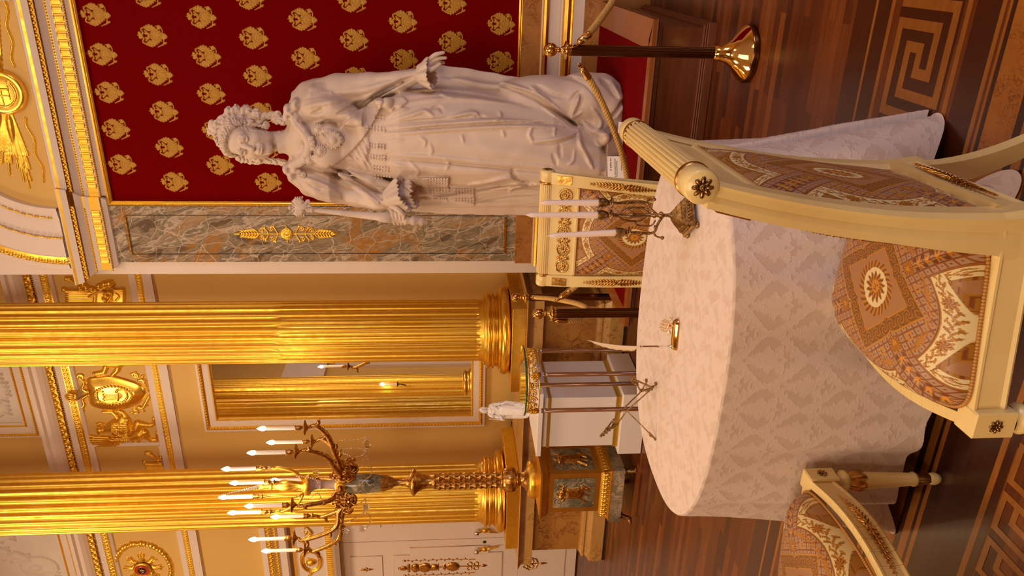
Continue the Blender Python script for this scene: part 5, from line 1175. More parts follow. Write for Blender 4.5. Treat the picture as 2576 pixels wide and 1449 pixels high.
m.build('square_base', bronze, t0, world=True)
m = MB()
m.lathe([(.012, .072), (.009, .078), (.006, .084), (.006, .10), (.012, .106), (.013, .112), (.007, .118), (.006, .126), (.010, .130), (.0095, .136), (.006, .140), (.006, .20), (.009, .206), (.006, .212), (.005, .27), (.008, .275), (.0045, .283)], cb, 24)
m.build('stem', bronze, t0, world=True)
cups = []
def arm_to(dx, dy, zt, low):
    m = MB(); d = np.array((dx, dy, 0)); 
    P = crom([cb+(0, 0, low), cb+d*.45+(0, 0, low+.02), cb+d*.95+(0, 0, low+.035), cb+d*1.05+(0, 0, low+.06), cb+d+(0, 0, zt-.055), cb+d+(0, 0, zt-.03)], 7)
    m.tube(P, [.0045]*len(P), 8); m.tube(crom([cb+(0, 0, low+.07), cb+d*.5+(0, 0, low+.10), cb+d*.62+(0, 0, low+.05), cb+d*.3+(0, 0, low+.03)], 6), .003, 6)
    m.tube(crom([cb+d*.98+(0, 0, low+.04), cb+d*1.2+(0, 0, low+.03), cb+d*1.3+(0, 0, low+.012)], 6), [.004]*6+[.003]*6+[.006], 6); m.ball(cb+d*1.3+(0, 0, low+.008), .0065)
    for q in (.3, .5, .7): i = int(q*len(P)); m.ball(P[i]+(0, 0, .006), (.007, .007, .005), n=8, m=5)
    m.build('arm', bronze, t0, world=True)
def cup(p):
    m = MB(); m.lathe([(0, -.034), (.006, -.032), (.010, -.028), (.019, -.024), (.020, -.021), (.012, -.018), (.007, -.014), (.010, -.010), (.015, .0), (.0165, .012), (.015, .020), (.019, .023), (.019, .026), (.012, .026), (0, .02)], p, 28, mod=lambda t, z: 1+.05*np.cos(t*9)[None, :]*((z > -.012) & (z < .02))[:, None]); m.build('candle_cup', bronze, t0, world=True)
gold_cup = None
pc = at(1543, 536, Y=2.452); tips = [(1343, 548, 0)]
cC = cb+(0, 0, .296)
for dx, dy, zt, lean, hh in ((0, 0, .305, 0, .250), (.034, .030, .300, .0, .205), (-.052, -.030, .245, .02, .235)):
    p = cb+(dx, dy, zt)
    if dx: arm_to(dx, dy, zt, .12 if dx > 0 else .10)
    cup(p)
    c = thing('candle', {0: 'tallest white candle, the middle one of the table candelabrum', .034: 'white candle on the candelabrum arm farther right, behind the middle one', -.052: 'white candle on the lower left arm of the table candelabrum'}[dx], 'candle', tuple(p+(0, 0, .02)), group='white table candles')
    m = MB(); zz = np.linspace(0, hh, 16); P = np.stack([0*zz-lean*(zz/hh)*.6, 0*zz, zz], 1); m.tube(P, np.interp(zz/hh, [0, .9, .97, 1], [.0115, .0085, .0075, .001]), 20); m.build('wax_body', candle_m, c)
    m = MB(); m.tube([P[-1]-(0, 0, .003), P[-1]+(0, 0, .008)], .0009, 5); m.build('wick', paper, c)
m = MB(); m.tube([cb+(0, 0, .26), cb+(0, 0, .29)], .006, 8)
for k in range(3):
    a = RZ+2*pi*k/3
    m.tube(crom([cb+(.006*math.cos(a), .006*math.sin(a), .15), cb+(.026*math.cos(a), .026*math.sin(a), .18), cb+(.024*math.cos(a), .024*math.sin(a), .23), cb+(.004*math.cos(a), .004*math.sin(a), .255)], 8), .0035, 6)
m.build('openwork_scrolls', bronze, t0, world=True)

# ============================================================ quill stand
qb = np.array([-1.272, 2.452, TT])
t0 = thing('quill_stand', 'polished oval brass pen stand with a white quill and a small crest, on the tablecloth', 'pen stand', tuple(qb))
m = MB(); L_, Wd = .062, .021; ax_ = np.array((math.cos(math.radians(6)), math.sin(math.radians(6)), 0)); ay_ = np.array((-ax_[1], ax_[0], 0))
G = []
for o, z in ((0, 0), (0, .003), (-.0015, .005), (-.0015, .008), (-.004, .010), (-.004, .013), (-.006, .015), (-.02, .015)):
    r_ = Wd+o; ring = []
    for a in np.linspace(-pi/2, pi/2, 13): ring.append(qb+ax_*((L_-Wd)+max(r_, .001)*math.cos(a))+ay_*max(r_, .001)*math.sin(a)+(0, 0, z))
    for a in np.linspace(pi/2, 1.5*pi, 13): ring.append(qb+ax_*(-(L_-Wd)+max(r_, .001)*math.cos(a))+ay_*max(r_, .001)*math.sin(a)+(0, 0, z))
    G.append(ring)
m.grid(np.array(G), 0, True, cv=True, flip=True); m.add(G[-1], [list(range(26))], 0, False); m.build('oval_base', brass, t0, world=True)
nq = qb-ax_*.045+(0, 0, .015)
m = MB(); m.lathe([(.006, 0), (.006, .006), (.004, .008), (.0035, .012)], nq, 16); m.build('pen_socket', silver, t0, world=True)
m = MB(); m.tube([nq+(0, 0, .008), nq+(.0, 0, .016), nq+(-.001, 0, .05), nq+(-.0005, 0, .056)], [.0012, .0028, .0048, .0035], 10); m.build('nib', silver, t0, world=True)
m = MB(); m.tube([nq+(0, 0, .050), nq+(0, 0, .115)], .0026, 10, 0); m.lathe([(.004, .112), (.0045, .115), (.004, .119)], nq, 12, 1); m.build('pen_holder', [wood_d, silver], t0, world=True)
m = MB(); k = 26; z_ = np.linspace(.116, .318, k); t = np.linspace(0, 1, k); xm = .028*t**2.3
wl_ = np.interp(t, [0, .06, .12, .5, .8, 1], [.002, .004, .018, .017, .009, 0.0]); wr_ = np.interp(t, [0, .1, .5, .9, 1], [.001, .002, .003, .002, 0])
wl_ = wl_+.0012*np.sin(t*46)*(t > .1)*(t < .95)
G = np.array([[nq+ax_*(x-a)+(0, 0, z)+ay_*y for a, y in ((l, .0), (l*.6, .0016), (0, .0022), (-r_, .0), (0, -.0016), (l*.6, -.0012))] for x, z, l, r_ in zip(xm, z_, wl_, wr_)])
m.grid(G, 0, True, cv=True); feather = mat('quill_feather', (.86, .70, .48), .5); m.build('feather', feather, t0, world=True)
eb = qb+ax_*.035+(0, 0, .015); K8 = .0011*300/2576*1.0
m = MB(); h = HF(-.035, .035, 0, .055, .0007)
h.poly([(-.010, .024), (.010, .022), (.0085, .008), (0, .0), (-.011, .010)], .0022, .002); h.stroke([(-.010, .024), (.010, .022), (.0085, .008), (0, 0), (-.011, .010), (-.010, .024)], .0013, 1.6)
h.stroke(crom([(-.012, .02), (-.02, .022), (-.022, .034), (-.012, .042), (0, .038), (.012, .044), (.022, .036), (.018, .024), (.012, .018)], 5), .0017)
for x, z, L2, a in ((-.006, .045, .010, 100), (.004, .046, .008, 80), (-.016, .040, .008, 120), (.016, .042, .008, 60)): h.leaf(x, z, a, L2, .003)
h.ring(-.004, .032, .008, .0016, .006); h.ring(.009, .032, .006, .0016, .005)
for s_ in (-1, 1): h.stroke([(s_*.018, .020), (s_*.028, .014)], [.002, .005]); h.poly([(s_*.024, .020), (s_*.034, .016), (s_*.031, .006), (s_*.021, .013)], .002, .001)
h.emit(m, eb, ax_, ZA, -ay_); m.tube([eb-(0, 0, .002), eb+(0, 0, .006)], .0018, 8); m.build('gilt_crest', mat('pale_brass', (.80, .60, .36), .3, .8), t0, world=True)
m = MB(); m.ball(eb-ay_*.003+(0.001, 0, .015), (.0035, .001, .004)); m.build('red_emblem', enam_r, t0, world=True)

# ============================================================ folding bronze stand
eF1, eF2, eF3 = at(1652, 965, Z=TT), at(1628, 957, Z=TT), at(1650, 1105, Z=TT)
t0 = thing('bronze_book_easel', 'little folding antique bronze easel standing near the table\'s left end', 'easel', tuple((eF1+eF2+eF3)/3))
top = at(1510, 1098, Y=2.60); b1 = at(1642, 975, Y=eF1[1]); b2 = at(1612, 985, Y=eF2[1]+.0)
br1, br2 = at(1577, 1034, Y=2.62), at(1568, 1029, Y=2.68); f1, f2 = at(1555, 1065, Y=2.61), at(1540, 1060, Y=2.65)
m = MB(); m.tube(crom([eF1, b1, (b1+br1)/2, br1, f1], 5), .0028, 8); m.build('front_rail', bronze, t0, world=True)
m = MB(); m.tube(crom([eF2, b2, (b2+br2)/2, br2, f2], 5), .0028, 8); m.build('front_rail', bronze, t0, world=True)
m = MB(); m.tube([br1, (br1+eF3)/2, eF3+(0, 0, .004)], .0024, 8); q = (br1*.25+eF3*.75)
for s_ in (-1, 1): m.tube(crom([q, q+(eF3-q)*.35+(s_*.006, 0, .004), q+(eF3-q)*.8, eF3+(0, 0, .003)], 5), .003, 6)
m.ball(eF3+(0, 0, .004), (.006, .006, .004)); m.build('rear_strut', bronze, t0, world=True)
m = MB(); m.tube([br1, br2], .004, 8); m.build('cross_bar', bronze, t0, world=True)
m = MB(); rg = np.random.RandomState(8)
for i in range(34):
    q = i/33; c = f1*(1-q)+top*q; c2 = f2*(1-min(q*1.5, 1))+top*min(q*1.5, 1); cc_ = (c+c2)/2; w_ = .010*(1-q*.7)
    m.ball(cc_+rg.uniform(-1, 1, 3)*w_*.8, .0035+.0035*rg.rand()*(1-q*.5), n=8, m=5)
m.tube([f1, top], [.004, .002], 6); m.tube([f2, top], [.004, .002], 6); m.build('leafy_finial', bronze, t0, world=True)
a1, a2 = at(1592, 953, Y=2.50), at(1600, 962, Y=2.56)
for p_, q_ in ((b1, a1), (b2, a2)):
    m = MB(); m.tube([p_, q_], .0035, 8)
    for i in range(9): m.ball(q_+(rg.uniform(-1, 1, 3))*(.012, .006, .010), .0045, n=8, m=5)
    m.build('ledge_hook', bronze, t0, world=True)
m = MB(); m.tube([b1, b2], .004, 8)
for i in range(12): q = i/11; m.ball(b1*(1-q)+b2*q+rg.uniform(-1, 1, 3)*.005, .005, n=8, m=5)
for f_ in (eF1, eF2): m.ball(f_+(0, 0, .005), (.008, .008, .005))
m.build('ledge_bar', bronze, t0, world=True)

# ============================================================ glass-topped gueridon
GY = 4.62; gc = (at(1318, 957, Y=GY)); GZ = gc[2]; gx = gc[0]; GRR = abs(at(1318, 878, Y=GY)[0]-at(1318, 1037, Y=GY)[0])/2*.96
t0 = thing('glass_gueridon', 'small round glass-topped side table with gilt openwork gallery and four brown legs', 'side table', (gx, GY, 0))
m = MB(); c = (gx, GY, GZ); m.lathe([(0, .012), (GRR-.002, .012)], c, 64, 0); m.lathe([(0, 0), (GRR-.002, 0)], c, 64, 0); m.lathe([(GRR-.002, 0), (GRR, .002), (GRR, .010), (GRR-.002, .012)], c, 64, 1); m.build('glass_top', [glass, glass_e], t0, world=True)
m = MB(); rg = np.random.RandomState(12); R_ = GRR*.90
m.tube([(gx+R_*math.cos(a), GY+R_*math.sin(a), GZ-.012) for a in np.linspace(0, 2*pi, 48, endpoint=False)], .006, 8, closed=True); m.tube([(gx+R_*math.cos(a), GY+R_*math.sin(a), GZ-.085) for a in np.linspace(0, 2*pi, 48, endpoint=False)], .004, 6, closed=True)
for i in range(26):
    a = 2*pi*i/26; e1 = np.array((-math.sin(a), math.cos(a), 0)); c0 = np.array((gx+R_*math.cos(a), GY+R_*math.sin(a), GZ-.048))
    m.tube([c0+e1*x+np.array((0, 0, z)) for x, z in spiral(0, 0, .028, .005, 90*(i % 4), 1.5, 20)], .0035, 6)
    m.tube([c0+e1*x+np.array((0, 0, z)) for x, z in spiral(.012, -.01, .02, .004, 90*(i % 3)+40, -1.2, 14)], .003, 6)
    m.ball(c0+e1*.014+(0, 0, .02), .006, n=8, m=5)
m.build('openwork_gallery', gold_s, t0, world=True)
for k in range(4):
    a = math.radians([-62, -118, 62, 118][k]) if False else math.radians([-50, -130, 50, 130][k]); lx, ly = gx+R_*math.cos(a), GY+R_*math.sin(a)
    m = MB(); m.lathe([(.004, -.05), (.017, -.045), (.020, -.02), (.015, 0), (.02, .01)], (lx, ly, GZ-.045), 20); rosette(m, (lx, ly-.02, GZ-.055), (math.cos(a), math.sin(a), 0), .03, 8); bk = m.build('leg_bracket', gold, t0, world=True)
    m = MB(); m.lathe([(.008, 0), (.012, .004), (.012, .012), (.008, .018), (.0165, .026), (.0165, .036)][::-1], (lx, ly, GZ-.145), 20); m.lathe([(.013, .0), (.013, .02)], (lx, ly, 0), 16); m.build('silver_collar', silver, t0, world=True)
    m = MB(); m.lathe([(.013, 0), (.0155, .02), (.0155, GZ-.135), (.0, GZ-.135)], (lx, ly, 0), 20); m.build('leg', wood_mat('brown_turned_wood', (.23, .085, .03), (.15, .05, .018), (20, 20, 3), .2), t0, world=True)

# ============================================================ white display case
t0 = thing('display_pedestal', 'white boxy display pedestal with gold bands behind the glass-topped side table', 'pedestal', (-3.5, 5.5, 0))
cx0, cx1, cy0, cy1 = -3.75, -3.28, 5.24, 5.84
m = MB(); m.box((cx0, cy0, .24), (cx1, cy1, .835), 0, .003); m.box((cx0-.055, cy0-.05, .005), (cx1+.05, cy1+.04, .20), 0, .004); m.build('case_body', white_p, t0, world=True)
m = MB(); m.box((cx0-.052, cy0-.06, .845), (cx1+.075, cy1+.06, .885), 0, .003); m.build('top_slab', white_p, t0, world=True)
for z0_, z1_ in ((.20, .24), (.775, .80)):
    m = MB(); m.box((cx0-.006, cy0-.006, z0_), (cx1+.006, cy1+.006, z1_)); m.build('gold_band', mat('flat_gold_paint', (.55, .33, .04), .38, .6), t0, world=True)

# ============================================================ great candelabrum (girandole)
gq = np.array([-4.30, 5.53, 0.])
t0 = thing('girandole', 'tall bronze candelabrum with lit candle bulbs and crystal chains on a square malachite pedestal', 'candelabrum', tuple(gq))
def sqbox(mb, w0, z0, w1, z1, k=0): sq(mb, gq, [(w0, z0), (w1, z1)], 0, k)
m = MB(); sqbox(m, .275, .10, .275, .20, 0); m.build('marble_slab', marble_g, t0, world=True)
m = MB(); sq(m, gq, [(.27, .20), (.27, .21), (.255, .215), (.25, .225), (.235, .27), (.215, .285), (.205, .29), (.205, .735), (.215, .745), (.225, .755), (.235, .79), (.24, .80), (.24, .815), (.16, .83)], 0)
m.build('bronze_body', mat('matt_gilt_bronze', (.74, .41, .075), .44, 1, noise=(5, 3), col2=(.62, .32, .05)), t0, world=True)
for (U, V_n, lab) in ((XA, -YA, 0), (YA, XA, 1), (-XA, YA, 2), (-YA, -XA, 3)):
    c = gq+V_n*.2055
    m = MB(); m.prism([(-.155, .335), (.155, .335), (.155, .695), (-.155, .695)], c, U, ZA, V_n, .003); m.build('stone_panel', malach, t0, world=True)
    if lab > 1: continue
    m = MB(); h = HF(-.13, .13, .35, .68, .003)
    h.poly([(-.05, .44), (.03, .42), (.065, .47), (.05, .58), (.02, .60), (-.05, .59), (-.065, .5)], .018, .03); h.stroke([(-.10, .40), (.06, .62)], .007, 1.4, base=.008); h.stroke([(.02, .38), (.05, .45)], .010); h.stroke([(.05, .38), (.03, .46)], .008); h.stroke([(-.03, .38), (-.01, .45)], .010)
    h.stroke([(.08, .45), (.055, .40)], .009); h.blob(.02, .62, .035, .03, .03); h.blob(-.03, .63, .03, .025, .03); h.ring(-.02, .61, .03, .006); h.leaf(-.02, .64, 60, .05, .012); h.leaf(.04, .6, 20, .05, .012); h.leaf(-.06, .6, 150, .05, .012); h.stroke([(.06, .62), (.09, .66)], .006)
    h.emit(m, c+V_n*.003, U, ZA, V_n); m.build('trophy_mount', bronze_g, t0, world=True)
    m = MB(); lt_ = leaf_tile(.045, .05); n_ = 10
    for i in range(n_): lt_.emit(m, gq+V_n*.25+U*((i+.5)/n_-.5)*.46+(0, 0, .252), U, ZA+V_n*-.3, V_n)
    m.build('leaf_border', gold, t0, world=True)
for sx in (-1, 1):
    for sy in (-1, 1):
        p = gq+(sx*.235, sy*.235, 0); dd = np.array((sx, sy, 0))*.7071
        m = MB(); m.tube(crom([p+(0, 0, .10), p+dd*.012+(0, 0, .065), p+dd*.03+(0, 0, .02), p+dd*.06+(0, 0, .010)], 5), [.045, .042, .034, .026, .022, .022, .02, .02, .02, .02, .02, .018, .018, .018, .018, .015], 10)
        for j in (-1, 0, 1): m.ball(p+dd*.065+np.array((-sy, sx, 0))*.013*j*sx*sy*.7+(0, 0, .011), (.012, .012, .009), n=8, m=6)
        m.build('lion_paw_foot', bronze, t0, world=True)
m = MB(); m.lathe([(.15, .815), (.16, .83), (.165, .85), (.162, .88), (.15, .90), (.12, .905)], gq, 48, mod=lambda t, z: 1+.03*np.cos(t*28)[None, :]*np.sin(z*260)[:, None]); m.build('wreath_ring', gold, t0, world=True)
m = MB(); m.lathe([(.12, .90), (.10, .915), (.07, .935), (.055, .96), (.055, .985), (.075, .99), (.078, 1.0), (.07, 1.008)], gq, 40); m.lathe([(.07, 1.005), (.098, 1.02), (.105, 1.05), (.102, 1.09), (.088, 1.12), (.07, 1.128)], gq, 60, mod=lambda t, z: 1+.05*np.abs(np.sin(t*9))[None, :]*np.ones((len(z), 1))); m.lathe([(.07, 1.125), (.078, 1.13), (.075, 1.14), (.062, 1.143)], gq, 40); m.build('knop', bronze_g, t0, world=True)
zs_ = np.linspace(1.14, 1.72, 90); m = MB(); nn = 112
T_, Z_ = np.meshgrid(np.linspace(0, 2*pi, nn, endpoint=False), zs_, indexing='xy')
f1_ = (T_*7/pi+ (Z_-1.14)*22)%2; f2_ = (-T_*7/pi+(Z_-1.14)*22)%2
tri = lambda q: 1-np.abs(q-1); Rr = .052+.022*np.minimum(tri(f1_), tri(f2_))**.9+.002
m.grid(np.stack([gq[0]+Rr*np.cos(T_), gq[1]+Rr*np.sin(T_), Z_], -1), 0, False, cv=True, flip=True); m.build('diamond_cut_stem', gold_d if False else bronze_g, t0, world=True)
m = MB(); m.lathe([(.058, 1.715), (.064, 1.72), (.064, 1.735), (.056, 1.74), (.055, 1.78), (.062, 1.83), (.085, 1.875), (.115, 1.90), (.118, 1.915), (.10, 1.93), (.05, 1.95), (.032, 1.98), (.028, 2.03), (.034, 2.08), (.042, 2.09)], gq, 48, mod=lambda t, z: 1+.03*np.cos(t*20)[None, :]*((z > 1.74) & (z < 1.87))[:, None]); m.build('flared_bell', bronze_g, t0, world=True)
m = MB(); m.lathe([(.04, 2.085), (.06, 2.15), (.078, 2.24), (.085, 2.34), (.085, 2.44), (.078, 2.50)], gq, 48, 0); m.lathe([(.042, 2.09), (.062, 2.15), (.068, 2.19)], gq, 48, 1, mod=lambda t, z: 1.04+.06*np.maximum(np.cos(t*8), 0)[None, :]*np.ones((len(z), 1)))
m.build('stone_vase', [malach, bronze_g], t0, world=True)
m = MB(); m.lathe([(.078, 2.49), (.082, 2.50), (.082, 2.57), (.076, 2.58)], gq, 40, 0); m.box(gq+(-.03, -.086, 2.51), gq+(.03, -.06, 2.56), 0, .003); m.build('gilt_collar', gold_s, t0, world=True)
m = MB(); m.lathe([(.060, 2.57), (.045, 2.60), (.035, 2.66), (.034, 2.70), (.040, 2.705), (.040, 2.715), (.034, 2.72), (.045, 2.77), (.07, 2.80), (.072, 2.805)], gq, 40, 0); m.build('stone_neck', purple_m, t0, world=True)
m = MB(); m.lathe([(.072, 2.80), (.085, 2.805), (.088, 2.815), (.085, 2.84), (.075, 2.85), (.05, 2.86)], gq, 48, 0, mod=lambda t, z: 1+.02*np.cos(t*24)[None, :]*np.ones((len(z), 1))); m.lathe([(.05, 2.86), (.03, 2.88), (.024, 2.93), (.04, 2.97), (.05, 3.02), (.042, 3.06), (.022, 3.09), (.022, 3.12), (.034, 3.13), (.034, 3.14), (.018, 3.15), (.018, 3.19), (.03, 3.20), (.03, 3.23)], gq, 32, 0, mod=lambda t, z: 1+.1*np.cos(t*5)[None, :]*np.ones((len(z), 1))); m.build('upper_stem', gold, t0, world=True)
m = MB(); rg = np.random.RandomState(2)
zz = np.linspace(3.235, 3.62, 26)
for i, z in enumerate(zz): r_ = .024*(1-i/26)+.004; m.lathe([(0, -r_*.5), (r_, 0), (0, r_*.5)], gq+(-.10*(i/25)**1.0*1.0, 0, z), 8, smooth=False)
m.build('crystal_spire', crystal, t0, world=True)
def light_unit(base, par, drip, tall=.225):
    """drip pan, candle cup, sleeve and lit bulb standing at 'base'"""
    m = MB(); m.lathe([(.004, -.04), (.012, -.02), (.03 if drip else .012, -.004), (.062 if drip else .022, .006), (.064 if drip else .024, .009), (.01, .006), (.006, .02), (.014, .035), (.02, .045), (.0235, .06), (.020, .075), (.026, .085), (.015, .086)], base, 28, mod=lambda t, z: 1+.05*np.cos(t*6)[None, :]*(z > .03)[:, None]); u = m.build('candle_cup', bronze_g, par, world=True)
    b = np.array(base)+(0, 0, .084)
    m = MB(); m.lathe([(.0145, 0), (.0145, tall), (.012, tall+.004)], b, 20); m.build('candle_sleeve', tube_m, u); u.children[0].location = (0, 0, 0) if False else u.children[0].location
    return u, b
units = [  # bulb pixel (centre), drip pan, offset in depth from the axis
 ((570, 1180), 0, -.02), ((590, 1215), 0, -.10), ((562, 1251), 0, -.06), ((585, 1290), 0, .0), ((690, 1208), 0, .22),
 ((635, 1139), 1, -.30), ((660, 1078), 1, -.12), ((683, 1113), 1, .12), ((628, 1273), 1, -.36), ((693, 1300), 0, .10), ((638, 1357), 1, -.20), ((670, 1386), 1, -.02)]
mp_arm = np.array([gq[0], gq[1], 2.60])
for i, (px, drip, dy) in enumerate(units):
    bc = at(*px, Y=gq[1]+dy); tall = .235 if drip else .22
    if i == 4: tall = .22
    base_ = bc-(0, 0, .084+tall+.03)
    par = t0
    m = MB(); m.lathe([(.004, -.04), (.012, -.02), (.03 if drip else .012, -.004), (.062 if drip else .022, .006), (.064 if drip else .024, .009), (.01, .006), (.006, .02), (.014, .035), (.02, .045), (.0235, .06), (.020, .075), (.026, .085), (.015, .086)], base_, 28, mod=lambda t, z: 1+.05*np.cos(t*6)[None, :]*(z > .03)[:, None]); m.build('candle_cup', bronze_g, t0, world=True)
    b = base_+(0, 0, .084); m = MB(); m.lathe([(.0155, 0), (.0155, tall), (.012, tall+.004)], b, 20); m.build('candle_sleeve', tube_m, t0, world=True)
    m = MB(); m.lathe([(.010, -.03), (.0175, -.018), (.020, -.004), (.017, .014), (.009, .032), (.002, .044), (0, .045)], bc, 20); m.build('flame_bulb', bulb_m, t0, world=True)
    low = i in (5, 6, 7, 8, 9, 10, 11)
    if low or i == 4:
        dr = base_-gq; dr[2] = 0; L2 = np.linalg.norm(dr); dn = dr/L2; c0 = np.array((gq[0], gq[1], 2.54))+dn*.08; e = base_-(0, 0, .03)
        P = crom([c0+dn*.0, c0+dn*.10+(0, 0, -.02), gq*(1, 1, 0)+dn*L2*.55+(0, 0, 2.56), gq*(1, 1, 0)+dn*L2*.85+(0, 0, min(e[2]-.10, 2.60)), gq*(1, 1, 0)+dn*(L2+.02)+(0, 0, e[2]-.05), e], 8)
        m = MB(); m.tube(P, np.interp(np.linspace(0, 1, len(P)), [0, .3, .6, 1], [.028, .024, .022, .012]), 10)
        up = np.array((0, 0, 1.))
        for q, sg in ((.25, 1), (.45, -1), (.62, 1), (.8, -1)):
            c = P[int(q*(len(P)-1))]; m.tube(crom([c, c+dn*.03+up*sg*.03, c+dn*.06+up*sg*.025, c+dn*.075+up*sg*.05], 4), np.interp(np.linspace(0, 1, 13), [0, .5, 1], [.016, .014, .003]), 6)
        c = P[int(.3*(len(P)-1))]+(0, 0, .0)
        m.build('branch_arm', bronze_g, t0, world=True)
    else:
        e = base_-(0, 0, .03); dr = e-gq; dr[2] = 0; L2 = np.linalg.norm(dr)+1e-6; dn = dr/L2
        P = crom([np.array((gq[0], gq[1], 2.86))+dn*.06, np.array((gq[0], gq[1], 2.92))+dn*(L2*.5+.05), gq*(1, 1, 0)+dn*L2+(0, 0, e[2]-.07), gq*(1, 1, 0)+dn*(L2-.01)+(0, 0, e[2]-.03), e], 7)
        m = MB(); m.tube(P, np.interp(np.linspace(0, 1, len(P)), [0, .6, 1], [.014, .012, .006]), 8); m.build('branch_arm', gold, t0, world=True)
# scroll clusters on both sides of the vase
for sx, sy in ((1, -.5), (-1, -.8), (.6, 1), (-.5, 1)):
    dn = np.array((sx, sy, 0))/math.hypot(sx, sy); tn = np.array((-dn[1], dn[0], 0)); m = MB(); c = gq+dn*.15+(0, 0, 2.50)
    for (ox, oz, r_, a0, tn_, w_) in ((0, 0, .07, 180, 1.6, .018), (.02, .06, .05, 90, 1.2, .014), (-.02, -.05, .05, 0, -1.3, .014), (.06, -.02, .045, 270, 1.3, .012)):
        m.tube([c+dn*(ox+x)+np.array((0, 0, oz+z)) for x, z in spiral(0, 0, r_, .008, a0, tn_, 30)], w_, 8); m.tube([c+tn*(ox+x)+np.array((0, 0, oz+z)) for x, z in spiral(0, 0, r_*.8, .008, a0+60, -tn_, 26)], w_*.8, 8)
    for k in range(8): a = k*pi/4; m.tube([c, c+dn*.05*math.cos(a)+np.array((0, 0, .05*math.sin(a))), c+dn*.10*math.cos(a+.3)+np.array((0, 0, .09*math.sin(a+.3)))+tn*.03], [.02, .016, .003], 6)
    m.build('scroll_cluster', mat('bright_gilt_bronze', (.62, .30, .06), .26, 1, noise=(30, 3), col2=(.34, .15, .03)), t0, world=True)
# crystal chains
def chain(P, r=.008):
    P = crom(P, 10); s0 = np.r_[0, np.cumsum(np.linalg.norm(np.diff(P, axis=0), axis=1))]; q = np.arange(0, s0[-1], .019); P = np.stack([np.interp(q, s0, P[:, k]) for k in range(3)], 1)
    oc = MB().lathe([(0, -1), (.9, -.3), (.9, .3), (0, 1)], n=6, smooth=False); m = MB(); m.rep(np.vstack(oc.v)*r, oc.f[0][0], P, 0, False); m.tube(P, .0012, 4, 1)
    m.build('crystal_chain', [crystal, brass], t0, world=True)
def A5(x, y, dy=-.1): return at(x, y, Y=gq[1]+dy)
for L5 in ([(855, 1108), (900, 1105), (925, 1100), (915, 1115), (925, 1130)], [(860, 1130), (900, 1128), (925, 1140), (905, 1170), (930, 1175)], [(862, 1140), (890, 1150), (915, 1142), (922, 1120)],
           [(870, 1260), (900, 1270), (920, 1255), (915, 1290)], [(850, 1320), (880, 1310), (920, 1290), (932, 1305), (925, 1325), (905, 1335)], [(735, 1195), (765, 1200), (790, 1205), (800, 1215)], [(740, 1245), (775, 1255), (800, 1240), (810, 1262)],
           [(845, 1240), (880, 1248), (915, 1210), (935, 1190), (925, 1150)]):
    chain([A5(*p) for p in L5])
for (x, y) in ((918, 1118), (915, 1275), (905, 1330), (788, 1190), (862, 1335)):
    c = A5(x, y, -.12); m = MB()
    for k in range(-2, 3): m.lathe([(0, -.055+.008*abs(k)), (.010, -.04), (.006, 0), (0, .004)], c+(k*.013, 0, -.0), 6, smooth=False)
    m.build('crystal_drop', crystal, t0, world=True)
point('girandole_glow', (gq[0]-.05, gq[1]-.15, 3.45), 10, .12, (1, .72, .42)); point('girandole_glow', (gq[0]+.05, gq[1]-.25, 3.2), 10, .15, (1, .72, .42))
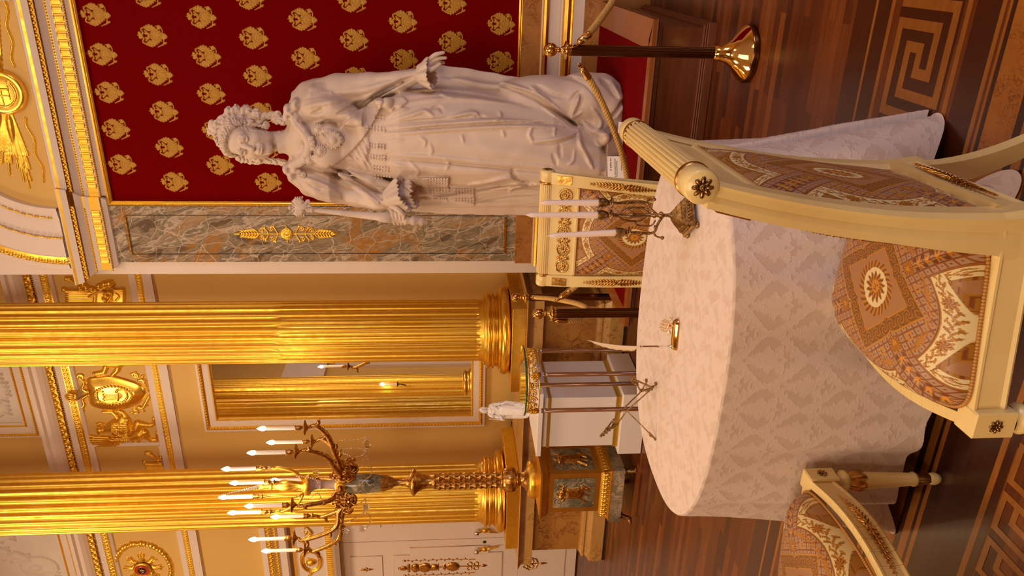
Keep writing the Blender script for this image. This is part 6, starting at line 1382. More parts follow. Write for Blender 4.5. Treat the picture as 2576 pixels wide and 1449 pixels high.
# ============================================================ the marble statue (carved as one distance field)
SY = 5.50
def q3(x, y, dy=0.): return at(x, y, Y=SY+dy)
class Vol:
    def __init__(s, lo, hi, h):
        s.lo = np.array(lo, float); s.h = h; s.n = np.ceil((np.array(hi)-s.lo)/h).astype(int)+1
        s.F = np.full(s.n, .2, np.float32); s.ax = [s.lo[i]+h*np.arange(s.n[i]) for i in range(3)]
    def win(s, a, b, m):
        i0 = np.clip(np.floor((np.minimum(a, b)-m-s.lo)/s.h).astype(int), 0, s.n-1); i1 = np.clip(np.ceil((np.maximum(a, b)+m-s.lo)/s.h).astype(int)+1, 1, s.n)
        if np.any(i1 <= i0): return None
        w = tuple(slice(x, y) for x, y in zip(i0, i1)); return w, s.ax[0][w[0]][:, None, None], s.ax[1][w[1]][None, :, None], s.ax[2][w[2]][None, None, :]
    def put(s, w, d, k, sub=False):
        A = s.F[w]; d = d.astype(np.float32)
        if sub: d = -d; hh = np.clip(.5-.5*(A-d)/k, 0, 1) if k else 0; s.F[w] = np.maximum(A, d)+(k*.25*np.maximum(k-np.abs(A-d), 0)**2/k**2 if k else 0)
        else: s.F[w] = np.minimum(A, d)-(.25*np.maximum(k-np.abs(A-d), 0)**2/k if k else 0)
    def cone(s, a, b, ra, rb, k=.02, sub=False, sq=None):
        a, b = np.array(a, float), np.array(b, float); W_ = s.win(a, b, max(ra, rb)+k+2*s.h)
        if W_ is None: return s
        w, X, Y, Z = W_; d = b-a; t = np.clip(((X-a[0])*d[0]+(Y-a[1])*d[1]+(Z-a[2])*d[2])/(d@d+1e-9), 0, 1); yk = sq or 1.
        D = np.sqrt((X-a[0]-t*d[0])**2+((Y-a[1]-t*d[1])*yk)**2+(Z-a[2]-t*d[2])**2)-(ra+(rb-ra)*t)
        s.put(w, D/(1 if not sq else (1+sq)/2), k, sub); return s
    def chain(s, P, r, k=.02, sub=False, sq=None):
        r = np.interp(np.linspace(0, 1, len(P)), np.linspace(0, 1, len(r)), r) if not np.isscalar(r) else [r]*len(P)
        for i in range(len(P)-1): s.cone(P[i], P[i+1], r[i], r[i+1], k, sub, sq)
        return s
    def ell(s, c, r, k=.02, sub=False, R=None):
        c = np.array(c, float); r = np.array(r, float); m = r.max(); W_ = s.win(c, c, m+k+2*s.h)
        if W_ is None: return s
        w, X, Y, Z = W_; dx, dy, dz = X-c[0], Y-c[1], Z-c[2]
        if R is not None: dx, dy, dz = dx*R[0][0]+dy*R[0][1]+dz*R[0][2], dx*R[1][0]+dy*R[1][1]+dz*R[1][2], dx*R[2][0]+dy*R[2][1]+dz*R[2][2]
        k0 = np.sqrt((dx/r[0])**2+(dy/r[1])**2+(dz/r[2])**2); k1 = np.sqrt((dx/r[0]**2)**2+(dy/r[1]**2)**2+(dz/r[2]**2)**2)+1e-9
        s.put(w, k0*(k0-1)/k1, k, sub); return s
    def loft(s, sec, k=.03, fold=None, ex=2.):
        """sec rows: z, cx, cy, rx, ry"""
        S_ = np.array(sec, float); S_ = S_[np.argsort(S_[:, 0])]; z0, z1 = S_[0, 0], S_[-1, 0]
        lo = np.array([(S_[:, 1]-S_[:, 3]).min(), (S_[:, 2]-S_[:, 4]).min(), z0]); hi = np.array([(S_[:, 1]+S_[:, 3]).max(), (S_[:, 2]+S_[:, 4]).max(), z1])
        w, X, Y, Z = s.win(lo, hi, k+.04); zz = Z[0, 0]; cx, cy, rx, ry = (np.interp(zz, S_[:, 0], S_[:, i])[None, None, :] for i in (1, 2, 3, 4))
        u, v = (X-cx)/rx, (Y-cy)/ry; r = (np.abs(u)**ex+np.abs(v)**ex)**(1/ex)
        D = (r-1)*np.minimum(rx, ry)*1.0
        if fold is not None: D = D-fold(np.arctan2(v, u), Z)
        D = np.maximum(D, np.maximum(z0-Z, Z-z1)+0*D); s.put(w, D, k); return s
    def mesh(s, keep=None):
        F = s.F; sg = F < 0
        c = sg[:-1, :-1, :-1].astype(np.int8)
        tot = np.zeros(c.shape, np.int8)
        for a in (0, 1):
            for b in (0, 1):
                for d in (0, 1): tot += sg[a:a+c.shape[0], b:b+c.shape[1], d:d+c.shape[2]]
        act = (tot > 0) & (tot < 8); I = np.argwhere(act); idx = -np.ones(c.shape, np.int32); idx[act] = np.arange(len(I))
        P = np.zeros((len(I), 3)); N_ = np.zeros(len(I)); co = [(a, b, d) for a in (0, 1) for b in (0, 1) for d in (0, 1)]
        vals = {q: F[I[:, 0]+q[0], I[:, 1]+q[1], I[:, 2]+q[2]] for q in co}
        for q in co:
            for ax in range(3):
                if q[ax]: continue
                r = list(q); r[ax] = 1; r = tuple(r); f0, f1 = vals[q], vals[r]; m = (f0 < 0) != (f1 < 0); t = np.where(m, f0/(f0-f1+1e-12), 0)
                e = np.zeros((len(I), 3)); e += q; e[:, ax] += t; P[m] += e[m]; N_[m] += 1
        V = s.lo+s.h*(I+P/N_[:, None]); Q = []
        for ax in range(3):
            b, d = (ax+1) % 3, (ax+2) % 3; sl0 = [slice(None)]*3; sl1 = [slice(None)]*3; sl0[ax] = slice(0, -1); sl1[ax] = slice(1, None)
            A, B = sg[tuple(sl0)], sg[tuple(sl1)]; E = np.argwhere(A != B); ok = (E[:, b] > 0) & (E[:, d] > 0) & (E[:, b] < s.n[b]-1) & (E[:, d] < s.n[d]-1); E = E[ok]; fl = A[tuple(E.T)]
            def ii(ob, od): e = E.copy(); e[:, b] -= ob; e[:, d] -= od; return idx[tuple(e.T)]
            q = np.stack([ii(1, 1), ii(0, 1), ii(0, 0), ii(1, 0)], 1); q[~fl] = q[~fl][:, ::-1]; Q.append(q)
        Q = np.vstack(Q); Q = Q[(Q >= 0).all(1)]
        if keep is not None: m = keep(V); Q = Q[m[Q].all(1)]
        return V, Q
PXM = .00276        # metres per pixel of the photograph at the statue

# carved folds: ridges and grooves seen from the front, in photograph pixels
fm = HF(500, 1600, 90, 580, 1.0); fm.h[:] = 0
def fold(P, w, h, o=(1000, 100), k=650/1884):
    P = crom([(o[0]+x*k, o[1]+y*k) for x, y in P], 6); L_ = HF(500, 1600, 90, 580, 1.0); L_.h[:] = 0; n = len(P)
    L_.stroke(P, w*np.interp(np.linspace(0, 1, n), [0, .25, .75, 1], [.5, 1, 1, .45]), 1.); fm.h[:] += (L_.h/w)**1.3*h
A_ = fold
o5 = dict(o=(500, 100), k=700/2029)
# skirt
for P, w, h in (([(0, 640), (400, 612), (700, 590), (1000, 600)], 7, .022), ([(0, 600), (300, 580), (600, 560)], 5, -.016), ([(0, 690), (330, 652), (900, 625), (1210, 640)], 7, .018), ([(-60, 665), (330, 632), (900, 606), (1180, 620)], 5, -.024),
                ([(0, 575), (120, 540), (200, 518), (265, 560)], 6, .018), ([(240, 505), (300, 490), (330, 530)], 5, -.014), ([(330, 590), (480, 540), (560, 530), (600, 570)], 6, .016), ([(560, 555), (640, 565)], 4, -.014), ([(700, 590), (750, 560), (740, 520)], 5, .013), ([(1060, 490), (1180, 560), (1280, 620)], 6, .016),
                ([(-60, 868), (300, 888), (700, 930), (1060, 965)], 6, -.020), ([(-60, 835), (300, 860), (700, 900), (1060, 930), (1350, 1000)], 7, .014), ([(1320, 650), (1270, 690), (1150, 722), (980, 745)], 6, .020), ([(1300, 700), (1150, 750), (1000, 765)], 5, -.012),
                ([(1320, 650), (1335, 760), (1385, 860), (1425, 935)], 7, .022), ([(150, 700), (200, 740), (190, 780)], 5, .010), ([(230, 750), (250, 810), (230, 840)], 5, .009), ([(465, 690), (480, 750)], 4, .010), ([(760, 660), (780, 710)], 4, .010), ([(980, 640), (960, 690), (985, 745)], 5, .012), ([(1150, 640), (1140, 700)], 4, .010),
                ([(1180, 760), (1190, 860)], 5, -.010), ([(1130, 830), (1160, 910)], 6, -.012), ([(1290, 800), (1280, 880), (1240, 910)], 4, .010), ([(0, 480), (200, 440), (500, 430), (900, 470)], 6, .010), ([(300, 380), (360, 410), (420, 415)], 5, .010), ([(0, 395), (300, 380), (600, 410), (1000, 490)], 5, -.010),
                ([(520, 1055), (640, 1045), (790, 1010), (850, 1010)], 6, .016), ([(80, 880), (150, 960), (130, 990)], 5, .010), ([(340, 870), (370, 900), (350, 950)], 5, .010), ([(840, 940), (860, 1000), (1000, 1040)], 7, -.018), ([(0, 920), (300, 950), (600, 960), (800, 950)], 12, .012)): fold(P, w, h)
# lower right drapery
for P, w, h in (([(760, 330), (1000, 420), (1230, 580), (1320, 640)], 8, -.034), ([(740, 300), (1000, 395), (1220, 540)], 7, .020), ([(970, 340), (1040, 400), (1120, 450)], 6, .020), ([(1010, 330), (1130, 400), (1240, 420)], 7, -.016), ([(1330, 400), (1300, 470), (1270, 560), (1340, 530)], 7, .024), ([(1260, 440), (1330, 380), (1340, 480)], 5, -.018),
                ([(1420, 500), (1480, 600), (1450, 650)], 8, .022), ([(1350, 600), (1430, 660), (1540, 690)], 9, .026), ([(1480, 290), (1540, 340), (1600, 420)], 9, -.016), ([(1560, 300), (1600, 380), (1650, 430)], 8, .018), ([(1560, 560), (1600, 520), (1650, 430)], 6, -.024), ([(1200, 270), (1350, 300), (1450, 400), (1500, 520)], 9, -.016), ([(1280, 260), (1400, 320), (1480, 420)], 9, .018), ([(350, 250), (600, 330), (900, 350)], 9, .012)): fold(P, w, h)
# mantle on the left of the picture
for P, w, h in (([(100, 1150), (400, 1110), (700, 1060), (860, 1042)], 6, -.022), ([(200, 1170), (500, 1130), (800, 1085), (1040, 1060)], 7, .018), ([(540, 1180), (800, 1130), (1040, 1120)], 6, -.018), ([(810, 1110), (850, 1080), (940, 1065)], 5, .018), ([(80, 1215), (600, 1200), (1040, 1180)], 7, .010)): fold(P, w, h)
# bodice, cape, sleeves (crop of the upper half)
for P, w, h in (([(760, 1000), (900, 1050), (1010, 1110)], 6, .016), ([(780, 1040), (860, 1080), (900, 1090)], 5, -.014), ([(850, 960), (960, 1000), (1040, 1050)], 6, .012), ([(700, 960), (760, 1060), (880, 1140)], 8, -.010), ([(960, 920), (1150, 1010), (1330, 1120)], 7, -.030), ([(980, 1000), (1160, 1080), (1280, 1180)], 7, .014),
                ([(820, 540), (900, 510), (880, 500)], 6, -.016), ([(1010, 540), (1100, 500), (1120, 490)], 6, -.014), ([(760, 490), (900, 460), (1100, 430)], 8, .012), ([(780, 430), (900, 400), (1000, 420)], 8, -.010), ([(800, 350), (920, 330)], 9, .010),
                ([(1190, 480), (1300, 400), (1450, 320), (1560, 270)], 7, -.045), ([(1000, 380), (1200, 370), (1400, 300)], 9, .014), ([(1100, 330), (1250, 310), (1400, 285)], 7, -.010), ([(1060, 460), (1200, 430), (1350, 350)], 7, .012), ([(870, 620), (960, 600), (1020, 640)], 7, -.030), ([(870, 680), (930, 660), (1000, 680)], 6, .012),
                ([(1080, 860), (1140, 870), (1200, 930)], 5, .014), ([(1130, 790), (1190, 880), (1230, 950)], 4, .012), ([(1160, 760), (1210, 860), (1260, 940)], 4, .012), ([(1100, 830), (1160, 900), (1200, 950)], 3, -.010), ([(1190, 740), (1230, 830)], 4, .010), ([(1190, 1100), (1260, 1150), (1320, 1210)], 6, .014), ([(1230, 1060), (1290, 1110), (1350, 1180)], 5, -.012),
                ([(1380, 560), (1450, 520), (1530, 500)], 6, .014), ([(1350, 690), (1500, 660), (1600, 640)], 6, .010), ([(1350, 620), (1500, 600), (1600, 590)], 5, -.010), ([(1370, 740), (1500, 725)], 4, .008), ([(1370, 830), (1500, 860)], 5, -.010), ([(1390, 900), (1520, 930)], 5, .008)): fold(P, w, h, **o5)
def smooth(a, n):
    for _ in range(n):
        for ax in (0, 1): a = (np.roll(a, 1, ax)+2*a+np.roll(a, -1, ax))/4
    return a
fm.h = smooth(fm.h, 2)
def plate(P, h, edge=2.2):
    L_ = HF(500, 1600, 90, 580, 1.0); L_.h[:] = 0; L_.poly(P, 1, edge); fm.h[:] += L_.h*h
def c7(P): return [(720+x*.2441, 260+y*.2441) for x, y in P]
def c8(P): return [(940+x*.1954, 440+y*.1954) for x, y in P]
plate(crom(c7([(250, 560), (330, 480), (400, 390), (480, 305), (560, 235), (640, 160), (800, 20), (880, -40), (995, -30), (985, 20), (905, 185), (800, 350), (640, 530), (440, 665), (330, 640)]), 4, True), .026)
plate(c7([(990, 20), (1085, 85), (1120, 40), (1180, 40), (1260, -20), (1200, -80), (1000, -60)]), .020); plate(c7([(900, -70), (990, -60), (990, 20), (900, 10)]), .022)
plate(c8([(400, 20), (970, 35), (955, 345), (860, 310), (480, 225), (380, 150)]), .018); plate(c8([(960, 180), (1300, 160), (1300, 400), (1050, 350), (950, 320)]), .016)
for x in range(735, 960, 30): fold([(x, 40), (x-8, 110)], 2, .004, (940, 440), .1954); fold([(x-5, 170), (x-12, 240)], 2, .004, (940, 440), .1954)
plate(c8([(625, 30), (715, 35), (712, 215), (622, 170)]), .006)
fm.h = smooth(fm.h, 1)

def lookup(X, Y, Z):
    px, py, pz = X, Y, Z-EYE; w = px*_fw[0]+py*_fw[1]+pz*_fw[2]
    u = 724.5+F_PX*(px*_r2[0]+py*_r2[1]+pz*_r2[2])/w; v = 1288-F_PX*(px*_u2[0]+py*_u2[1]+pz*_u2[2])/w
    i = np.clip((v-500).astype(int), 0, fm.h.shape[0]-1); j = np.clip((1449-u-90).astype(int), 0, fm.h.shape[1]-1); return fm.h[i, j]

def Zp(x, y=350, dy=0): return q3(x, y, dy)[2]
def rows(L_):
    """(x px, left y px, right y px, dy centre, half depth) -> loft rows; left/right as seen in the upright picture"""
    out = []
    for x, ya, yb, dy, ry in L_:
        a, b = q3(x, ya, dy), q3(x, yb, dy); out.append((a[2]*.5+b[2]*.5, (a[0]+b[0])/2, SY+dy, abs(b[0]-a[0])/2, ry))
    return out
def carve_body(v):
    rip = lambda am, n, ph: (lambda A, Z: am*np.sin(A*n+ph+Z*1.7))
    # mantle hanging behind
    v.loft(rows([(745, 440, 245, .08, .08), (800, 475, 215, .10, .10), (900, 500, 205, .12, .11), (1000, 515, 190, .14, .13), (1110, 526, 172, .16, .15), (1200, 529, 186, .16, .17), (1300, 530, 203, .14, .19), (1400, 530, 205, .12, .22), (1500, 525, 205, .08, .26), (1560, 500, 225, .06, .27)]), .03, rip(.010, 11, .4), 2.6)
    # gown
    v.loft(rows([(890, 430, 296, -.02, .13), (925, 436, 284, -.03, .16), (965, 442, 262, -.04, .19), (1010, 450, 228, -.05, .22), (1100, 458, 222, -.06, .26), (1200, 462, 232, -.07, .29), (1300, 466, 248, -.08, .31), (1380, 472, 268, -.09, .32), (1440, 470, 300, -.09, .31), (1490, 462, 330, -.10, .28), (1508, 455, 345, -.10, .25)]), .02, lambda A, Z: .007*np.sin(A*11+.5*np.sin(Z*2))*np.clip((2.1-Z)*1.3, 0, 1), 2.3)
    # underskirt hem and foot
    v.loft(rows([(1480, 470, 330, -.06, .26), (1532, 478, 335, -.06, .29)]), .01, rip(.018, 12, 1.))
    v.cone(q3(1515, 352, -.30), q3(1525, 348, -.42), .045, .028, .02)
    # drapery mass lower right
    for c, r in (((1400, 250), (.16, .20, .30)), ((1480, 245), (.17, .24, .22)), ((1530, 262), (.15, .24, .13)), ((1500, 315), (.13, .20, .13)), ((1340, 235), (.11, .16, .22))): v.ell(q3(*c, -.04), r, .06)
    v.cone(q3(1520, 215, -.05), q3(1555, 300, -.18), .07, .05, .05)
    # torso and bosom
    v.loft(rows([(735, 395, 315, .02, .07), (760, 420, 295, .0, .11), (800, 432, 285, -.02, .15), (850, 435, 288, -.02, .155), (910, 432, 292, -.02, .14)]), .05)
    v.ell(q3(825, 330, -.11), (.095, .09, .09), .05); v.ell(q3(825, 392, -.11), (.095, .09, .09), .05)
    v.cone(q3(760, 430, .02), q3(760, 270, .02), .085, .085, .05)
    # cape lobes
    v.cone(q3(968, 262, -.19), q3(972, 258, -.20), .03, .03, .01)
    v.loft(rows([(738, 320, 232, -.0, .10), (790, 312, 210, -.02, .15), (840, 306, 226, -.04, .16), (885, 306, 262, -.06, .14), (908, 303, 284, -.07, .10)]), .02)
    v.loft(rows([(728, 455, 400, .0, .10), (760, 478, 408, -.03, .14), (800, 500, 420, -.05, .16), (835, 508, 436, -.06, .15), (862, 500, 470, -.05, .10)]), .02)
    # arms in wide sleeves
    v.chain([q3(775, 235, .02), q3(850, 222, .02), q3(930, 215, -.02), q3(1000, 203, -.07), q3(1050, 190, -.11)], [.085, .095, .085, .06, .040], .03)
    v.cone(q3(930, 225, -.02), q3(1040, 200, -.06), .07, .035, .03); v.cone(q3(1030, 205, -.09), q3(1062, 190, -.12), .034, .030, .01)
    v.chain([q3(780, 465, .02), q3(850, 480, -.02), q3(900, 492, -.06), q3(950, 505, -.14), q3(975, 508, -.20)], [.085, .09, .08, .065, .045], .03)
    v.chain([q3(880, 450, -.05), q3(960, 478, -.05), q3(1040, 500, -.02)], [.05, .06, .05], .03)
    # gown's front edge folds falling beside the sleeve
    v.chain([q3(860, 435, -.16), q3(930, 455, -.14), q3(1000, 470, -.12)], [.03, .035, .02], .03)
    # cuffs with scalloped flounces (thin flared shells)
    for (c0, c1, r0, r1, ph) in ((q3(1050, 190, -.12), q3(1086, 186, -.15), .034, .095, 0.), (q3(968, 505, -.20), q3(1020, 487, -.235), .045, .115, 1.), (q3(985, 500, -.16), q3(1040, 487, -.17), .045, .10, 2.)):
        W_ = v.win(c0, c1, r1*1.4); w, X, Y, Z = W_; d = c1-c0; L2 = np.linalg.norm(d); d = d/L2; e1 = np.cross(d, (0, 1, 0)); e1 /= np.linalg.norm(e1); e2 = np.cross(d, e1)
        px, py, pz = X-c0[0], Y-c0[1], Z-c0[2]; t = (px*d[0]+py*d[1]+pz*d[2])/L2; a_, b_2 = px*e1[0]+py*e1[1]+pz*e1[2], px*e2[0]+py*e2[1]+pz*e2[2]; rho = np.hypot(a_, b_2); an = np.arctan2(b_2, a_)
        Rt = r0+(r1-r0)*np.clip(t, 0, 1)**.8*(1+.20*np.sin(5*an+ph)+.06*np.sin(11*an)); D = np.maximum(np.abs(rho-Rt)*.75-.0065, np.maximum(-t-.1, t-1-.05*np.cos(22*an))*L2); v.put(w, D, .006)
    # girdle round the waist
    v.chain(crom([q3(905, 432, -.08), q3(918, 400, -.17), q3(925, 360, -.19), q3(915, 310, -.15), q3(908, 288, -.08)], 4), .02, .01)
    # lace edging of the neckline
    rg = np.random.RandomState(6)
    lace = crom([(735, 418), (752, 408), (768, 396), (775, 380), (778, 362), (770, 342), (758, 326), (745, 312), (735, 290)], 5)
    for i, (x, y) in enumerate(lace):
        dd = -.13-.05*math.sin(pi*i/(len(lace)-1)); v.ell(q3(x+rg.uniform(-2, 2), y, dd), (.028+.008*rg.rand(), .022, .024+.008*rg.rand()), .008)
        if i % 2: v.ell(q3(x, y, dd-.03), (.010, .012, .010), .006, True)
    for x, y, r_ in ((735, 285, .05), (725, 275, .04), (745, 262, .045), (722, 292, .035), (750, 300, .04), (735, 440, .045), (722, 425, .04), (745, 425, .045), (762, 442, .035), (785, 452, .03)):
        v.ell(q3(x, y, -.11), (r_, .05, r_*.8), .012); v.ell(q3(x+5, y+3, -.17), (r_*.4, .03, r_*.5), .008, True)
    # neck and decolletage
    v.cone(q3(742, 352, -.01), q3(690, 362, -.03), .085, .070, .05); v.ell(q3(758, 355, -.05), (.17, .10, .075), .05)
    return v

HC = q3(624, 350, -.05); HS = 1.6
fwd = np.array((-.13, -.985, -.05)); fwd /= np.linalg.norm(fwd)
upv = np.array((.27, -.02, .96)); upv -= fwd*np.dot(upv, fwd); upv /= np.linalg.norm(upv); lft = np.cross(fwd, upv)   # lft: towards her left, right in the upright picture
RH = np.array([lft, fwd, upv])
if lft[0] < 0: lft = -lft
def hp(x, y, z): return HC+HS*(lft*x+fwd*y+upv*z)
def carve_head(v):
    s = HS; RR = np.array([lft, fwd, upv])
    E = lambda c, r, k=.006, sub=False: v.ell(hp(*c), np.array(r)*s, k*s, sub, RR)
    K = lambda a, b, ra, rb, k=.004, sub=False: v.cone(hp(*a), hp(*b), ra*s, rb*s, k*s, sub)
    v.cone(q3(745, 353, .0), hp(0, -.02, -.07), .078, .067, .03)
    E((0, -.012, .035), (.072, .090, .080)); E((0, .022, -.028), (.0575, .062, .078), .02)
    E((0, .062, -.096), (.021, .018, .018), .025); 
    for g in (-1, 1):
        E((g*.036, .050, -.034), (.026, .026, .028), .022); E((g*.040, .02, -.07), (.022, .035, .03), .02)
        E((g*.031, .089, .0015), (.020, .0135, .0135), .012, True)
    E((0, .055, .035), (.050, .024, .034), .03)
    K((0, .076, .022), (0, .084, .0), .010, .0085, .012); K((0, .083, .004), (0, .098, -.032), .0075, .0100, .009); E((0, .098, -.036), (.0095, .0095, .0085), .006)
    for g in (-1, 1):
        E((g*.0115, .0905, -.038), (.0068, .0085, .0065), .004); E((g*.006, .097, -.0450), (.0035, .005, .003), .002, True)
        E((g*.031, .0735, .0005), (.0138, .0138, .0138), .001)
        # lids
        up = [(g*.0165, .081, -.001), (g*.023, .0885, .0058), (g*.031, .0905, .0078), (g*.039, .087, .0055), (g*.0455, .079, .0)]
        lo = [(g*.0165, .081, -.001), (g*.024, .0865, -.0062), (g*.032, .0880, -.0075), (g*.040, .0845, -.0052), (g*.0455, .079, .0)]
        for a, b in zip(up[:-1], up[1:]): K(a, b, .0022, .0024, .0016)
        for a, b in zip(lo[:-1], lo[1:]): K(a, b, .0016, .0017, .0016)
        for a, b in zip([(p[0], p[1]-.002, p[2]+.0075) for p in up][:-1], [(p[0], p[1]-.002, p[2]+.0075) for p in up][1:]): K(a, b, .0042, .0042, .006)
        E((g*.031+.002, .0890, .001), (.0034, .004, .0040), .001, True); E((g*.031+.003, .087, .0022), (.0014, .003, .0014), .001)
        br = [(g*.013, .089, .019), (g*.026, .0885, .025), (g*.040, .081, .023), (g*.049, .070, .016)]
        for a, b in zip(br[:-1], br[1:]): K(a, b, .0030, .0026, .010)
        K((g*.014, .095, -.035), (g*.031, .080, -.058), .0035, .0035, .010, True)
        E((g*.030, .077, -.0615), (.005, .006, .004), .005, True)
    lipu = [(-.0255, .079, -.0610), (-.012, .0925, -.0622), (-.004, .0965, -.0600), (0, .0958, -.0612), (.004, .0965, -.0600), (.012, .0925, -.0622), (.0255, .079, -.0610)]
    lipl = [(-.022, .081, -.0650), (-.010, .0920, -.0705), (0, .0942, -.0720), (.010, .0920, -.0705), (.022, .081, -.0650)]
    E((0, .078, -.064), (.026, .014, .018), .012)
    for a, b in zip(lipu[:-1], lipu[1:]): K(a, b, .0038, .0042, .003)
    for a, b in zip(lipl[:-1], lipl[1:]): K(a, b, .0042, .0050, .003)
    gr = [(-.0265, .081, -.0618), (-.012, .0968, -.0662), (0, .1005, -.0662), (.012, .0968, -.0662), (.0265, .081, -.0618)]
    for a, b in zip(gr[:-1], gr[1:]): K(a, b, .0016, .0018, .0015, True)
    E((0, .091, -.084), (.016, .005, .005), .006, True)
    # ear and drop earring (her left)
    E((.074, -.002, -.008), (.008, .018, .026), .004); E((.079, .004, -.006), (.004, .009, .014), .004, True); K((.076, .008, -.036), (.078, .012, -.060), .004, .007, .002)
    # hair: rolled back from the brow, curls at the sides, ringlets to the shoulders
    rg = np.random.RandomState(21)
    E((0, -.030, .046), (.084, .094, .086), .010)
    for i in range(30):
        t = math.radians(-100+200*i/29); x0_ = .0775*math.sin(t); z0_ = .024+.053*math.cos(t*.95); y0_ = .066*math.cos(t*.9)+.008
        P = [(x0_, y0_, z0_), (x0_*1.06, y0_-.004+.012*math.cos(t), z0_+.014), (x0_*1.12, y0_-.028, z0_+.026), (x0_*1.14, y0_-.052, z0_+.028), (x0_*1.1, y0_-.08, z0_+.022)]
        P = crom(P, 3)
        for a, b in zip(P[:-1], P[1:]): w_ = .0075+.0025*math.sin(i*2.1); K(tuple(a), tuple(b), w_, w_, .0025)
    for i in range(260):
        th = rg.uniform(0, 2*pi); ph = rg.uniform(0, 1.25); n_ = np.array((math.sin(ph)*math.cos(th), math.sin(ph)*math.sin(th), math.cos(ph)))
        if n_[1] > .25 and n_[2] < .93: continue
        c = np.array((0, -.028, .048))+n_*np.array((.083, .094, .086)); tn = np.cross(n_, (0, 1, .3)); tn /= np.linalg.norm(tn)+1e-6; K(tuple(c-tn*.014), tuple(c+tn*.014), .0080, .0035, .0015)
    for g in (-1, 1):
        for i in range(16):
            c = (g*(.074+.012*rg.rand()), -.012-.045*rg.rand()+.02*(i % 3 == 0), .04-.105*i/15+.01*rg.rand()); E(c, (.017, .017, .014), .002); 
            if i % 2: E((c[0]+g*.012, c[1]+.008, c[2]), (.005, .006, .005), .003, True)
    E((0, -.085, .01), (.06, .05, .06), .02)
    # crown
    E((.012, -.02, .135), (.036, .036, .018), .006); E((.016, -.02, .155), (.024, .024, .016), .004)
    # laurel leaves across the top
    for i in range(22):
        t = math.radians(-80+160*i/21); c = np.array((.086*math.sin(t), -.01+.02*math.cos(t), .048+.090*math.cos(t)*.98)); d = np.array((.02*(1 if i % 2 else -.6), .014, .016 if i % 2 else -.002)); K(tuple(c), tuple(c+d*.6), .0062, .0030, .003)
    for (pts, r_) in (([(690, 300), (712, 304), (735, 300), (748, 290)], .030), ([(655, 292), (680, 290), (700, 288)], .026), ([(652, 398), (668, 402), (690, 405), (712, 408), (728, 416)], .024), ([(600, 398), (630, 404), (655, 404)], .026), ([(575, 285), (610, 278), (650, 290)], .045), ([(540, 320), (570, 290), (600, 280)], .03)):
        P = crom([q3(x, y, -.03 if y < 350 else .0) for x, y in pts], 8); n_ = len(P)
        if r_ < .04: v.chain(P, r_*.72, .01)
        for i in range(n_):
            a = i*1.25; v.ell(P[i]+np.array((math.cos(a), -abs(math.sin(a))*.8, 0))*r_*.42, (r_*.62, r_*.62, r_*.5), .006)
    c = q3(531, 333, -.05)
    for k in range(5): a = 2*pi*k/5; v.cone(c+(.03*math.cos(a), .03*math.sin(a), -.045), c+(.005*math.cos(a), .005*math.sin(a), .0), .007, .006, .003)
    v.ell(c+(0, 0, .006), (.014, .014, .014), .003); v.cone(c+(-.02, 0, .018), c+(.02, 0, .018), .006, .006, .002)
    return v
def carve_hands(v, which):
    if which:
        r = .0125; W0 = q3(1058, 172, -.13); v.cone(W0, q3(1072, 163, -.135), .030, .032, .01); v.ell(q3(1078, 158, -.135), (.040, .022, .036), .014)
        for P, rr in (([(1082, 149, -.145), (1093, 139, -.16), (1103, 135, -.165), (1116, 132, -.16)], (.0165, .0135, .0105)), ([(1085, 155, -.14), (1098, 149, -.15), (1108, 146, -.15), (1121, 145.5, -.145)], (.0165, .0135, .0105)),
                      ([(1084, 160, -.13), (1097, 158, -.13), (1106, 156.5, -.13), (1116, 158, -.12)], (.0155, .0125, .010)), ([(1080, 163, -.115), (1091, 163, -.105), (1100, 163, -.10), (1109, 163, -.10)], (.014, .011, .009)),
                      ([(1070, 170, -.15), (1080, 176, -.165), (1092, 171, -.175), (1107, 161, -.17)], (.021, .0165, .0115))):
            v.chain(crom([q3(*p) for p in P], 4), rr, .004)
    else:
        v.cone(q3(968, 506, -.20), q3(984, 514, -.23), .036, .034, .012); v.ell(q3(990, 522, -.235), (.036, .030, .045), .014)
        for i, x in enumerate((986, 995.5, 1004.5, 1013)):
            o = -.235-.004*i; v.chain(crom([q3(x-4, 524+2*i*.5, o), q3(x+1, 537, o-.045), q3(x+4, 552, o-.040), q3(x+7, 562, o-.0), q3(x+6, 556, o+.030), q3(x+5, 546, o+.036)], 4), (.0165, .0145, .0125, .0115), .004)
        v.chain(crom([q3(984, 517, -.26), q3(997, 524, -.30), q3(1008, 533, -.315), q3(1017, 541, -.31)], 4), (.021, .017, .013), .006)
    return v
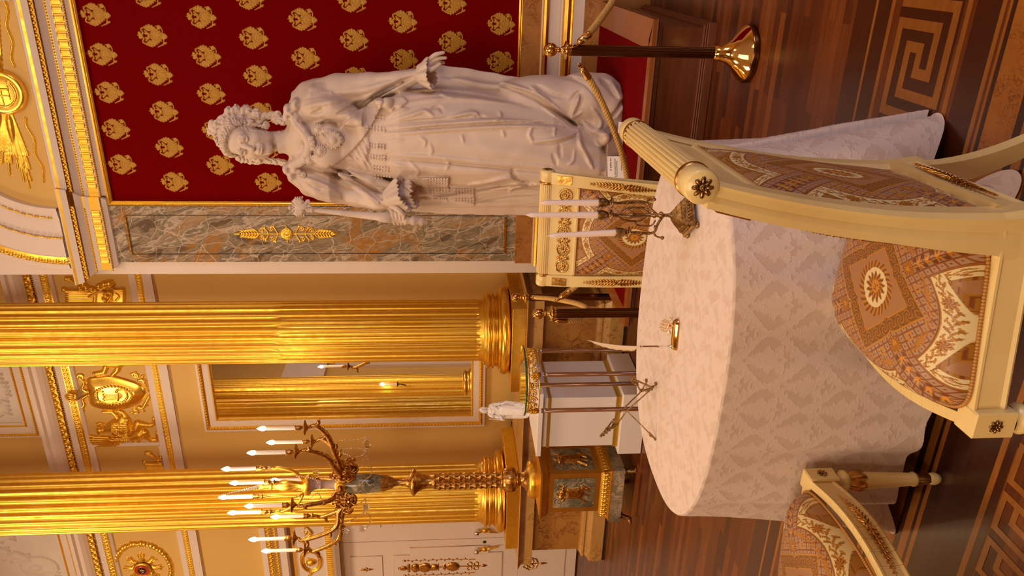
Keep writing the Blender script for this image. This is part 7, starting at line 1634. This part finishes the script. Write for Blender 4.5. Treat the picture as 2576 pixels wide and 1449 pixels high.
def statue_mesh(mb, h_body, h_head, h_hand):
    v = Vol((-2.03, 4.93, .385), (-.42, 6.0, 2.78), h_body); carve_body(v)
    X, Y, Z = np.meshgrid(*v.ax, indexing='ij'); near = np.abs(v.F) < .12; f = lookup(X[near], Y[near], Z[near]); fr = np.clip((SY+.12-Y[near])/.12, 0, 1)
    v.F[near] -= (f*fr+.0018*np.sin(X[near]*33+2*np.sin(Z[near]*11))*np.sin(Z[near]*17+Y[near]*20)).astype(np.float32); del X, Y, Z
    V, Q = v.mesh(); mb.add(V, [Q]); body = v
    v = Vol(HC-np.array((.26, .26, .40)), HC+np.array((.26, .24, .32)), h_head); carve_head(v); X, Y, Z = np.meshgrid(*v.ax, indexing='ij'); near = np.abs(v.F) < .05; P_ = (np.stack([X[near], Y[near], Z[near]], 1)-HC)/HS; lx, ly, lz = P_@lft, P_@fwd, P_@upv; del X, Y, Z
    hair = ((ly < .045) | (lz > .072)) & ((lz > -.055) | (np.abs(lx) > .062)) & ((np.hypot(lx, ly*.6) > .05) | (lz > .06)); an = np.arctan2(lx, lz-.03)
    v.F[near] -= (hair*(.0042*np.sin(an*30+9*np.sin(ly*60)+4*np.sin(lz*50))+.0022*np.sin(lx*330+3*np.sin(lz*150))*np.sin(ly*260+2*np.sin(lx*140)))).astype(np.float32)
    V, Q = v.mesh(); mb.add(V, [Q])
    a = q3(1088, 155, -.14); v = Vol(a-.14, a+.14, h_hand); carve_hands(v, True); V, Q = v.mesh(); mb.add(V, [Q])
    a = q3(995, 530, -.24); v = Vol(a-.15, a+.15, h_hand); carve_hands(v, False); V, Q = v.mesh(); mb.add(V, [Q]); return body
st = thing('marble_statue', 'life-size-plus white marble statue of a crowned woman in court dress holding a sceptre', 'statue', (-1.25, SY, PZ+.002))
mb = MB(); BODY = statue_mesh(mb, .0068, .0036, .0030); mb.build('figure', statue_m, st, world=True)
def front(x, y, lift=0.):
    """point of the carved surface met by the ray through pixel (x, y)"""
    for dy in np.arange(-.55, .3, .006):
        p = q3(x, y, dy); i = np.round((p-BODY.lo)/BODY.h).astype(int)
        if np.all(i >= 0) and np.all(i < BODY.n) and BODY.F[tuple(i)] < 0: return p+np.array((.2, -.97, 0))*lift
    return q3(x, y, -.15)
# order collar: linked eagles, plates and stars
oc = bpy.data.objects.new('order_collar', None); C.objects.link(oc); oc.parent = st
def star(c, r, n=16, k=.45):
    m = MB(); h = HF(-r, r, -r, r, r/16)
    for i in range(n): a = 2*pi*i/n; h.stroke([(k*r*.4*math.cos(a), k*r*.4*math.sin(a)), (.92*r*math.cos(a)*(1 if i % 2 else .9), .92*r*math.sin(a)*(1 if i % 2 else .9))], [r*.10, r*.15, r*.09], .6, base=.004)
    h.blob(0, 0, r*.46, r*.46, r*.3); h.ring(0, 0, r*.26, r*.07, hs=1.3, mode='max'); h.emit(m, c, XA, ZA*.97+YA*-.05, -YA, lift=.002); m.build('badge', statue_m, oc, world=False) if False else _b(m, 'badge')
def _b(m, nm):
    m.v = [v-np.array(st.location) for v in m.v]; return m.build(nm, statue_m, oc)
for x, y, r in ((800, 326, .046), (806, 380, .046), (762, 440, .028), (752, 432, .022), (778, 402, .042)): star(front(x, y, .008), r)
star(front(840, 352, .02), .062, 24); m = MB(); m.ball(front(858, 353, .02), .022, 0, 12, 8); m.ball(front(822, 348, .01), .014); m.tube([front(822, 348, .01), front(858, 353, .02)], .008, 6); _b(m, 'pendant_crown')
for x, y in ((786, 361), (783, 349), (788, 372)):
    m = MB(); c = front(x, y, .006); m.box(c+(-.018, -.010, -.018), c+(.018, .006, .018), 0, .003); m.box(c+(-.010, -.015, -.009), c+(.010, -.009, .009), 0, .002); _b(m, 'plate')
for P in ([(795, 310), (812, 340), (828, 350)], [(800, 392), (815, 368), (828, 352)]):
    m = MB(); Q = [front(x, y, .004) for x, y in crom(P, 5)]; m.tube(Q, .004, 6)
    for c in Q: m.ball(c, .008, 0, 8, 6)
    _b(m, 'chain_link')
m = MB()     # beaded fringe under the girdle and tassels of the ribbon
for (x0, x1, y, n_) in ((942, 966, 292, 4), (925, 968, 318, 6), (928, 966, 362, 6), (932, 968, 390, 6), (940, 976, 418, 6), (945, 982, 440, 6)):
    for r_ in range(2 if y > 300 else 2):
        for i in range(n_): x = x0+(x1-x0)*i/(n_-1); m.ball(front(x, y+7.5*r_+(i*.8), .004), .0082+.0035*i/n_, 0, 10, 7)
for (x0, x1, y, r_n) in ((1082, 1126, 450, 3), (1082, 1128, 475, 3), (1092, 1122, 500, 1), (1146, 1190, 476, 3), (1146, 1192, 500, 2)):
    for r_ in range(r_n):
        for i in range(7): m.ball(front(x0+(x1-x0)*i/6, y+6*r_, .003), .0085, 0, 8, 6)
for i in range(24): m.ball(front(1005+.0*i, 452+1.0*i, .002), .004, 0, 6, 4)
m.build('beaded_fringe', statue_m, st, world=True)
m = MB()     # sceptre
p0, p1 = q3(785, 528, -.27), q3(1062, 557, -.27); d = (p1-p0); L2 = np.linalg.norm(d); d = d/L2
m.lathe([(.0, -.01), (.020, -.008), (.022, 0), (.012, .008), (.0135, .03), (.019, .19), (.021, .20), (.019, .21), (.022, .28), (.028, .46), (.032, .465), (.034, .475), (.038, .50), (.036, .535), (.027, .55), (.024, .56), (.028, .60), (.024, .64), (.034, .65), (.032, .665), (.026, .68), (.036, .70), (.036, .72), (.022, .735), (.030, .76), (.024, .785), (.010, .795), (.012, .81), (0, .815)], p0, 32, ax=d)
e = HF(-.075, .075, -.09, .09, .002)
e.blob(0, -.01, .026, .05, .02); e.blob(0, .07, .016, .014, .015); e.stroke([(0, .05), (0, .075)], .008)
for s_ in (-1, 1):
    e.poly([(s_*.012, .03), (s_*.045, .055), (s_*.068, .03), (s_*.060, -.01), (s_*.035, -.03), (s_*.012, -.01)], .012, .012); e.stroke([(s_*.006, .025), (s_*.018, .05), (s_*.030, .055)], [.010, .008, .005])
    e.leaf(s_*.01, -.03, -90+s_*40, .05, .010); e.ring(s_*.03, -.055, .012, .005)
    for j in range(4): e.leaf(s_*.06, .03-.016*j, -20 if s_ > 0 else 200, .018, .006)
e.leaf(0, -.05, -90, .035, .012); c = q3(755, 520, -.27)
for sg in (-1, 1): e.emit(m, c, XA, ZA*.99-XA*.1, np.array((0, 1, 0.))*sg)
m.build('sceptre', statue_m, st, world=True)
m = MB(); a, b = q3(1522, 450, -.35), q3(1522, 338, -.35)
m.box((a[0]-.22, 5.13, PZ+.003), (b[0]+.02, 5.85, PZ+.115), 0, .006); m.build('stone_plinth', purple_m, st, world=True)
# small copy of the statue on the display case
mb = MB(); _k = .152
statue_mesh(mb, .024, .012, .014)
fp = at(1322, 1035, Y=5.62); o = np.array((-1.25, SY, PZ)); base_z = .887
small = tag(mb.build('statuette_tmp', mat('white_plaster_cast', (.88, .84, .82), .5)), 'small white copy of the crowned statue standing on the white display pedestal', 'statuette')
small.name = 'statuette'
me = small.data; co = np.zeros(len(me.vertices)*3, np.float32); me.vertices.foreach_get('co', co); co = (co.reshape(-1, 3)-o)*_k
co[:, 2] += .012; me.vertices.foreach_set('co', co.ravel()); me.update(); small.location = (at(1325, 1030, Y=5.74)[0], 5.74, base_z); small.rotation_euler = (0, 0, math.radians(10))
m = MB(); m.lathe([(0, 0), (.062, 0), (.062, .014), (.055, .016), (0, .016)], n=32); b_ = m.build('round_base', MATS['white_plaster_cast'], small)
m = MB(); p0 = (q3(750, 522, -.27)-o)*_k; p1 = (q3(1062, 557, -.27)-o)*_k; m.tube([p0+(0, 0, .012), p1+(0, 0, .012)], [.002, .005], 8); m.ball(p0+(0, 0, .012), .006); m.build('sceptre', MATS['white_plaster_cast'], small)
